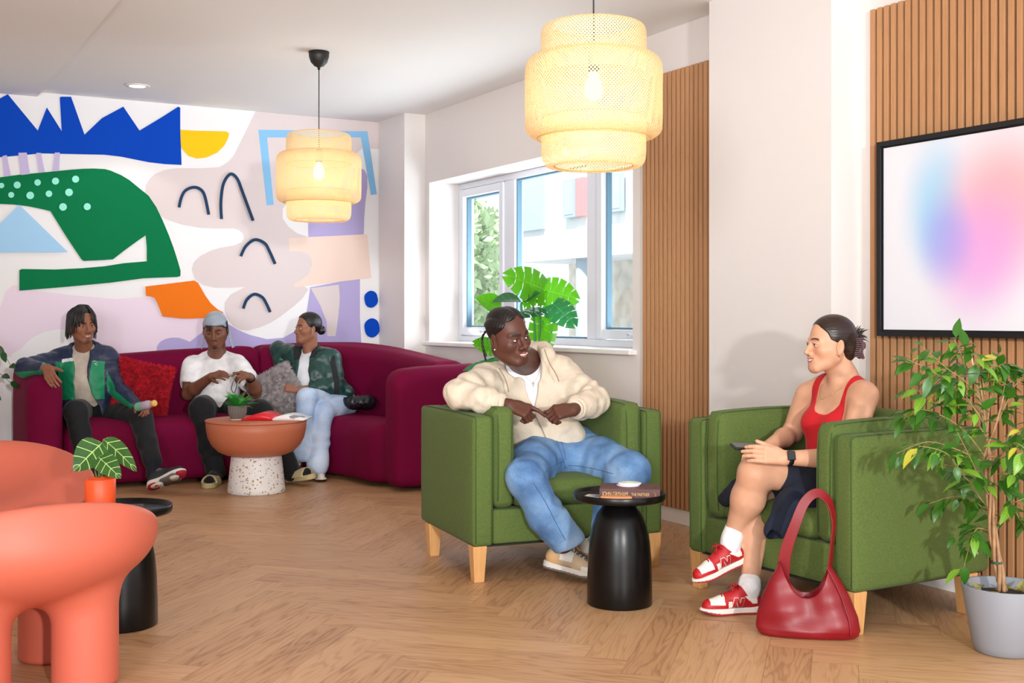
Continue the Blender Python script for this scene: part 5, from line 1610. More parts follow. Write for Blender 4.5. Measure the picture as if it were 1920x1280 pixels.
def hand(S, w, d, n, t, curl=(0.5, 0.5, 0.5, 0.5), thumb=(0.7, -0.25, 0.65), sc=1.0, spread=0.06, tb=0.35):
    """w wrist, d towards the knuckles, n back of the hand, t towards the thumb"""
    d = np.array(d, float); d /= np.linalg.norm(d)
    n = np.array(n, float); n -= d * n.dot(d); n /= np.linalg.norm(n)
    tt = np.cross(n, d); tt *= np.sign(tt.dot(np.array(t, float))) or 1
    w = np.array(w, float); t = tt
    g = lambda a, b, c: w + (d * a + n * b + t * c) * sc
    for c in (0.028, 0.010, -0.010, -0.027):
        S.cone(g(0.0, 0, c * 0.55), g(0.085 - abs(c) * 0.2, 0.002, c), 0.0155 * sc, 0.0125 * sc, 0.012 * sc)
    S.ell(g(0.035, -0.008, 0.022), (0.02 * sc,) * 3, k=0.015 * sc)
    tips = []
    for i, (c, ln) in enumerate(zip((0.030, 0.010, -0.010, -0.029), (0.94, 1.04, 0.98, 0.78))):
        k = g(0.088 - abs(c) * 0.25, 0.001, c); a = 0.0; dd = d + t * c * spread * 20 * 0.35
        dd = dd / np.linalg.norm(dd); nn = n
        pts = [k]; cu = curl[i]
        for L_, m in ((0.043, 0.9), (0.026, 1.15), (0.020, 0.75)):
            a += cu * m
            k = k + (dd * math.cos(a) - nn * math.sin(a)) * L_ * ln * sc; pts.append(k)
        rs = [0.0094 * sc, 0.0086 * sc, 0.0078 * sc, 0.0066 * sc]
        for j in range(3): S.cone(pts[j], pts[j + 1], rs[j], rs[j + 1], 0.0025 * sc if j else 0.005 * sc)
        tips.append(pts[-1])
    v = d * thumb[0] + n * thumb[1] + t * thumb[2]; v /= np.linalg.norm(v)
    v2 = v * (1 - tb) + d * tb; v2 /= np.linalg.norm(v2)
    p0 = g(0.020, -0.004, 0.022); p1 = p0 + v * 0.042 * sc; p2 = p1 + v2 * 0.033 * sc; p3 = p2 + v2 * 0.025 * sc
    S.cone(p0, p1, 0.0145 * sc, 0.0112 * sc, 0.010 * sc); S.cone(p1, p2, 0.0112 * sc, 0.0098 * sc, 0.004 * sc); S.cone(p2, p3, 0.0098 * sc, 0.0078 * sc, 0.003 * sc)
    return tips

def xz(F, poly, ax=(0, 2)):
    """a solid of constant outline in the head/chest frame, as a distance function"""
    pl = np.array(poly, float)
    def f(P):
        q = F.inv(P); return sd_poly(q[:, list(ax)], pl) * F.sc
    return f
def torso(S, C, sc=1.0, inf=0.0, w=1.0, dp=1.0, bust=0.0):
    p = C.p
    S.ell(p(0, -0.005, -0.04), ((0.155 * w) * sc + inf, 0.105 * dp * sc + inf, 0.19 * sc + inf), C.R, 0.03)
    S.cone(p(-0.13 * w * sc, -0.012, 0.095), p(0.13 * w * sc, -0.012, 0.095), 0.050 * sc + inf, 0.050 * sc + inf, 0.05)
    for s in (-1, 1): S.cone(p(0, -0.03, 0.165), p(s * 0.12 * w * sc, -0.015, 0.105), 0.040 * sc + inf, 0.042 * sc + inf, 0.04)
    if bust:
        for s in (-1, 1): S.ell(p(s * 0.060, 0.066, -0.048), (0.056 + inf, 0.046 * bust + inf, 0.054 + inf), C.R, 0.045)
def Pn(*a): return np.array(P(*a))

def shoe(parent, heel, fwd, up, L_=0.29, cols=None, split=None, name='shoe', label=None, laces=None, w=1.0, h=0.0038, high=0.0):
    """upper with a sole under it; heel = back of the sole on its underside"""
    F = Frame(heel, fwd, up, L_ / 0.29); p = F.p; c = F.sc
    U = Sdf(0.02)
    def q(S, a, b, ra, rb, k=0.02, **kw): S.cone(p(*a), p(*b), ra * c, rb * c, k * c, **kw)
    q(U, (0, 0.045, 0.055), (0, 0.10, 0.062), 0.036 * w, 0.038 * w)
    q(U, (0, 0.052, 0.055), (0, 0.062, 0.098 + high), 0.036 * w, 0.034 * w, 0.02)
    q(U, (0, 0.10, 0.070), (0, 0.185, 0.048), 0.037 * w, 0.033 * w)
    q(U, (0.0, 0.185, 0.043), (0.004, 0.245, 0.035), 0.038 * w, 0.033 * w)
    q(U, (0, 0.095, 0.105 + high), (0, 0.15, 0.078), 0.022 * w, 0.022 * w, 0.02, flat=F.R[:, 2], fs=0.7)
    U.plane(p(0, 0, 0.016), -F.R[:, 2], 0.004)
    S = Sdf(0.015)
    pl = catmull([(0.0, 0.0), (0.036 * w, 0.03), (0.034 * w, 0.11), (0.045 * w, 0.20), (0.036 * w, 0.262), (0.004, 0.29), (-0.036 * w, 0.262), (-0.044 * w, 0.20), (-0.034 * w, 0.11), (-0.036 * w, 0.03)], 4)
    plA = np.array(pl)
    S.ell(p(0, 0.145, 0.015), (0.06 * c, 0.16 * c, 0.04 * c), F.R, 0)
    def sole(P_):
        g = F.inv(P_); d2 = sd_poly(g[:, :2], plA) + 0.004
        zt = 0.030 + 0.006 * np.exp(-((g[:, 1]) / 0.06) ** 2)
        zb = 0.014 * sm(0.21, 0.29, g[:, 1])
        dz = np.maximum(zb - g[:, 2], g[:, 2] - zt) + 0.004
        return (np.sqrt(np.maximum(d2, 0) ** 2 + np.maximum(dz, 0) ** 2) + np.minimum(np.maximum(d2, dz), 0) - 0.004) * c
    S.pr = [('b', p(0, 0.145, 0.02), np.array((0.06, 0.165, 0.03)) * c, F.R, 0.0, 0, 'u')]
    S.fn(sole, 0, 'i')
    C_ = cols
    def um(P_):
        g = F.inv(P_); return split(g) if split else np.zeros(len(g), int)
    def somat(P_):
        g = F.inv(P_); z = g[:, 2]
        return np.where(z < 0.010 + 0.010 * sm(0.2, 0.28, g[:, 1]), 1, 0)
    o = U.obj(name, C_[0], h, parent, um)
    if label: o['label'] = label
    s_ = S.obj('sole', C_[1], h, None, somat)
    s_.data.transform(parent.matrix_basis.inverted()); s_.parent = o
    F.U = U
    if laces:
        b = MB()
        for i in range(5):
            y = 0.112 + i * 0.020; zt = 0.122 + high - 0.0 * i - 1.45 * (y - 0.095) * 0.62
            zt = [0.116, 0.108, 0.100, 0.092, 0.086][i] + high * (1 - i / 4)
            b.tube([p(-0.024, y + 0.006, zt - 0.020), p(-0.014, y, zt - 0.004), p(0, y - 0.003, zt + 0.001), p(0.014, y, zt - 0.004), p(0.024, y + 0.006, zt - 0.020)], 0.0034, 6)
        for s in (-1, 1):
            b.tube([p(0, 0.108, 0.118 + high), p(s * 0.018, 0.118, 0.130 + high), p(s * 0.032, 0.125, 0.118 + high), p(s * 0.016, 0.118, 0.112 + high), p(0, 0.11, 0.118 + high)], 0.003, 6)
            b.tube([p(0, 0.108, 0.118 + high), p(s * 0.012, 0.135, 0.128 + high), p(s * 0.03, 0.15, 0.105 + high)], 0.0026, 6)
        lo = b.obj('laces', laces, None, smooth=True); lo.data.transform(parent.matrix_basis.inverted()); lo.parent = o
    return o, F

def tess(A):
    from mathutils.geometry import tessellate_polygon
    return tessellate_polygon([[Vector((q[0], q[1], 0)) for q in A]])
def split_tri(q, n):
    if n == 0: return [q]
    a, b, c = q; ab, bc, ca = (a + b) / 2, (b + c) / 2, (c + a) / 2
    return sum((split_tri(x, n - 1) for x in ([a, ab, ca], [ab, b, bc], [ca, bc, c], [ab, bc, ca])), [])
def first_hit(S, u, v, lo, hi):
    ds = np.linspace(lo, hi, 300); val = S.ev(np.stack([P(u, v, d) for d in ds])); i = int(np.argmax(val < 0))
    if val[i] >= 0 or i == 0: return hi
    return ds[i - 1] + (ds[i] - ds[i - 1]) * val[i - 1] / (val[i - 1] - val[i])
def person(label, base):
    b = Vector(base); return thing('person', label, 'person', b)
def wr(S, *terms):
    """cloth folds: sum of amplitude, frequency, phase"""
    S.disp = lambda P_: sum(a * sn(P_, f, ph) for a, f, ph in terms); S.damp = sum(a for a, _, _ in terms)
def hairfn(F, poly, xs=None): return xz(F, poly, (1, 2))
def folds(S, items, base=None):
    """items: (a, b, amp, freq, radius) ring folds along a limb"""
    def f(P_):
        d = np.zeros(len(P_))
        if base:
            for a_, f_, p_ in base: d += a_ * sn(P_, f_, p_)
        for a, b, amp, fr, rad in items:
            ba = b - a; L_ = np.linalg.norm(ba); u = ba / L_
            t = (P_ - a) @ u; r = np.linalg.norm(P_ - a - t[:, None] * u, axis=1)
            w = np.exp(-np.maximum(r - rad, 0) ** 2 / 0.0004) * sm(-0.05, 0.0, t) * (1 - sm(L_, L_ + 0.05, t))
            tilt = (P_ @ np.array([0.9, 0.3, -0.4])) * 5 + 2.4 * sn(P_, 9)
            d += amp * w * np.sin(fr * t + tilt * 2) * (0.6 + 0.4 * sn(P_, 17, 1.0))
        return d
    S.disp = f; S.damp = 0.016

HN = 0.0026; HF = 0.0042; CN = 0.0045; CF = 0.0065

def denim_mat(name, c, c2, worn):
    m = bpy.data.materials.new(name); m.use_nodes = True
    nt = m.node_tree; N = nt.nodes; L = nt.links; b = N['Principled BSDF']; b.inputs['Roughness'].default_value = 0.9
    tc = N.new('ShaderNodeTexCoord')
    n1 = N.new('ShaderNodeTexNoise'); n1.inputs['Scale'].default_value = 5; n1.inputs['Detail'].default_value = 5; L.new(tc.outputs['Object'], n1.inputs['Vector'])
    mp = N.new('ShaderNodeMapping'); mp.inputs['Scale'].default_value = (1, 1, 0.16); L.new(tc.outputs['Object'], mp.inputs[0])
    n2 = N.new('ShaderNodeTexNoise'); n2.inputs['Scale'].default_value = 420; L.new(mp.outputs[0], n2.inputs['Vector'])
    r = N.new('ShaderNodeValToRGB'); e = r.color_ramp.elements
    e[0].position = 0.36; e[0].color = srgb(c); e[1].position = 0.68; e[1].color = srgb(worn); q = e.new(0.5); q.color = srgb(c2)
    L.new(n1.outputs[0], r.inputs[0])
    x = N.new('ShaderNodeMixRGB'); x.blend_type = 'OVERLAY'; x.inputs[0].default_value = 0.35; L.new(r.outputs[0], x.inputs[1]); L.new(n2.outputs[0], x.inputs[2])
    L.new(x.outputs[0], b.inputs['Base Color'])
    bp = N.new('ShaderNodeBump'); bp.inputs['Strength'].default_value = 0.4; bp.inputs['Distance'].default_value = 0.004
    n3 = N.new('ShaderNodeTexNoise'); n3.inputs['Scale'].default_value = 30; n3.inputs['Detail'].default_value = 6; L.new(tc.outputs['Object'], n3.inputs['Vector'])
    L.new(n3.outputs[0], bp.inputs['Height']); L.new(bp.outputs[0], b.inputs['Normal'])
    MATS[name] = m
    return m

# ================= man in the cream hoodie
def man_hoodie():
    t = person('person in cream zip hoodie and blue jeans, arms resting on green armchair', (0.2, 5.85, 0))
    HD = Frame(P(953, 630, 5.56), (0.66, -0.73, -0.10), (-0.33, 0.10, 0.95), 1.12)
    Cf = Frame(P(997, 740, 5.84), (0.10, -0.98, 0.12), (-0.12, 0.10, 0.97), 1.0)
    hr, hl = Pn(1012, 850, 5.80), Pn(1090, 850, 5.88)
    kr, kl = Pn(985, 895, 5.33), Pn(1182, 884, 5.50)
    ar, al = Pn(1066, 1042, 5.38), Pn(1104, 1020, 5.62)
    shr, shl = Pn(915, 712, 5.80), Pn(1058, 706, 5.90)
    er, el = Pn(860, 738, 5.55), Pn(1112, 752, 5.70)
    wr_, wl = Pn(956, 760, 5.42), Pn(1074, 768, 5.45)
    S = Sdf(0.025)
    torso(S, Cf, 1.0, 0.0, 1.1, 1.05)
    S.ell(Pn(1048, 832, 5.87), (0.14, 0.10, 0.10), Cf.R, 0.03)
    S.cone(Cf.p(0, 0, -0.1), Pn(1044, 832, 5.87), 0.12, 0.114, 0.04)
    for h_, k_, a_ in ((hr, kr, ar), (hl, kl, al)):
        S.chain([h_, k_], [0.085, 0.058], 0.04); m_ = k_ + (a_ - k_) * 0.35; S.chain([k_, m_, a_], [0.056, 0.054, 0.036], 0.03)
    for s_, e_, w_ in ((shr, er, wr_), (shl, el, wl)):
        S.chain([s_, e_], [0.055, 0.042], 0.03); m_ = e_ + (w_ - e_) * 0.3; S.chain([e_, m_, w_], [0.041, 0.042, 0.029], 0.02)
    S.cone(HD.p(0, -0.028, -0.055), Cf.p(0, -0.02, 0.17), 0.064, 0.072, 0.03)
    S.cone(HD.p(0, 0.02, -0.085), Cf.p(0, 0.02, 0.14), 0.045, 0.05, 0.03)
    head(S, HD, nose=1.32, jaw=1.25, lips=1.3, brow=1.1, smile=0.3)
    hand(S, wr_, Pn(1003, 776, 5.385) - wr_, (0.1, -0.75, 0.65), (0.3, -0.2, 1), (0.25, 1.15, 1.2, 1.15), (0.9, -0.35, 0.3), 1.05)
    hand(S, wl, Pn(1030, 775, 5.39) - wl, (-0.1, -0.8, 0.6), (-0.3, -0.2, 1), (1.0, 1.1, 1.15, 1.2), (0.85, -0.5, 0.25), 1.05)
    S.obj('body', M_SKIN, HN, t, colfn=face_paint(HD, '5a362a', '93524a', beard=0.25, look=(-0.002, -0.001), smile=0.5, lids=0.62, brow='140c09'))
    # hair: short sides, braids running back
    H = Sdf(0.004)
    p = HD.p
    H.ell(p(0, -0.014, 0.038), np.array((0.080, 0.098, 0.088)) * 1.12, HD.R, 0)
    H.fn(hairfn(HD, [(0.058, 0.14), (0.060, 0.085), (0.045, 0.062), (0.034, 0.040), (0.022, 0.02), (0.016, -0.005), (0.008, -0.02), (-0.03, -0.005), (-0.038, -0.04), (-0.06, -0.065), (-0.14, -0.06), (-0.15, 0.15)]), 0.004, 'i')
    def braid(P_):
        q = HD.inv(P_); a = np.arctan2(q[:, 0], q[:, 2] + 0.01)
        up = sm(0.03, 0.055, q[:, 2])
        r = np.abs(np.sin(a * 5.2 + 0.3)); knots = 0.5 + 0.5 * np.sin(q[:, 1] * 520 + np.sign(np.sin(a * 5.2)) * 1.5)
        return up * (0.0045 * (1 - r) ** 1.5 - 0.0035 * r - 0.0012 * knots * r) + (1 - up) * 0.0035
    H.disp = braid; H.damp = 0.006
    H.obj('hair', hair_mat('black_hair', '120d0c'), HN, t)
    for pts, r in (([(0.052, -0.07, 0.03), (0.058, -0.10, 0.0), (0.062, -0.10, -0.04), (0.066, -0.078, -0.085)], 0.0045), ([(0.04, -0.10, 0.02), (0.052, -0.112, -0.02), (0.06, -0.10, -0.06), (0.075, -0.07, -0.10)], 0.004)):
        b = MB(); q = smoothpath([p(*a) for a in pts], 10); b.tube(q, [r * 1.12 * (1 + 0.18 * math.sin(i * 1.6)) for i in range(len(q))], 7)
        o = b.obj('braid_end', hair_mat('black_hair', '120d0c'), None, smooth=True); o.data.transform(t.matrix_basis.inverted()); o.parent = t
    b = MB(); b.ball(p(0.084, 0.004, -0.040), 0.0045, 10)
    o = b.obj('ear_stud', mat('stud_bright', 'f4f4f8', 0.1, metal=0.6), None, smooth=True); o.data.transform(t.matrix_basis.inverted()); o.parent = t
    # tee
    T_ = Sdf(0.03)
    torso(T_, Cf, 1.0, 0.010, 1.1, 1.05); T_.cone(Cf.p(0, 0, -0.1), Pn(1040, 835, 5.88), 0.130, 0.124, 0.05)
    T_.cone(Cf.p(0, 0.052, 0.205), Cf.p(0, -0.06, 0.24), 0.062, 0.068, 0.006, 's')
    wr(T_, (0.0025, 32, 0.3))
    T_.obj('tee_shirt', cloth_mat('white_cotton', 'f1f0f2', 0.9), CN, t)
    b = MB(); ch = smoothpath([Cf.p(-0.055, 0.095, 0.155), Cf.p(-0.03, 0.122, 0.09), Cf.p(0.002, 0.130, 0.055), Cf.p(0.035, 0.122, 0.09), Cf.p(0.06, 0.09, 0.155)], 8)
    b.tube(ch, 0.0009, 5); c0 = Cf.p(0.002, 0.132, 0.05)
    b.tube([c0 + V(0, 0, 0.006), c0 - V(0, 0, 0.018)], 0.0018, 5); b.tube([c0 + V(-0.007, 0, -0.003), c0 + V(0.007, 0, -0.003)], 0.0016, 5)
    o = b.obj('necklace', mat('silver', 'c9c9cf', 0.2, metal=1), None, smooth=True); o.data.transform(t.matrix_basis.inverted()); o.parent = t
    # hoodie
    J = Sdf(0.035)
    torso(J, Cf, 1.0, 0.026, 1.13, 1.1)
    J.cone(Cf.p(0, -0.005, -0.08), Pn(1028, 822, 5.83), 0.185, 0.172, 0.05, flat=Cf.R[:, 1], fs=0.78)
    J.cone(Pn(1022, 822, 5.82), Pn(1040, 842, 5.84), 0.175, 0.168, 0.03, flat=Cf.R[:, 1], fs=0.78)
    J.cone(Pn(1062, 798, 5.74), Pn(1078, 815, 5.76), 0.055, 0.05, 0.04)
    J.chain([shr, er], [0.084, 0.067], 0.05); J.chain([er, er + (wr_ - er) * 0.55, er + (wr_ - er) * 0.80], [0.066, 0.060, 0.050], 0.03)
    J.chain([shl, el], [0.086, 0.072], 0.05); J.chain([el, el + (wl - el) * 0.5, el + (wl - el) * 0.80], [0.070, 0.060, 0.052], 0.03)
    # hood lying behind the neck and running down both fronts
    J.chain([Cf.p(-0.055, 0.085, 0.115), Cf.p(-0.092, 0.035, 0.185), Cf.p(-0.085, -0.06, 0.215), Cf.p(0.0, -0.115, 0.205), Cf.p(0.085, -0.06, 0.225), Cf.p(0.085, 0.035, 0.20), Cf.p(0.06, 0.088, 0.13), Cf.p(0.022, 0.125, 0.03)], [0.024, 0.036, 0.046, 0.055, 0.048, 0.038, 0.026, 0.018], 0.03)
    J.chain([Cf.p(-0.055, 0.085, 0.115), Cf.p(-0.018, 0.125, 0.0)], [0.022, 0.014], 0.02)
    op = xz(Cf, [(0.020, -0.085), (-0.050, 0.10), (-0.062, 0.19), (-0.05, 0.33), (0.06, 0.33), (0.078, 0.19), (0.066, 0.10), (0.012, -0.085)])
    def opening(P_):
        return np.maximum(op(P_), -(Cf.inv(P_)[:, 1] + 0.02))
    J.fn(opening, 0.012, 's')
    J.plane(Pn(1020, 850, 5.72), (0.20, 0.22, -0.95), 0.02)
    nk = Sdf(0); nk.cone(HD.p(0, -0.02, -0.03), Cf.p(0, 0.0, 0.12), 0.078, 0.088, 0)
    J.fn(lambda P_: nk.ev(P_), 0.012, 's')
    folds(J, [(shr, er, 0.0065, 62, 0.085), (er, wr_, 0.0070, 72, 0.06), (shl, el, 0.0075, 60, 0.085), (el, wl, 0.0075, 68, 0.06)], [(0.0075, 17, 0.4), (0.0042, 33, 1.4)])
    mc = cloth_mat('cream_fleece', 'd8c9b4', 0.92, 0.05, 12, 0.4, 34)
    jo = J.obj('hoodie', mc, CN, t)
    inv = t.matrix_basis.inverted()
    def sub(name, mbx, m, par=jo, smooth=True):
        o = mbx.obj(name, m, None, smooth=smooth); o.data.transform(inv); o.parent = par; return o
    for w0, e0, r in ((wr_, er, 0.046), (wl, el, 0.050)):
        b = MB()
        u = (e0 - w0); u /= np.linalg.norm(u); L_ = np.linalg.norm(e0 - w0)
        a = w0 + u * L_ * 0.12
        b.lathe([(r - 0.006, 0.0), (r, 0.003), (r + 0.002, 0.02), (r + 0.001, 0.045), (r + 0.004, 0.05), (r - 0.008, 0.052)], 28, M=orient(a, u) @ Matrix.Rotation(-math.pi / 2, 4, 'X'))
        sub('cuff', b, mc)
    M_CORDC = mat('hoodie_cord', '9b8872', 0.8)
    b = MB(); b.tube(smoothpath([Pn(1021, 655, 5.70), Pn(1030, 680, 5.68), Pn(1042, 700, 5.665), Pn(1048, 715, 5.66)], 6), 0.0028, 6); sub('drawstring', b, M_CORDC)
    b = MB(); b.tube(smoothpath([Pn(936, 690, 5.66), Pn(948, 712, 5.655), Pn(954, 735, 5.655)], 6), 0.0028, 6); sub('drawstring', b, M_CORDC)
    zs = [(1003, 776), (1006, 784), (1010, 792), (1018, 808), (1026, 828), (1031, 838)]
    def surf(u, v, lo=5.35, hi=5.95):
        return first_hit(J, u, v, lo, hi)
    b = MB(); zp = [P(u, v, surf(u, v) - 0.002) for u, v in zs]; b.tube(smoothpath(zp, 6), 0.0035, 6); sub('zip', b, mat('zip_metal', '9a9088', 0.35, metal=0.7))
    # jeans
    K = Sdf(0.05)
    K.ell(Pn(1050, 838, 5.87), (0.172, 0.135, 0.125), Cf.R, 0.05)
    K.chain([hr, (hr + kr) / 2, kr], [0.115, 0.105, 0.088], 0.05); K.chain([hl, (hl + kl) / 2, kl], [0.115, 0.108, 0.094], 0.05)
    K.cone(Pn(1028, 860, 5.68), Pn(1074, 860, 5.74), 0.078, 0.078, 0.05)
    mr = kr + (ar - kr) * 0.5; ml = kl + (al - kl) * 0.5
    K.chain([kr, mr, Pn(1066, 1016, 5.37)], [0.085, 0.082, 0.080], 0.03); K.chain([kl, ml, Pn(1108, 1000, 5.60)], [0.09, 0.080, 0.074], 0.03)
    hd = Pn(1066, 1020, 5.37) - Pn(1045, 985, 5.36); K.plane(Pn(1066, 1026, 5.37), (0.45, -0.05, -0.9), 0.006)
    K.cone(ar + V(0, 0, -0.08), ar + V(0, 0, 0.02), 0.062, 0.058, 0.008, 's')
    folds(K, [(hr, kr, 0.005, 50, 0.11), (kr, ar, 0.0045, 46, 0.08), (hl, kl, 0.005, 55, 0.11), (kl, al, 0.005, 48, 0.08)], [(0.003, 15, 2.0), (0.002, 36, 0.4)])
    jm = denim_mat('blue_denim', '4a6f9f', '6c93c0', '93b3d6')
    ko = K.obj('jeans', jm, CN, t)
    def surfK(u, v, lo=5.1, hi=6.0):
        return first_hit(K, u, v, lo, hi)
    st = mat('denim_seam', '46699a', 0.9); b = MB()
    for ln in ([(1044, 826), (1050, 845), (1057, 862), (1060, 878)], [(1052, 826), (1058, 846), (1061, 862)], [(1022, 885), (1035, 874), (1048, 868), (1058, 866)], [(1066, 872), (1090, 874), (1120, 880), (1150, 888)], [(1000, 905), (1022, 940), (1045, 985), (1060, 1012)]):
        b.tube(smoothpath([P(u, v, surfK(u, v) - 0.0004) for u, v in catmull(ln, 6, False)], 2), 0.0017, 5)
    sub('seams', b, st, ko)
    cs = [mat('shoe_sand', 'bfa98d', 0.7, var=0.1, vscale=20), mat('shoe_white', 'd9d4cb', 0.55), mat('shoe_tan', 'd0a877', 0.6), mat('shoe_grey', '6d6864', 0.6)]
    def split(g):
        x, y, z = g[:, 0], g[:, 1], g[:, 2]
        r = np.zeros(len(g), int)
        r[(y < 0.085) & (z < 0.075)] = 2; r[(y > 0.09) & (y < 0.15) & (z > 0.055)] = 1; r[(np.abs(x) < 0.018) & (y > 0.12)] = 3; r[(y > 0.20) & (z < 0.05)] = 1
        return r
    shoe(t, Pn(1018, 1062, 5.42), (0.80, -0.42, -0.12), (0.28, 0.0, 0.95), 0.295, (cs, [cs[1], cs[3]]), split, laces=cs[1], h=0.0026, label='beige trainer with toes on the floor')
    shoe(t, Pn(1073, 1048, 5.60), (0.55, -0.75, -0.04), (0.15, 0.05, 0.95), 0.29, (cs, [cs[1], cs[3]]), split, laces=cs[1], label='beige trainer mostly behind the table foot')
man_hoodie()

# ================= woman in the red top
def woman_red():
    t = person('person in red tank top and dark denim skirt, legs crossed, holding phone', (1.38, 5.0, 0))
    HD = Frame(P(1556, 645, 4.95), (-0.975, -0.20, 0.0), (0.02, 0.0, 1.0), 1.0)
    fw = V(-0.86, -0.50, 0.05); up = V(-0.03, -0.10, 0.99)
    Cf = Frame((1.378, 4.975, 0.79), fw, up, 1.0)
    hn, hf = V(1.41, 4.93, 0.53), V(1.335, 5.09, 0.53)
    kn, kf = Pn(1414, 886, 4.78), Pn(1424, 925, 4.92)
    an, af = Pn(1375, 1000, 4.88), Pn(1405, 1098, 4.80)
    sn_, sf = Pn(1621, 743, 4.85), Pn(1514, 740, 5.12)
    en, ef = Pn(1588, 860, 4.72), Pn(1485, 812, 5.18)
    wn, wf = Pn(1470, 858, 4.66), Pn(1432, 843, 4.96)
    S = Sdf(0.025)
    torso(S, Cf, 0.93, 0.0, 1.0, 0.90, bust=1.0)
    S.cone(Cf.p(0, -0.01, -0.15), (hn + hf) / 2, 0.11, 0.13, 0.05)
    S.chain([hn, kn], [0.088, 0.062], 0.03); S.chain([hf, kf], [0.088, 0.058], 0.03)
    cn = kn + (an - kn) * 0.42 + V(0.012, 0.0, 0.0)
    S.chain([kn, cn], [0.060, 0.068], 0.03); S.chain([cn, an], [0.066, 0.036], 0.03); S.cone(an, Pn(1380, 1024, 4.86), 0.036, 0.031)
    cf = kf + (af - kf) * 0.38
    S.chain([kf, cf], [0.055, 0.055], 0.03); S.chain([cf, af], [0.054, 0.034], 0.03); S.cone(af, af + V(-0.005, 0, -0.045), 0.034, 0.030)
    S.cone(sn_, en, 0.056, 0.043, 0.04); S.chain([en, en + (wn - en) * 0.3, wn], [0.042, 0.042, 0.027], 0.02)
    S.cone(sf, ef, 0.054, 0.043, 0.04); S.chain([ef, ef + (wf - ef) * 0.3, wf], [0.042, 0.041, 0.026], 0.02)
    S.cone(HD.p(0, -0.034, -0.04), Cf.p(0, -0.02, 0.16), 0.046, 0.050, 0.03)
    S.cone(HD.p(0, -0.005, -0.06), Cf.p(0, 0.012, 0.13), 0.034, 0.034, 0.02)
    head(S, HD, nose=0.92, jaw=0.85, lips=0.95, brow=0.8, smile=1.0)
    hand(S, wn, Pn(1424, 850, 4.645) - wn, (0.05, -0.85, 0.35), (0, 0, 1), (0.32, 0.30, 0.30, 0.28), (0.9, -0.15, 0.42), 0.97, spread=0.02)
    hand(S, wf, Pn(1400, 850, 4.86) - wf, (-0.45, -0.45, 0.75), (-0.2, 0.8, 0.5), (0.55, 0.6, 0.65, 0.7), (0.7, 0.4, 0.5), 0.97, spread=0.02)
    S.obj('body', M_SKIN, HN, t, colfn=face_paint(HD, 'd5a283', 'b8605a', brow='4a3128', look=(0.0, 0.0), smile=1.0, lids=0.7, blush='d8836a'))
    inv = t.matrix_basis.inverted()
    def sub(name, mbx, m, par=t, smooth=True):
        o = mbx.obj(name, m, None, smooth=smooth); o.data.transform(inv); o.parent = par; return o
    # hair pulled back into a claw clip
    H = Sdf(0.006); p = HD.p
    H.ell(p(0, -0.016, 0.040), (0.0805, 0.100, 0.087), HD.R, 0)
    H.ell(p(0, -0.065, -0.01), (0.062, 0.055, 0.070), HD.R, 0.02)
    H.fn(hairfn(HD, [(0.062, 0.16), (0.066, 0.088), (0.060, 0.070), (0.042, 0.048), (0.034, 0.030), (0.030, 0.008), (0.022, -0.008), (0.010, 0.002), (-0.004, 0.010), (-0.022, 0.004), (-0.030, -0.020), (-0.045, -0.050), (-0.068, -0.085), (-0.15, -0.085), (-0.16, 0.16)]), 0.006, 'i')
    H.ell(p(0, -0.105, 0.005), (0.030, 0.030, 0.050), HD.R, 0.02)
    hm = mat('brown_hair', '25160f', 0.33, var=0.45, vscale=30, bump=0.22, bscale=160, stretch=(0.12, 1, 1))
    ho = H.obj('hair', hm, HN, t)
    b = MB(); rr = random.Random(2)
    for i in range(46):
        a = rr.uniform(-0.5, 1.35); y0 = -0.118 + rr.uniform(-0.01, 0.01); x0 = rr.uniform(-0.02, 0.02)
        d = V(rr.uniform(-0.4, 0.4), -math.cos(a), math.sin(a)); Ln = rr.uniform(0.030, 0.055)
        q = [p(x0, y0, 0.030), p(x0 + d[0] * Ln * 0.5, y0 + d[1] * Ln * 0.5, 0.036 + d[2] * Ln * 0.6), p(x0 + d[0] * Ln, y0 + d[1] * Ln, 0.032 + d[2] * Ln)]
        b.tube(smoothpath(q, 4), [0.0038 * (1 - k / 9.0) for k in range(9)], 5)
    sub('hair_ends', b, hm, ho)
    cm = mat('clip_mauve', '6b5257', 0.5)
    b = MB()
    for side in (-1, 1):
        for i in range(10):
            z = 0.022 - i * 0.0082
            b.tube(smoothpath([p(side * 0.052, -0.085, z), p(side * 0.050, -0.105, z + 0.001), p(side * 0.034, -0.128, z + 0.001), p(side * 0.012, -0.142, z)], 4), 0.0026, 6)
        for q in ([(0.030, 0.036), (0.012, 0.03), (0.004, 0.0), (0.010, -0.022), (0.0, -0.045), (0.014, -0.062), (0.030, -0.06), (0.024, -0.045), (0.020, -0.028), (0.036, -0.014), (0.034, 0.006), (0.020, 0.014)],):
            pts = catmull([(-0.128 - a * 0.75, z) for a, z in q], 4)
            bb = [p(side * 0.012, y, z) for y, z in pts] + [p(side * 0.018, y, z) for y, z in pts]; n = len(pts)
            b.add(bb, [tuple(range(n)), tuple(range(2 * n - 1, n - 1, -1))] + [(i, (i + 1) % n, n + (i + 1) % n, n + i) for i in range(n)])
    sub('claw_clip', b, cm)
    b = MB(); b.tube([p(-0.080 + 0.006 * math.cos(a), -0.001 + 0.002 * math.sin(a), -0.046 + 0.006 * math.sin(a)) for a in [k * 0.7 for k in range(10)]], 0.0012, 5)
    sub('earring', b, mat('gold', 'd8b060', 0.25, metal=1))
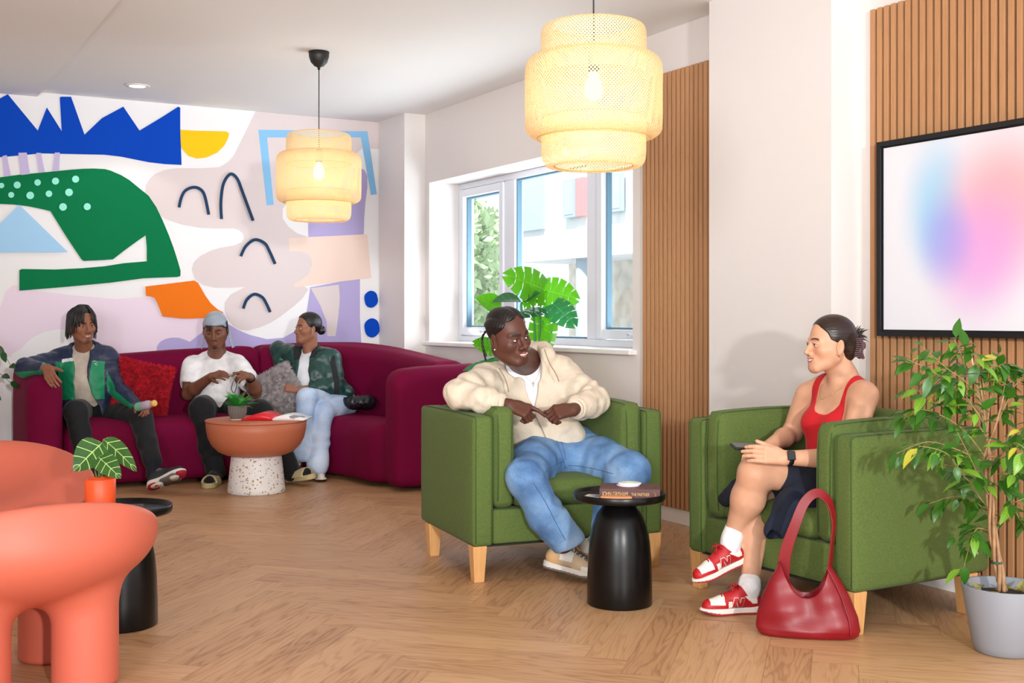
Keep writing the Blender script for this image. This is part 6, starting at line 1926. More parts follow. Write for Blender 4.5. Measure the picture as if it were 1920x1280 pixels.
    b = MB(); b.tube(smoothpath([Cf.p(-0.066, -0.01, 0.150), Cf.p(-0.052, 0.055, 0.110), Cf.p(-0.022, 0.088, 0.078), Cf.p(0.0, 0.098, 0.062), Cf.p(0.022, 0.088, 0.078), Cf.p(0.05, 0.055, 0.110), Cf.p(0.062, 0.0, 0.145)], 8), 0.0008, 5)
    sub('necklace', b, mat('gold', 'd8b060', 0.25, metal=1))
    # tank top
    T_ = Sdf(0.02)
    torso(T_, Cf, 0.93, 0.0055, 1.0, 0.90, bust=1.0)
    T_.cone(Cf.p(0, -0.01, -0.15), Cf.p(0, 0, -0.26), 0.120, 0.125, 0.04)
    poly = [(-0.30, -0.4), (0.30, -0.4), (0.30, -0.045), (0.165, -0.035), (0.128, 0.0), (0.112, 0.06), (0.110, 0.25), (0.074, 0.25), (0.072, 0.10), (0.068, 0.050), (0.056, 0.022), (0.038, 0.006), (0.018, 0.000), (0, -0.001), (-0.018, 0.000), (-0.038, 0.006), (-0.056, 0.022), (-0.068, 0.050), (-0.072, 0.10), (-0.074, 0.25), (-0.110, 0.25), (-0.112, 0.06), (-0.128, 0.0), (-0.165, -0.035), (-0.30, -0.045)]
    T_.fn(xz(Cf, poly), 0.006, 'i')
    T_.obj('tank_top', cloth_mat('red_jersey', 'c4101c', 0.8, 0.03, 10, 0.1, 30), 0.0032, t)
    # denim skirt
    K = Sdf(0.04)
    K.ell((hn + hf) / 2, (0.16, 0.19, 0.125), None, 0.04)
    m1 = hn + (kn - hn) * 0.62; m2 = hf + (kf - hf) * 0.75
    K.chain([hn, m1], [0.112, 0.092], 0.04); K.chain([hf, m2], [0.11, 0.088], 0.04)
    K.chain([Pn(1520, 905, 4.78), Pn(1478, 945, 4.70), Pn(1452, 995, 4.68)], [0.055, 0.050, 0.043], 0.03)
    K.chain([Pn(1530, 930, 4.74), Pn(1505, 985, 4.70)], [0.05, 0.035], 0.04)
    K.chain([Pn(1385, 915, 5.02), Pn(1362, 935, 5.0)], [0.045, 0.035], 0.03)
    ht = Pn(1446, 1006, 4.68); K.cone(ht + V(0.0, -0.03, -0.03), ht + V(0.02, 0.0, 0.05), 0.034, 0.026, 0.006, 's')
    wr(K, (0.004, 22, 0.7), (0.002, 50, 0.1))
    K.obj('skirt', denim_mat('dark_denim', '0a0e1a', '0f1626', '182238'), 0.004, t)
    # watch
    u = (en - wn); u /= np.linalg.norm(u); c0 = wn + u * 0.022
    b = MB(); M = orient(c0, u, (0.05, -0.85, 0.35)); b.lathe([(0.0285, -0.010), (0.031, -0.009), (0.031, 0.009), (0.0285, 0.010)], 28, M=M @ Matrix.Rotation(-math.pi / 2, 4, 'X'), close=True)
    w_ = sub('watch_strap', b, mat('watch_black', '121316', 0.4))
    b = MB(); N_ = Frame(c0, V(0.05, -0.85, 0.35), V(0, 0, 1)); b.box(-0.016, 0.016, 0.0285, 0.039, -0.019, 0.019, M=frame_from(c0, N_.R[:, 0], N_.R[:, 1], N_.R[:, 2]))
    o = b.obj('watch_case', mat('watch_glass', '0a0b0e', 0.1, coat=0.5), None, bevel=0.004); o.data.transform(inv); o.parent = w_
    red = mat('shoe_red', 'b5141e', 0.5, var=0.05, vscale=20); wht = mat('shoe_offwhite', 'e9e3da', 0.5); rub = mat('shoe_rubber_red', 'a8323a', 0.55)
    def split(g):
        x, y, z = g[:, 0], g[:, 1], g[:, 2]; r = np.zeros(len(g), int)
        # white toe box, quarter panel and saddle
        r[(y > 0.185) & (y < 0.248) & (z > 0.046)] = 1
        r[(y > 0.150) & (y < 0.170) & (z < 0.062) & (z > 0.032) & (np.abs(x) > 0.022)] = 1
        tri = (y > 0.035) & (y < 0.100) & (z > 0.050 + 0.0 * y) & (z < 0.088 - 0.1 * (y - 0.035)) & (z > 0.088 - (0.100 - y) * 0.9 - 0.0)
        r[tri & (np.abs(x) > 0.02) & (z > 0.045 + (y - 0.035) * -0.2)] = 1
        return r
    for (hp, f_, u_, lb) in ((Pn(1402, 1050, 4.86), (-0.90, -0.30, -0.34), (-0.30, -0.12, 0.95), 'red and white trainer raised off the floor'),
                             (Pn(1428, 1150, 4.78), (-0.985, -0.17, 0.0), (0, 0, 1), 'red and white trainer flat on the floor')):
        if 'flat' in lb: hp[2] = 0.001
        o, F_ = shoe(t, hp, f_, u_, 0.262, ([red, wht], [wht, rub]), split, laces=red, label=lb, h=0.0026)
        a_, k_ = (af, kf) if 'flat' in lb else (an, kn)
        s0 = a_ + (k_ - a_) * 0.05; co = F_.p(0, 0.058, 0.105); sk = Sdf(0.02)
        sk.chain([s0 + (s0 - co) * 0.02, s0 * 0.5 + co * 0.5, co, F_.p(0, 0.06, 0.05)], [0.042, 0.040, 0.037, 0.032], 0.02); wr(sk, (0.0012, 80, 0))
        cut = s0 - (co - s0) / np.linalg.norm(co - s0) * 0.012; sk.plane(cut, (s0 - co), 0.004)
        sk.obj('sock', cloth_mat('white_sock', 'eeeef0', 0.95), 0.003, t)
        # side letter: white outline with the red of the shoe inside
        side = -1.0 if np.dot(F_.R[:, 0], V(0, -1, 0)) < 0 else 1.0
        def letter(off, grow, m, nm):
            b = MB(); c = F_.sc
            w, hgt, th = 0.044, 0.040, 0.0135
            base = np.array([0.128, 0.030])
            dirx = -1.0 if side > 0 else -1.0
            L2 = [(0, 0), (0, hgt), (th * 1.25, hgt), (w - th, th * 1.1), (w - th, hgt), (w, hgt), (w, 0), (w - th * 1.25, 0), (th, hgt - th * 1.1), (th, 0)]
            cen = np.array([w / 2, hgt / 2]); pts = []
            n = len(L2); A = np.array(L2)
            for i in range(n):
                e1 = A[i] - A[i - 1]; e2 = A[(i + 1) % n] - A[i]
                n1 = np.array([-e1[1], e1[0]]) / np.linalg.norm(e1); n2 = np.array([-e2[1], e2[0]]) / np.linalg.norm(e2)
                v = n1 + n2; v = v / max(np.dot(v, v), 0.35) * 2 * 0.5 * 2
                q = A[i] + v * grow * 0.7
                pts.append(q)
            vs = []
            # subdivide the outline's bounding strip so that it can follow the side of the shoe
            A2 = np.array(pts); fine = []
            tri = tess(A2)
            for tr in tri:
                q = [A2[i] for i in tr]; fine += split_tri(q, 3)
            fs = []
            for q3 in fine:
                k0 = len(vs)
                for q in q3:
                    sx = q[0] + q[1] * 0.22
                    y = 0.150 - sx if view_flip else 0.098 + sx
                    z = 0.036 + q[1]
                    xs = np.linspace(0.06, 0.0, 60); val = F_.U.ev(np.array([F_.p(side * x_, y, z) for x_ in xs])); i_ = int(np.argmax(val < 0))
                    xo = side * ((xs[i_] if val[i_] < 0 else 0.03) + 0.0012 + off)
                    vs.append(F_.p(xo, y, z))
                fs.append((k0, k0 + 1, k0 + 2))
            b.add(vs, fs)
            o2 = b.obj(nm, m, None, weld=True, smooth=True); o2.data.transform(inv); o2.parent = o
            md = o2.modifiers.new('s', 'SOLIDIFY'); md.thickness = 0.0012; md.offset = 0
        # outward look: x axis of the page is left to right for the viewer
        view_flip = np.dot(F_.R[:, 1], V(1, 0, 0)) < 0
        letter(0.0000, 0.0030, wht, 'logo_outline'); letter(0.0014, 0.0, red, 'logo_letter')
woman_red()
ph = thing('phone', 'black phone held on her knee under both hands', 'phone', P(1410, 838, 4.78), 0)
b = MB(); b.box(-0.083, 0.083, -0.038, 0.038, -0.006, 0.006); ph.rotation_euler = (math.radians(10), math.radians(3), math.radians(8))
b.obj('case', mat('phone_black', '15161a', 0.35), ph, bevel=0.005)
b = MB(); b.box(-0.078, 0.078, -0.034, 0.034, 0.0061, 0.0066); b.obj('display', mat('phone_glass', '0b0c10', 0.08), ph)

# ================= the three on the sofa
def sitter(label, base, HD, Cf, J, skin, lip, facekw, headkw, hands, H_=HF, wf=1.0):
    """J: dict of joints hr hl kr kl ar al shr shl er el wr wl nb"""
    t = person(label, base)
    S = Sdf(0.025)
    torso(S, Cf, wf, 0.0, 1.0, 1.0)
    pel = (J['hr'] + J['hl']) / 2
    S.cone(Cf.p(0, 0, -0.1), pel, 0.12 * wf, 0.13 * wf, 0.05)
    for a in 'rl':
        S.chain([J['h' + a], J['k' + a]], [0.085 * wf, 0.056 * wf], 0.03); S.chain([J['k' + a], J['a' + a]], [0.054 * wf, 0.034 * wf], 0.03)
        S.chain([J['sh' + a], J['e' + a]], [0.054 * wf, 0.043 * wf], 0.03); m = J['e' + a] * 0.7 + J['w' + a] * 0.3; S.chain([J['e' + a], m, J['w' + a]], [0.042 * wf, 0.043 * wf, 0.028 * wf], 0.02)
    S.cone(HD.p(0, -0.028, -0.05), Cf.p(0, -0.02, 0.16), 0.056 * wf, 0.062 * wf, 0.03); S.cone(HD.p(0, 0.015, -0.085), Cf.p(0, 0.015, 0.13), 0.038 * wf, 0.042 * wf, 0.03)
    head(S, HD, **headkw)
    for h in hands: hand(S, *h[0], **h[1])
    S.obj('body', M_SKIN, H_, t, colfn=face_paint(HD, skin, lip, **facekw))
    return t
def addm(t, name, mbx, m, par=None, smooth=True, **k):
    o = mbx.obj(name, m, None, smooth=smooth, **k); o.data.transform(t.matrix_basis.inverted()); o.parent = par or t; return o
BLK = lambda: hair_mat('black_hair', '120d0c')

def man_green():
    HD = Frame(P(154, 608, 8.45), (0.70, -0.70, -0.12), (-0.05, 0, 1), 1.06)
    Cf = Frame(P(158, 694, 8.56), (0.12, -0.99, 0.1), (-0.04, 0.16, 0.97), 1.0)
    J = dict(hr=Pn(150, 772, 8.62), hl=Pn(184, 772, 8.66), kr=Pn(142, 772, 8.18), kl=Pn(264, 784, 8.36), ar=Pn(172, 905, 8.05), al=Pn(287, 870, 8.08),
             shr=Pn(104, 676, 8.5), shl=Pn(204, 674, 8.62), er=Pn(47, 690, 8.17), el=Pn(229, 736, 8.52), wr=Pn(88, 690, 8.02), wl=Pn(258, 763, 8.36))
    hands = [((J['wr'], Pn(97, 712, 7.93) - J['wr'], (-0.35, -0.80, 0.5), (0.9, 0, 0.3)), dict(curl=(0.35, 0.28, 0.28, 0.32), sc=1.08, thumb=(0.75, -0.15, 0.7))),
             ((J['wl'], Pn(275, 766, 8.30) - J['wl'], (0.1, 0.4, 0.95), (0.3, -1, 0)), dict(curl=(0.9, 0.95, 1.0, 1.0), sc=1.0, thumb=(0.6, -0.6, 0.6)))]
    t = sitter('person in navy and green track jacket, arm over the sofa arm, holding bottle', (-3.0, 8.6, 0), HD, Cf, J, '95614a', '9c6055', dict(beard=0.6, smile=0.3, lids=0.6, look=(0.002, -0.001)), dict(nose=1.2, jaw=0.95, lips=1.2, smile=0.3), hands)
    p = HD.p
    H = Sdf(0.008); H.ell(p(0, -0.016, 0.040), (0.086, 0.106, 0.096), HD.R, 0)
    H.fn(hairfn(HD, [(0.07, 0.17), (0.072, 0.098), (0.050, 0.066), (0.035, 0.03), (0.0, -0.01), (-0.04, -0.06), (-0.16, -0.06), (-0.17, 0.17)]), 0.008, 'i')
    ho = H.obj('hair', BLK(), HF, t)
    b = MB(); rr = random.Random(12)
    for i in range(110):
        a = rr.uniform(0.30, 2 * math.pi - 0.95)
        if i > 96: a = rr.uniform(-0.95, -0.35)
        fx, fy = math.sin(a), math.cos(a); aa = abs(math.atan2(fx, fy))
        top = p(fx * 0.03 - 0.01, -0.01 + fy * 0.035, 0.128)
        ln = rr.uniform(0.0, 0.055)
        z1 = (-0.105 if aa > 1.1 else (-0.055 if aa > 0.6 else 0.0)) + ln
        fl = rr.uniform(-.012, .012)
        q = [top, p(fx * 0.072, -0.012 + fy * 0.092, 0.088), p(fx * 0.091, -0.012 + fy * 0.106, 0.04), p(fx * 0.090 + fl, -0.01 + fy * 0.100, z1)]
        pth = smoothpath(q, 6); b.tube(pth, [0.0052 * (1.05 - 0.5 * k / len(pth)) * (1 + 0.15 * math.sin(k * 2)) for k in range(len(pth))], 6)
    addm(t, 'locs', b, BLK(), ho)
    # tee
    T_ = Sdf(0.03); torso(T_, Cf, 1.0, 0.012, 1.0, 1.05); T_.cone(Cf.p(0, 0, -0.1), (J['hr'] + J['hl']) / 2 + V(0, 0, 0.04), 0.132, 0.141, 0.05)
    T_.cone(Cf.p(0, 0.05, 0.19), Cf.p(0, -0.06, 0.23), 0.058, 0.064, 0.006, 's'); wr(T_, (0.004, 22, 0.3), (0.002, 45, 1))
    T_.obj('tee_shirt', cloth_mat('stone_cotton', 'cdc0b2', 0.9), CF, t)
    # jacket
    K = Sdf(0.035); torso(K, Cf, 1.0, 0.026, 1.06, 1.05)
    K.cone(Cf.p(0, -0.01, -0.06), Cf.p(-0.01, -0.01, -0.27), 0.182, 0.188, 0.05, flat=Cf.R[:, 1], fs=0.75)
    K.chain([J['shr'], J['er']], [0.078, 0.064], 0.05); K.chain([J['er'], J['er'] * 0.25 + J['wr'] * 0.75], [0.062, 0.046], 0.03)
    K.chain([J['shl'], J['el']], [0.078, 0.062], 0.05); K.chain([J['el'], J['el'] * 0.2 + J['wl'] * 0.8], [0.062, 0.046], 0.03)
    K.chain([Cf.p(-0.065, 0.07, 0.13), Cf.p(-0.085, 0.0, 0.18), Cf.p(0, -0.085, 0.20), Cf.p(0.085, 0.0, 0.18), Cf.p(0.065, 0.07, 0.13)], [0.014, 0.022, 0.026, 0.022, 0.014], 0.015)
    op = xz(Cf, [(0.085, -0.40), (-0.175, -0.42), (-0.125, -0.27), (-0.075, -0.17), (-0.050, -0.06), (-0.058, 0.10), (-0.06, 0.3), (0.06, 0.3), (0.068, 0.10), (0.036, 0.0), (0.034, -0.15), (0.060, -0.27)])
    K.fn(lambda P_: np.maximum(op(P_), -(Cf.inv(P_)[:, 1] + 0.01)), 0.008, 's')
    nk = Sdf(0); nk.cone(HD.p(0, -0.02, -0.02), Cf.p(0, 0.0, 0.12), 0.068, 0.078, 0); K.fn(lambda P_: nk.ev(P_), 0.008, 's')
    folds(K, [(J['shr'], J['er'], 0.005, 60, 0.08), (J['shl'], J['el'], 0.005, 60, 0.08)], [(0.005, 20, 1.0), (0.002, 45, 1)])
    navy = cloth_mat('navy_nylon', '1c2848', 0.5, 0.06); grn = cloth_mat('green_nylon', '0a8a5c', 0.5, 0.06); wh = cloth_mat('white_nylon', 'e6e9ee', 0.5, 0.03)
    def mf(P_):
        g = Cf.inv(P_); x, y, z = g[:, 0], g[:, 1], g[:, 2]
        r = np.zeros(len(g), int)
        body = (np.abs(x) < 0.16)
        r[body & (z < 0.075 - 0.12 * np.abs(x)) & (z > -0.215) & (y > -0.08)] = 1
        r[(x > 0.03) & (x < 0.13) & (np.abs(z - 0.082 + 0.12 * np.abs(x)) < 0.012) & (y > 0)] = 2
        r[(x < 0.0) & (x > -0.078 + 0.1 * (0.05 - z)) & (z > -0.12) & body] = 0
        # underside stripe of the sleeves
        for s_, e_ in ((J['shr'], J['er']), (J['er'], J['wr']), (J['shl'], J['el']), (J['el'], J['wl'])):
            ba = e_ - s_; tt = np.clip((P_ - s_) @ ba / (ba @ ba), 0, 1); v = P_ - s_ - tt[:, None] * ba; d = np.linalg.norm(v, axis=1)
            n_ = V(-0.55, -0.5, -0.45) if s_ is J['shl'] or s_ is J['el'] else V(0, -0.35, -0.9); n_ = n_ / np.linalg.norm(n_)
            r[(~body) & (d < 0.085) & ((v @ n_) / np.maximum(d, 1e-6) > 0.62)] = 1
        return r
    ko = K.obj('track_jacket', [navy, grn, wh], 0.0048, t, mf)
    # round badge on the chest
    c0 = Cf.p(-0.098, 0.11, 0.040)
    ds = [c0 + Cf.R[:, 1] * s for s in np.linspace(0.06, -0.12, 120)]; val = K.ev(np.array(ds)); c0 = ds[int(np.argmax(val < 0))] + Cf.R[:, 1] * 0.001
    M = frame_from(c0, Cf.R[:, 0], Cf.R[:, 2], -Cf.R[:, 1]) @ Matrix.Rotation(math.pi, 4, 'X')
    b = MB(); b.lathe([(0.016, 0), (0.019, 0), (0.019, 0.002), (0.016, 0.002)], 20, M=M, close=True); b.lathe([(0.0, 0.002), (0.007, 0.002), (0.007, 0.0)], 12, M=M @ Matrix.Translation((-0.003, 0.002, 0)))
    addm(t, 'badge', b, mat('badge_grey', 'c8d0d2', 0.6), ko)
    b = MB(); w0 = J['wr']; q = Pn(99, 716, 7.915); b.lathe([(0.0105, -0.002), (0.0118, -0.002), (0.0118, 0.002), (0.0105, 0.002)], 16, M=Matrix.Translation(Pn(96, 722, 7.91)), close=True)
    addm(t, 'ring', b, mat('silver', 'c9c9cf', 0.2, metal=1))
    # trousers
    K = Sdf(0.05); K.ell((J['hr'] + J['hl']) / 2, (0.17, 0.135, 0.115), None, 0.05)
    for a in 'rl': K.chain([J['h' + a], J['k' + a]], [0.105, 0.082], 0.05); K.chain([J['k' + a], J['k' + a] * 0.45 + J['a' + a] * 0.55, J['a' + a] + (J['k' + a] - J['a' + a]) * 0.05], [0.078, 0.068, 0.060], 0.03)
    folds(K, [(J['kr'], J['ar'], 0.004, 40, 0.08), (J['kl'], J['al'], 0.004, 44, 0.07), (J['hl'], J['kl'], 0.005, 44, 0.1)], [(0.005, 15, 0.2)])
    K.obj('trousers', cloth_mat('black_twill', '0f1014', 0.85, 0.1), CF, t)
    so = Sdf(0.01); so.cone(J['al'] + V(0, 0, 0.02), J['al'] + V(0.0, -0.02, -0.07), 0.045, 0.042); so.obj('sock', cloth_mat('navy_sock', '131722', 0.95), 0.005, t)
    bk = mat('shoe_black', '25272c', 0.55); gy = mat('shoe_gunmetal', '6a6a6e', 0.6); wht = mat('shoe_offwhite', 'e9e3da', 0.5); rd = mat('sole_crimson', 'b01f38', 0.6)
    def split(g):
        r = np.zeros(len(g), int); r[(g[:, 1] > 0.09) & (g[:, 1] < 0.13) & (g[:, 2] > 0.08)] = 1; return r
    o, F_ = shoe(t, Pn(276, 917, 7.98), (0.915, -0.10, 0.39), (-0.28, 0.70, 0.66), 0.30, ([bk, gy], [wht, wht]), split, laces=mat('lace_black', '1c1c20', 0.8), label='black and grey trainer kicked up, patterned sole showing', h=0.004)
    # tread colours on the underside
    def tread(poly, m, nm, z):
        b = MB(); b.add([F_.p(x, y, z + 0.014 * max(0, min(1, (y - 0.21) / 0.08)) ** 1.5) for x, y in catmull(poly, 5)], [tuple(range(len(poly) * 5))]); oo = addm(t, nm, b, m, o); md = oo.modifiers.new('s', 'SOLIDIFY'); md.thickness = 0.002; md.offset = 0
    tread([(0, 0.004), (0.034, 0.03), (0.034, 0.075), (0.0, 0.082), (-0.034, 0.075), (-0.034, 0.03)], rd, 'heel_tread', -0.0006)
    tread([(0, 0.030), (0.020, 0.045), (0.022, 0.10), (0.0, 0.115), (-0.022, 0.10), (-0.020, 0.045)], wht, 'heel_window', -0.0018)
    tread([(-0.035, 0.11), (0.035, 0.11), (0.043, 0.17), (0.043, 0.225), (-0.043, 0.225), (-0.043, 0.17)], gy, 'arch_tread', -0.0006)
    tread([(-0.02, 0.175), (0.02, 0.175), (0.026, 0.21), (0.0, 0.235), (-0.026, 0.21)], wht, 'ball_window', -0.0018)
    tread([(-0.040, 0.235), (0.0, 0.228), (0.040, 0.235), (0.034, 0.268), (0.004, 0.290), (-0.034, 0.268)], rd, 'toe_tread', -0.0006)
    tread([(-0.006, 0.06), (0.003, 0.056), (0.008, 0.07), (0.0, 0.084), (-0.007, 0.078), (-0.002, 0.070)], rd, 'sole_emblem', -0.0030)
    shoe(t, Pn(166, 925, 8.10) * V(1, 1, 0), (0.1, -1, 0), (0, 0, 1), 0.29, ([bk, gy], [wht, wht]), split, label='black trainer flat on the floor')
man_green()
bt = thing('drink_bottle', 'clear bottle with green label and yellow cap held on his thigh', 'bottle', P(262, 762, 8.22))
d_ = (Pn(306, 752, 8.05) - Pn(262, 762, 8.22)); bt.rotation_euler = Vector(d_).to_track_quat('Z', 'Y').to_euler()
b = MB(); b.lathe([(0, -0.03), (0.026, -0.03), (0.031, -0.024), (0.031, 0.10), (0.028, 0.12), (0.018, 0.142), (0.017, 0.152), (0, 0.152)], 28); b.obj('flask', mat('bottle_clear', 'c9b9cf', 0.1, spec=0.8), bt, smooth=True)
b = MB(); b.lathe([(0.0315, -0.015), (0.0318, 0.05)], 28); b.obj('label', mat('bottle_label', '7fc9a6', 0.5), bt, smooth=True)
b = MB(); b.lathe([(0, 0.153), (0.021, 0.153), (0.022, 0.157), (0.022, 0.18), (0.02, 0.183), (0, 0.183)], 24); b.obj('cap', mat('bottle_cap', 'e8b45c', 0.5), bt, smooth=True)

def slide(t, heel, fwd, up, label, cut=0.17):
    F_ = Frame(heel, fwd, up, 1.0)
    pl = np.array(catmull([(0.0, 0.0), (0.040, 0.03), (0.038, 0.11), (0.050, 0.20), (0.042, 0.262), (0.004, 0.292), (-0.042, 0.262), (-0.050, 0.20), (-0.038, 0.11), (-0.040, 0.03)], 4))
    S = Sdf(0.01); S.pr = [('b', F_.p(0, 0.145, 0.03), np.array((0.07, 0.17, 0.075)), F_.R, 0.0, 0, 'u')]
    def sole(P_):
        g = F_.inv(P_); d2 = sd_poly(g[:, :2], pl) + 0.006; dz = np.maximum(-g[:, 2], g[:, 2] - 0.036) + 0.006
        a = np.sqrt(np.maximum(d2, 0) ** 2 + np.maximum(dz, 0) ** 2) + np.minimum(np.maximum(d2, dz), 0) - 0.006
        # band over the foot
        q = g - np.array([0, cut, 0.028]); r = np.sqrt((q[:, 0] / 0.052) ** 2 + (np.maximum(q[:, 2], 0) / 0.052) ** 2)
        bd = np.maximum(np.abs(r - 1) * 0.05 - 0.007, np.maximum(np.abs(q[:, 1]) - 0.052, -q[:, 2]))
        a = np.minimum(a, bd)
        gv = 0.0015 * np.sin(g[:, 1] * 520) * (g[:, 2] < 0.02)
        return a + gv
    S.fn(sole, 0, 'i')
    return S.obj('slide', mat('slide_sand', 'c2b184', 0.7), 0.004, t)['label'] if False else S.obj('slide', mat('slide_sand', 'c2b184', 0.7), 0.004, t)

def man_white():
    HD = Frame(P(404, 618, 8.92), (0.10, -0.95, -0.30), (0.0, -0.27, 0.96), 1.08)
    Cf = Frame(P(404, 706, 9.05), (0.0, -0.98, 0.15), (0, 0.15, 0.98), 1.05)
    J = dict(hr=Pn(386, 766, 9.05), hl=Pn(426, 766, 9.05), kr=Pn(378, 768, 8.62), kl=Pn(490, 774, 8.66), ar=Pn(404, 885, 8.48), al=Pn(546, 886, 8.44),
             shr=Pn(360, 688, 9.02), shl=Pn(448, 688, 9.02), er=Pn(353, 738, 8.88), el=Pn(482, 738, 8.88), wr=Pn(396, 706, 8.70), wl=Pn(468, 706, 8.72))
    hands = [((J['wr'], Pn(414, 700, 8.62) - J['wr'], (0.1, -0.75, 0.65), (0.3, -0.5, 0.3)), dict(curl=(0.35, 0.35, 0.4, 0.45), sc=1.05, thumb=(0.8, -0.3, 0.5))),
             ((J['wl'], Pn(454, 702, 8.62) - J['wl'], (0.2, -0.75, 0.6), (-0.3, -0.5, 0.3)), dict(curl=(0.45, 0.9, 0.8, 0.7), sc=1.05, thumb=(0.8, -0.4, 0.4)))]
    t = sitter('person in white tee and grey durag seated mid sofa, hands raised', (-2.3, 9.0, 0), HD, Cf, J, '7b4e3b', '9a5f57', dict(beard=0.85, lids=0.25, look=(0, -0.003)), dict(nose=1.25, jaw=1.1, lips=1.25), hands, wf=1.1)
    p = HD.p
    H = Sdf(0.008); H.ell(p(0, -0.014, 0.040), np.array((0.086, 0.105, 0.093)) * 1.04, HD.R, 0)
    H.fn(hairfn(HD, [(0.14, 0.18), (0.14, 0.058), (0.080, 0.052), (0.05, 0.046), (0.015, 0.020), (-0.02, -0.010), (-0.06, -0.05), (-0.16, -0.05), (-0.17, 0.18)]), 0.006, 'i')
    H.disp = lambda P_: 0.0012 * np.sin(HD.inv(P_)[:, 2] * 160 + 6 * HD.inv(P_)[:, 1]); H.damp = 0.002
    gs = mat('grey_satin', '9aa4b2', 0.32, var=0.1, vscale=20)
    ho = H.obj('durag', gs, HF, t)
    H = Sdf(0.006); H.ell(p(0, -0.014, 0.036), np.array((0.080, 0.098, 0.090)) * 1.06, HD.R, 0)
    H.fn(hairfn(HD, [(0.14, 0.14), (0.14, 0.040), (0.070, 0.040), (0.045, 0.024), (0.030, -0.005), (0.018, -0.030), (-0.03, -0.045), (-0.06, -0.075), (-0.16, -0.07), (-0.17, 0.12)]), 0.006, 'i')
    H.obj('hair', BLK(), HF, t)
    b = MB()
    for s in (-1, 1):
        b.tube(smoothpath([p(s * 0.055, -0.085, 0.0), p(s * 0.086, -0.06, -0.05), p(s * 0.096, -0.04, -0.10), p(s * 0.112, -0.03, -0.145)], 6), [0.016, 0.020, 0.022, 0.024] + [0.024] * 15, 10, flat=0.28)
    addm(t, 'durag_tails', b, gs, ho)
    b = MB(); rr = random.Random(3)
    for i in range(18):
        a = rr.uniform(0.1, 0.8) if i < 4 else rr.choice((-1, 1)) * rr.uniform(1.1, 1.8)
        fx, fy = math.sin(a), math.cos(a); z1 = 0.032 - rr.uniform(0, 0.008) - (0.03 if abs(a) > 0.8 else 0) - (0.03 if abs(a) > 1.2 else 0)
        b.tube(smoothpath([p(fx * 0.074, -0.012 + fy * 0.090, 0.065), p(fx * 0.081, -0.012 + fy * 0.099, 0.050), p(fx * 0.085, -0.012 + fy * 0.102, z1)], 4), 0.0036, 6)
    addm(t, 'braid_ends', b, BLK(), ho)
    T_ = Sdf(0.03); torso(T_, Cf, 1.05, 0.014, 1.08, 1.1); T_.cone(Cf.p(0, 0, -0.08), (J['hr'] + J['hl']) / 2 + V(0, 0, 0.05), 0.165, 0.175, 0.05)
    for a in 'rl': T_.cone(J['sh' + a], J['sh' + a] * 0.45 + J['e' + a] * 0.55, 0.082, 0.078, 0.05)
    for a in 'rl':
        u = J['e' + a] - J['sh' + a]; T_.cone(J['sh' + a] * 0.3 + J['e' + a] * 0.7, J['e' + a] * 1.2 - J['sh' + a] * 0.2, 0.060, 0.075, 0.006, 's')
    T_.cone(Cf.p(0, 0.05, 0.20), Cf.p(0, -0.06, 0.24), 0.060, 0.066, 0.006, 's'); wr(T_, (0.005, 18, 0.3), (0.0025, 40, 1))
    T_.obj('tee_shirt', cloth_mat('white_cotton', 'f1f0f2', 0.9), CF, t)
    K = Sdf(0.05); K.ell((J['hr'] + J['hl']) / 2, (0.19, 0.15, 0.115), None, 0.05)
    for a in 'rl': K.chain([J['h' + a], J['k' + a]], [0.115, 0.092], 0.05); K.chain([J['k' + a], J['k' + a] * 0.45 + J['a' + a] * 0.55, J['a' + a] + V(0, 0, 0.01)], [0.09, 0.080, 0.072], 0.03)
    folds(K, [(J['kr'], J['ar'], 0.005, 30, 0.09), (J['hl'], J['kl'], 0.005, 36, 0.1)], [(0.006, 13, 0.9)])
    K.obj('trousers', cloth_mat('black_jersey', '0b0c10', 0.9, 0.1), CF, t)
    u = J['el'] - J['wl']; u /= np.linalg.norm(u); b = MB(); b.lathe([(0.031, -0.012), (0.036, -0.010), (0.036, 0.010), (0.031, 0.012)], 20, M=orient(J['wl'] + u * 0.02, u) @ Matrix.Rotation(-math.pi / 2, 4, 'X'), close=True)
    addm(t, 'watch', b, mat('watch_black', '121316', 0.4))
    hp = Pn(407, 898, 8.50); hp[2] = 0.001
    blk_sock = cloth_mat('black_sock', '101014', 0.95)
    ft = Sdf(0.02); ft.chain([J['ar'], hp + V(0, -0.06, 0.07), hp + V(0, -0.15, 0.055), hp + V(0.004, -0.235, 0.05)], [0.042, 0.042, 0.038, 0.032], 0.02); ft.obj('sock', blk_sock, 0.005, t)
    h2 = Pn(538, 903, 8.50); f2 = V(0.78, -0.56, 0.16); u2 = V(-0.35, 0.10, 0.93)
    ft = Sdf(0.02); ft.chain([J['al'], h2 + f2 * 0.06 + u2 * 0.075, h2 + f2 * 0.15 + u2 * 0.058, h2 + f2 * 0.235 + u2 * 0.052], [0.042, 0.042, 0.038, 0.032], 0.02); ft.obj('sock', blk_sock, 0.005, t)
    slide(t, hp, (0.0, -1, 0), (0, 0, 1), 'beige slide flat on the floor')
    slide(t, Pn(538, 903, 8.50), (0.78, -0.56, 0.16), (-0.35, 0.10, 0.93), 'beige slide tipped up, its ridged sole showing')
    b = MB(); b.tube(smoothpath([Pn(443, 708, 8.58), Pn(444, 722, 8.57), Pn(439, 736, 8.58), Pn(434, 728, 8.58), Pn(438, 714, 8.58)], 7), 0.0028, 6)
    cb = thing('charging_cable', 'thin black cable dangling from his fingers', 'cable', P(440, 720, 8.58)); o = b.obj('wire', M_CORD, None, smooth=True); o.data.transform(cb.matrix_basis.inverted()); o.parent = cb
man_white()

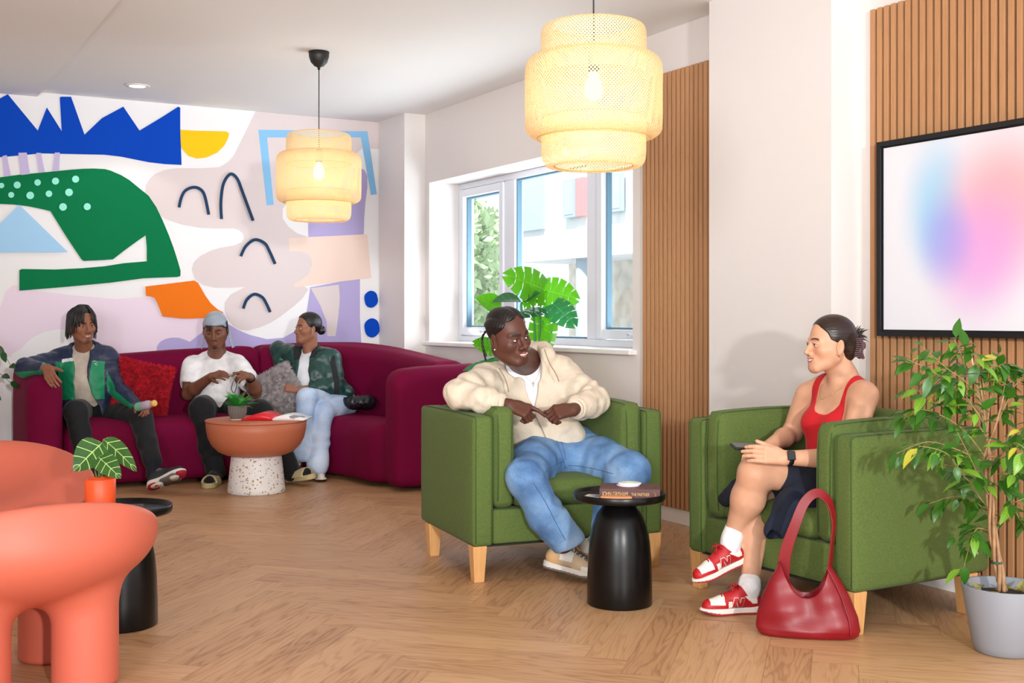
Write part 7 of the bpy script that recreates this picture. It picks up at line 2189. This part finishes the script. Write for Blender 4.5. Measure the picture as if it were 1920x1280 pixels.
def woman_green():
    HD = Frame(P(577, 615, 9.1), (-0.80, -0.60, 0.02), (0.04, 0, 1), 0.98)
    Cf = Frame(P(583, 694, 9.12), (-0.30, -0.94, 0.1), (-0.10, 0.1, 0.99), 0.92)
    J = dict(hr=Pn(622, 758, 9.16), hl=Pn(646, 758, 9.12), kr=Pn(575, 745, 8.76), kl=Pn(606, 772, 8.80), ar=Pn(566, 846, 8.66), al=Pn(596, 872, 8.62),
             shr=Pn(551, 664, 9.15), shl=Pn(622, 672, 9.15), er=Pn(521, 655, 9.26), el=Pn(632, 724, 9.05), wr=Pn(531, 703, 9.12), wl=Pn(556, 731, 8.92))
    hands = [((J['wr'], Pn(540, 722, 9.02) - J['wr'], (0.1, -0.9, 0.1), (0.9, 0, 0.3)), dict(curl=(0.35, 0.4, 0.4, 0.4), sc=0.95)),
             ((J['wl'], Pn(544, 728, 8.90) - J['wl'], (0.0, -0.8, 0.5), (0, -0.3, 0.9)), dict(curl=(0.9, 1.0, 1.0, 1.0), sc=0.92))]
    t = sitter('person in dark green track jacket and pale jeans, hair in a bun', (-1.5, 9.1, 0), HD, Cf, J, '95634c', 'a8645c', dict(lids=1.0), dict(nose=1.15, jaw=0.85, lips=1.15, brow=0.8), hands, wf=0.88)
    p = HD.p
    H = Sdf(0.008); H.ell(p(0, -0.016, 0.041), (0.081, 0.101, 0.088), HD.R, 0)
    H.fn(hairfn(HD, [(0.07, 0.17), (0.070, 0.092), (0.045, 0.052), (0.032, 0.02), (0.022, -0.01), (0.0, 0.005), (-0.025, 0.0), (-0.05, -0.055), (-0.16, -0.06), (-0.17, 0.17)]), 0.006, 'i')
    H.ell(p(0.0, -0.120, -0.014), (0.036, 0.034, 0.036), HD.R, 0.008); H.disp = lambda P_: 0.0015 * sn(P_, 90)
    H.obj('hair', BLK(), HF, t)
    b = MB(); b.ball(p(-0.083, 0.003, -0.040), 0.005, 10); addm(t, 'earring', b, mat('stud_bright', 'f4f4f8', 0.1, metal=0.6))
    T_ = Sdf(0.03); torso(T_, Cf, 0.92, 0.010, 1.0, 1.05, bust=0.8); T_.cone(Cf.p(0, 0, -0.1), (J['hr'] + J['hl']) / 2 + V(0, 0, 0.04), 0.111, 0.118, 0.05)
    T_.cone(Cf.p(0, 0.05, 0.21), Cf.p(0, -0.06, 0.24), 0.056, 0.06, 0.006, 's'); wr(T_, (0.003, 26, 0.3))
    T_.obj('top', cloth_mat('pale_rib', 'dfe3ea', 0.9), CF, t)
    K = Sdf(0.035); torso(K, Cf, 0.92, 0.026, 1.06, 1.05, bust=0.8)
    K.cone(Cf.p(-0.02, -0.02, -0.06), Cf.p(-0.04, -0.03, -0.22), 0.15, 0.155, 0.05, flat=Cf.R[:, 1], fs=0.75)
    K.chain([Cf.p(-0.12, -0.03, -0.15), Pn(648, 735, 9.1), Pn(655, 733, 9.05)], [0.08, 0.055, 0.035], 0.04)
    K.chain([J['shr'], J['er']], [0.074, 0.058], 0.05); K.chain([J['er'], J['er'] * 0.12 + J['wr'] * 0.88], [0.058, 0.044], 0.03)
    K.chain([J['shl'], J['el']], [0.076, 0.064], 0.05); K.chain([J['el'], J['el'] * 0.12 + J['wl'] * 0.88], [0.062, 0.042], 0.03)
    K.chain([Cf.p(-0.05, 0.085, 0.10), Cf.p(-0.080, 0.02, 0.175), Cf.p(0, -0.075, 0.20), Cf.p(0.080, 0.02, 0.175), Cf.p(0.06, 0.085, 0.08)], [0.022, 0.024, 0.026, 0.024, 0.022], 0.015)
    op = xz(Cf, [(0.04, -0.4), (-0.13, -0.4), (-0.085, -0.18), (-0.05, -0.08), (-0.040, 0.0), (-0.052, 0.10), (-0.055, 0.3), (0.055, 0.3), (0.06, 0.10), (0.062, 0.0), (0.085, -0.12), (0.07, -0.25)])
    K.fn(lambda P_: np.maximum(op(P_), -(Cf.inv(P_)[:, 1] + 0.01)), 0.008, 's')
    nk = Sdf(0); nk.cone(HD.p(0, -0.02, -0.02), Cf.p(0, 0.0, 0.12), 0.062, 0.070, 0); K.fn(lambda P_: nk.ev(P_), 0.008, 's')
    folds(K, [(J['shr'], J['er'], 0.005, 60, 0.08), (J['shl'], J['el'], 0.006, 60, 0.08), (J['el'], J['wl'], 0.005, 60, 0.06)], [(0.006, 20, 2.0), (0.002, 45, 1)])
    def mf(P_):
        g = Cf.inv(P_); r = np.zeros(len(g), int)
        r[(g[:, 2] > 0.09) & (np.abs(g[:, 0]) < 0.10)] = 1
        ba = J['el'] - J['shl']; tt = np.clip((P_ - J['shl']) @ ba / (ba @ ba), 0, 1); v = P_ - J['shl'] - tt[:, None] * ba
        r[(np.linalg.norm(v, axis=1) < 0.09) & (np.abs(v @ V(0.9, 0.1, 0)) < 0.02) & (v[:, 1] < 0) & (g[:, 0] < -0.12)] = 1
        r[(g[:, 2] < -0.225) & (np.abs(g[:, 0]) < 0.2)] = 1
        return r
    K.obj('track_jacket', [cloth_mat('bottle_green_satin', '0c3a34', 0.4, 0.12), cloth_mat('black_rib', '14141a', 0.8)], CF, t, mf)
    K = Sdf(0.04); K.ell((J['hr'] + J['hl']) / 2, (0.15, 0.13, 0.11), None, 0.05)
    for a in 'rl': K.chain([J['h' + a], J['k' + a]], [0.10, 0.072], 0.03); K.chain([J['k' + a], J['k' + a] * 0.45 + J['a' + a] * 0.55, J['a' + a]], [0.072, 0.066, 0.080], 0.03)
    folds(K, [(J['kr'], J['ar'], 0.004, 36, 0.08), (J['hr'], J['kr'], 0.004, 40, 0.09), (J['kl'], J['al'], 0.005, 44, 0.08)], [(0.004, 15, 0.2)])
    K.obj('jeans', denim_mat('pale_denim', '9db4d6', 'b4c8e4', 'cbdaf0'), CF, t)
    wht = mat('shoe_offwhite', 'e9e3da', 0.5); rd = mat('shoe_red', 'b5141e', 0.5); bk = mat('shoe_black', '25272c', 0.55)
    def split(g):
        r = np.zeros(len(g), int); r[(g[:, 1] > 0.20)] = 0; r[(g[:, 1] > 0.12) & (g[:, 1] < 0.17) & (np.abs(g[:, 0]) < 0.02)] = 1; r[g[:, 1] < 0.06] = 2; return r
    hp = Pn(592, 890, 8.78); hp[2] = 0.001
    shoe(t, hp, (0.35, -0.94, 0), (0, 0, 1), 0.26, ([wht, rd, bk], [wht, bk]), split, laces=rd, label='white and red trainer on the floor', h=0.0045)
    shoe(t, Pn(560, 868, 8.74), (-0.25, -0.85, -0.35), (0, -0.35, 0.9), 0.26, ([wht, rd, bk], [wht, bk]), split, laces=rd, label='white trainer of the crossed leg', h=0.0045)
woman_green()

# ------------------------------------------------------------------ red handbag
def handbag():
    D = 4.45
    c = P(1515, 1205, 4.42); c.z = 0
    t = thing('handbag', 'red leather shoulder bag standing on the floor against the armchair', 'bag', c)
    # local frame: x along the width, y depth, z up
    ax = V(0.97, -0.20, 0.0); ax /= np.linalg.norm(ax)
    F_ = Frame(c, np.cross(V(0, 0, 1), ax), (0, 0, 1))
    nu, nv = 64, 40
    # outlines in pixels (left and right edge by height) sampled from the photograph at distance D
    def width(z):
        return np.interp(z, [0.0, 0.03, 0.08, 0.15, 0.20, 0.26, 0.30], [0.180, 0.192, 0.185, 0.160, 0.136, 0.098, 0.080])
    def depth(z):
        return np.interp(z, [0.0, 0.03, 0.10, 0.20, 0.30], [0.055, 0.064, 0.060, 0.048, 0.036])
    S = Sdf(0.0); S.pr = [('b', F_.p(0, 0.01, 0.17), np.array((0.24, 0.14, 0.2)), F_.R, 0.0, 0, 'u')]
    def f(P_):
        g = F_.inv(P_); x, y, z = g[:, 0], g[:, 1], g[:, 2]
        zc = np.clip(z, 0, 0.32)
        W = width(zc); Dp = depth(zc); xx = x + 0.012 * (z / 0.3)
        # soft hollows and creases of the leather, moved as a whole so that the wall keeps its thickness
        shift = 0.03 * (zc / 0.3) + 0.016 * np.exp(-((xx - 0.01) / 0.045) ** 2) * sm(0.03, 0.16, z) + 0.005 * np.sin(xx * 34 + z * 14) * sm(0.0, 0.05, z) + 0.003 * np.sin(xx * 15 - z * 60)
        yy = (y - shift); e = 2.4
        r = ((np.abs(xx) / W) ** e + (np.abs(yy) / Dp) ** e) ** (1 / e)
        d = (r - 1) * np.minimum(W, Dp) * 0.8
        bot = 0.012
        d = np.maximum(d, -z) + np.where(z < bot, 0.25 * (bot - z), 0)
        rim = 0.148 + 0.115 * np.clip(np.abs(xx + 0.0) / 0.088, 0, 1.25) ** 2.4
        d = np.maximum(d, (z - rim) * 0.5)
        inn = ((np.abs(xx) / (W - 0.007)) ** e + (np.abs(yy) / (Dp - 0.007)) ** e) ** (1 / e)
        di = np.maximum((inn - 1) * np.minimum(W, Dp) * 0.8, 0.014 - z)
        return np.maximum(d, -di)
    S.fn(f, 0, 'i')
    lm = mat('red_leather', '860a18', 0.42, var=0.06, vscale=10, bump=0.05, bscale=260)
    S.obj('body_panel', lm, 0.003, t)
    # broad strap twisting on its way over
    b = MB(); pts = smoothpath([F_.p(-0.094, 0.042, 0.20), F_.p(-0.080, 0.032, 0.31), F_.p(-0.044, 0.026, 0.42), F_.p(-0.010, 0.032, 0.50), F_.p(0.035, 0.035, 0.535), F_.p(0.078, 0.030, 0.505), F_.p(0.096, 0.024, 0.43), F_.p(0.088, 0.028, 0.33), F_.p(0.080, 0.036, 0.215)], 7)
    n = len(pts); vs = []; fs = []; cy = V(*F_.R[:, 1])
    for i, q in enumerate(pts):
        tg = np.array(pts[min(i + 1, n - 1)] - pts[max(i - 1, 0)]); tg /= np.linalg.norm(tg)
        k = i / (n - 1); side_ = np.cross(tg, cy); side_ /= np.linalg.norm(side_)
        tw_ = math.radians(8 + 62 * sm(0.30, 0.85, np.array([k]))[0])
        wd = side_ * math.cos(tw_) + cy * math.sin(tw_)
        hw = 0.018 + 0.008 * abs(k * 2 - 1) ** 2.2
        nn = np.cross(tg, wd); nn /= np.linalg.norm(nn)
        for a, c_ in ((-hw, -0.0025), (hw, -0.0025), (hw, 0.0025), (-hw, 0.0025)): vs.append(np.array(q) + wd * a + nn * c_)
    for i in range(n - 1):
        for k in range(4):
            fs.append((i * 4 + k, i * 4 + (k + 1) % 4, i * 4 + 4 + (k + 1) % 4, i * 4 + 4 + k))
    fs += [(3, 2, 1, 0), (n * 4 - 4, n * 4 - 3, n * 4 - 2, n * 4 - 1)]
    b.add(vs, fs); o = b.obj('strap', lm, None, bevel=0.0015, seg=2); o.data.transform(t.matrix_basis.inverted()); o.parent = t
    # piping down the side seam
    b = MB(); q = []
    for z in np.linspace(0.02, 0.27, 12): q.append(F_.p(float(width(z)) * 0.80 - 0.01 * z / 0.3, 0.03 * z / 0.3 - float(depth(z)) * 0.80, z))
    b.tube(smoothpath(q, 3), 0.0026, 6); o = b.obj('seam', lm, None, smooth=True); o.data.transform(t.matrix_basis.inverted()); o.parent = t
handbag()
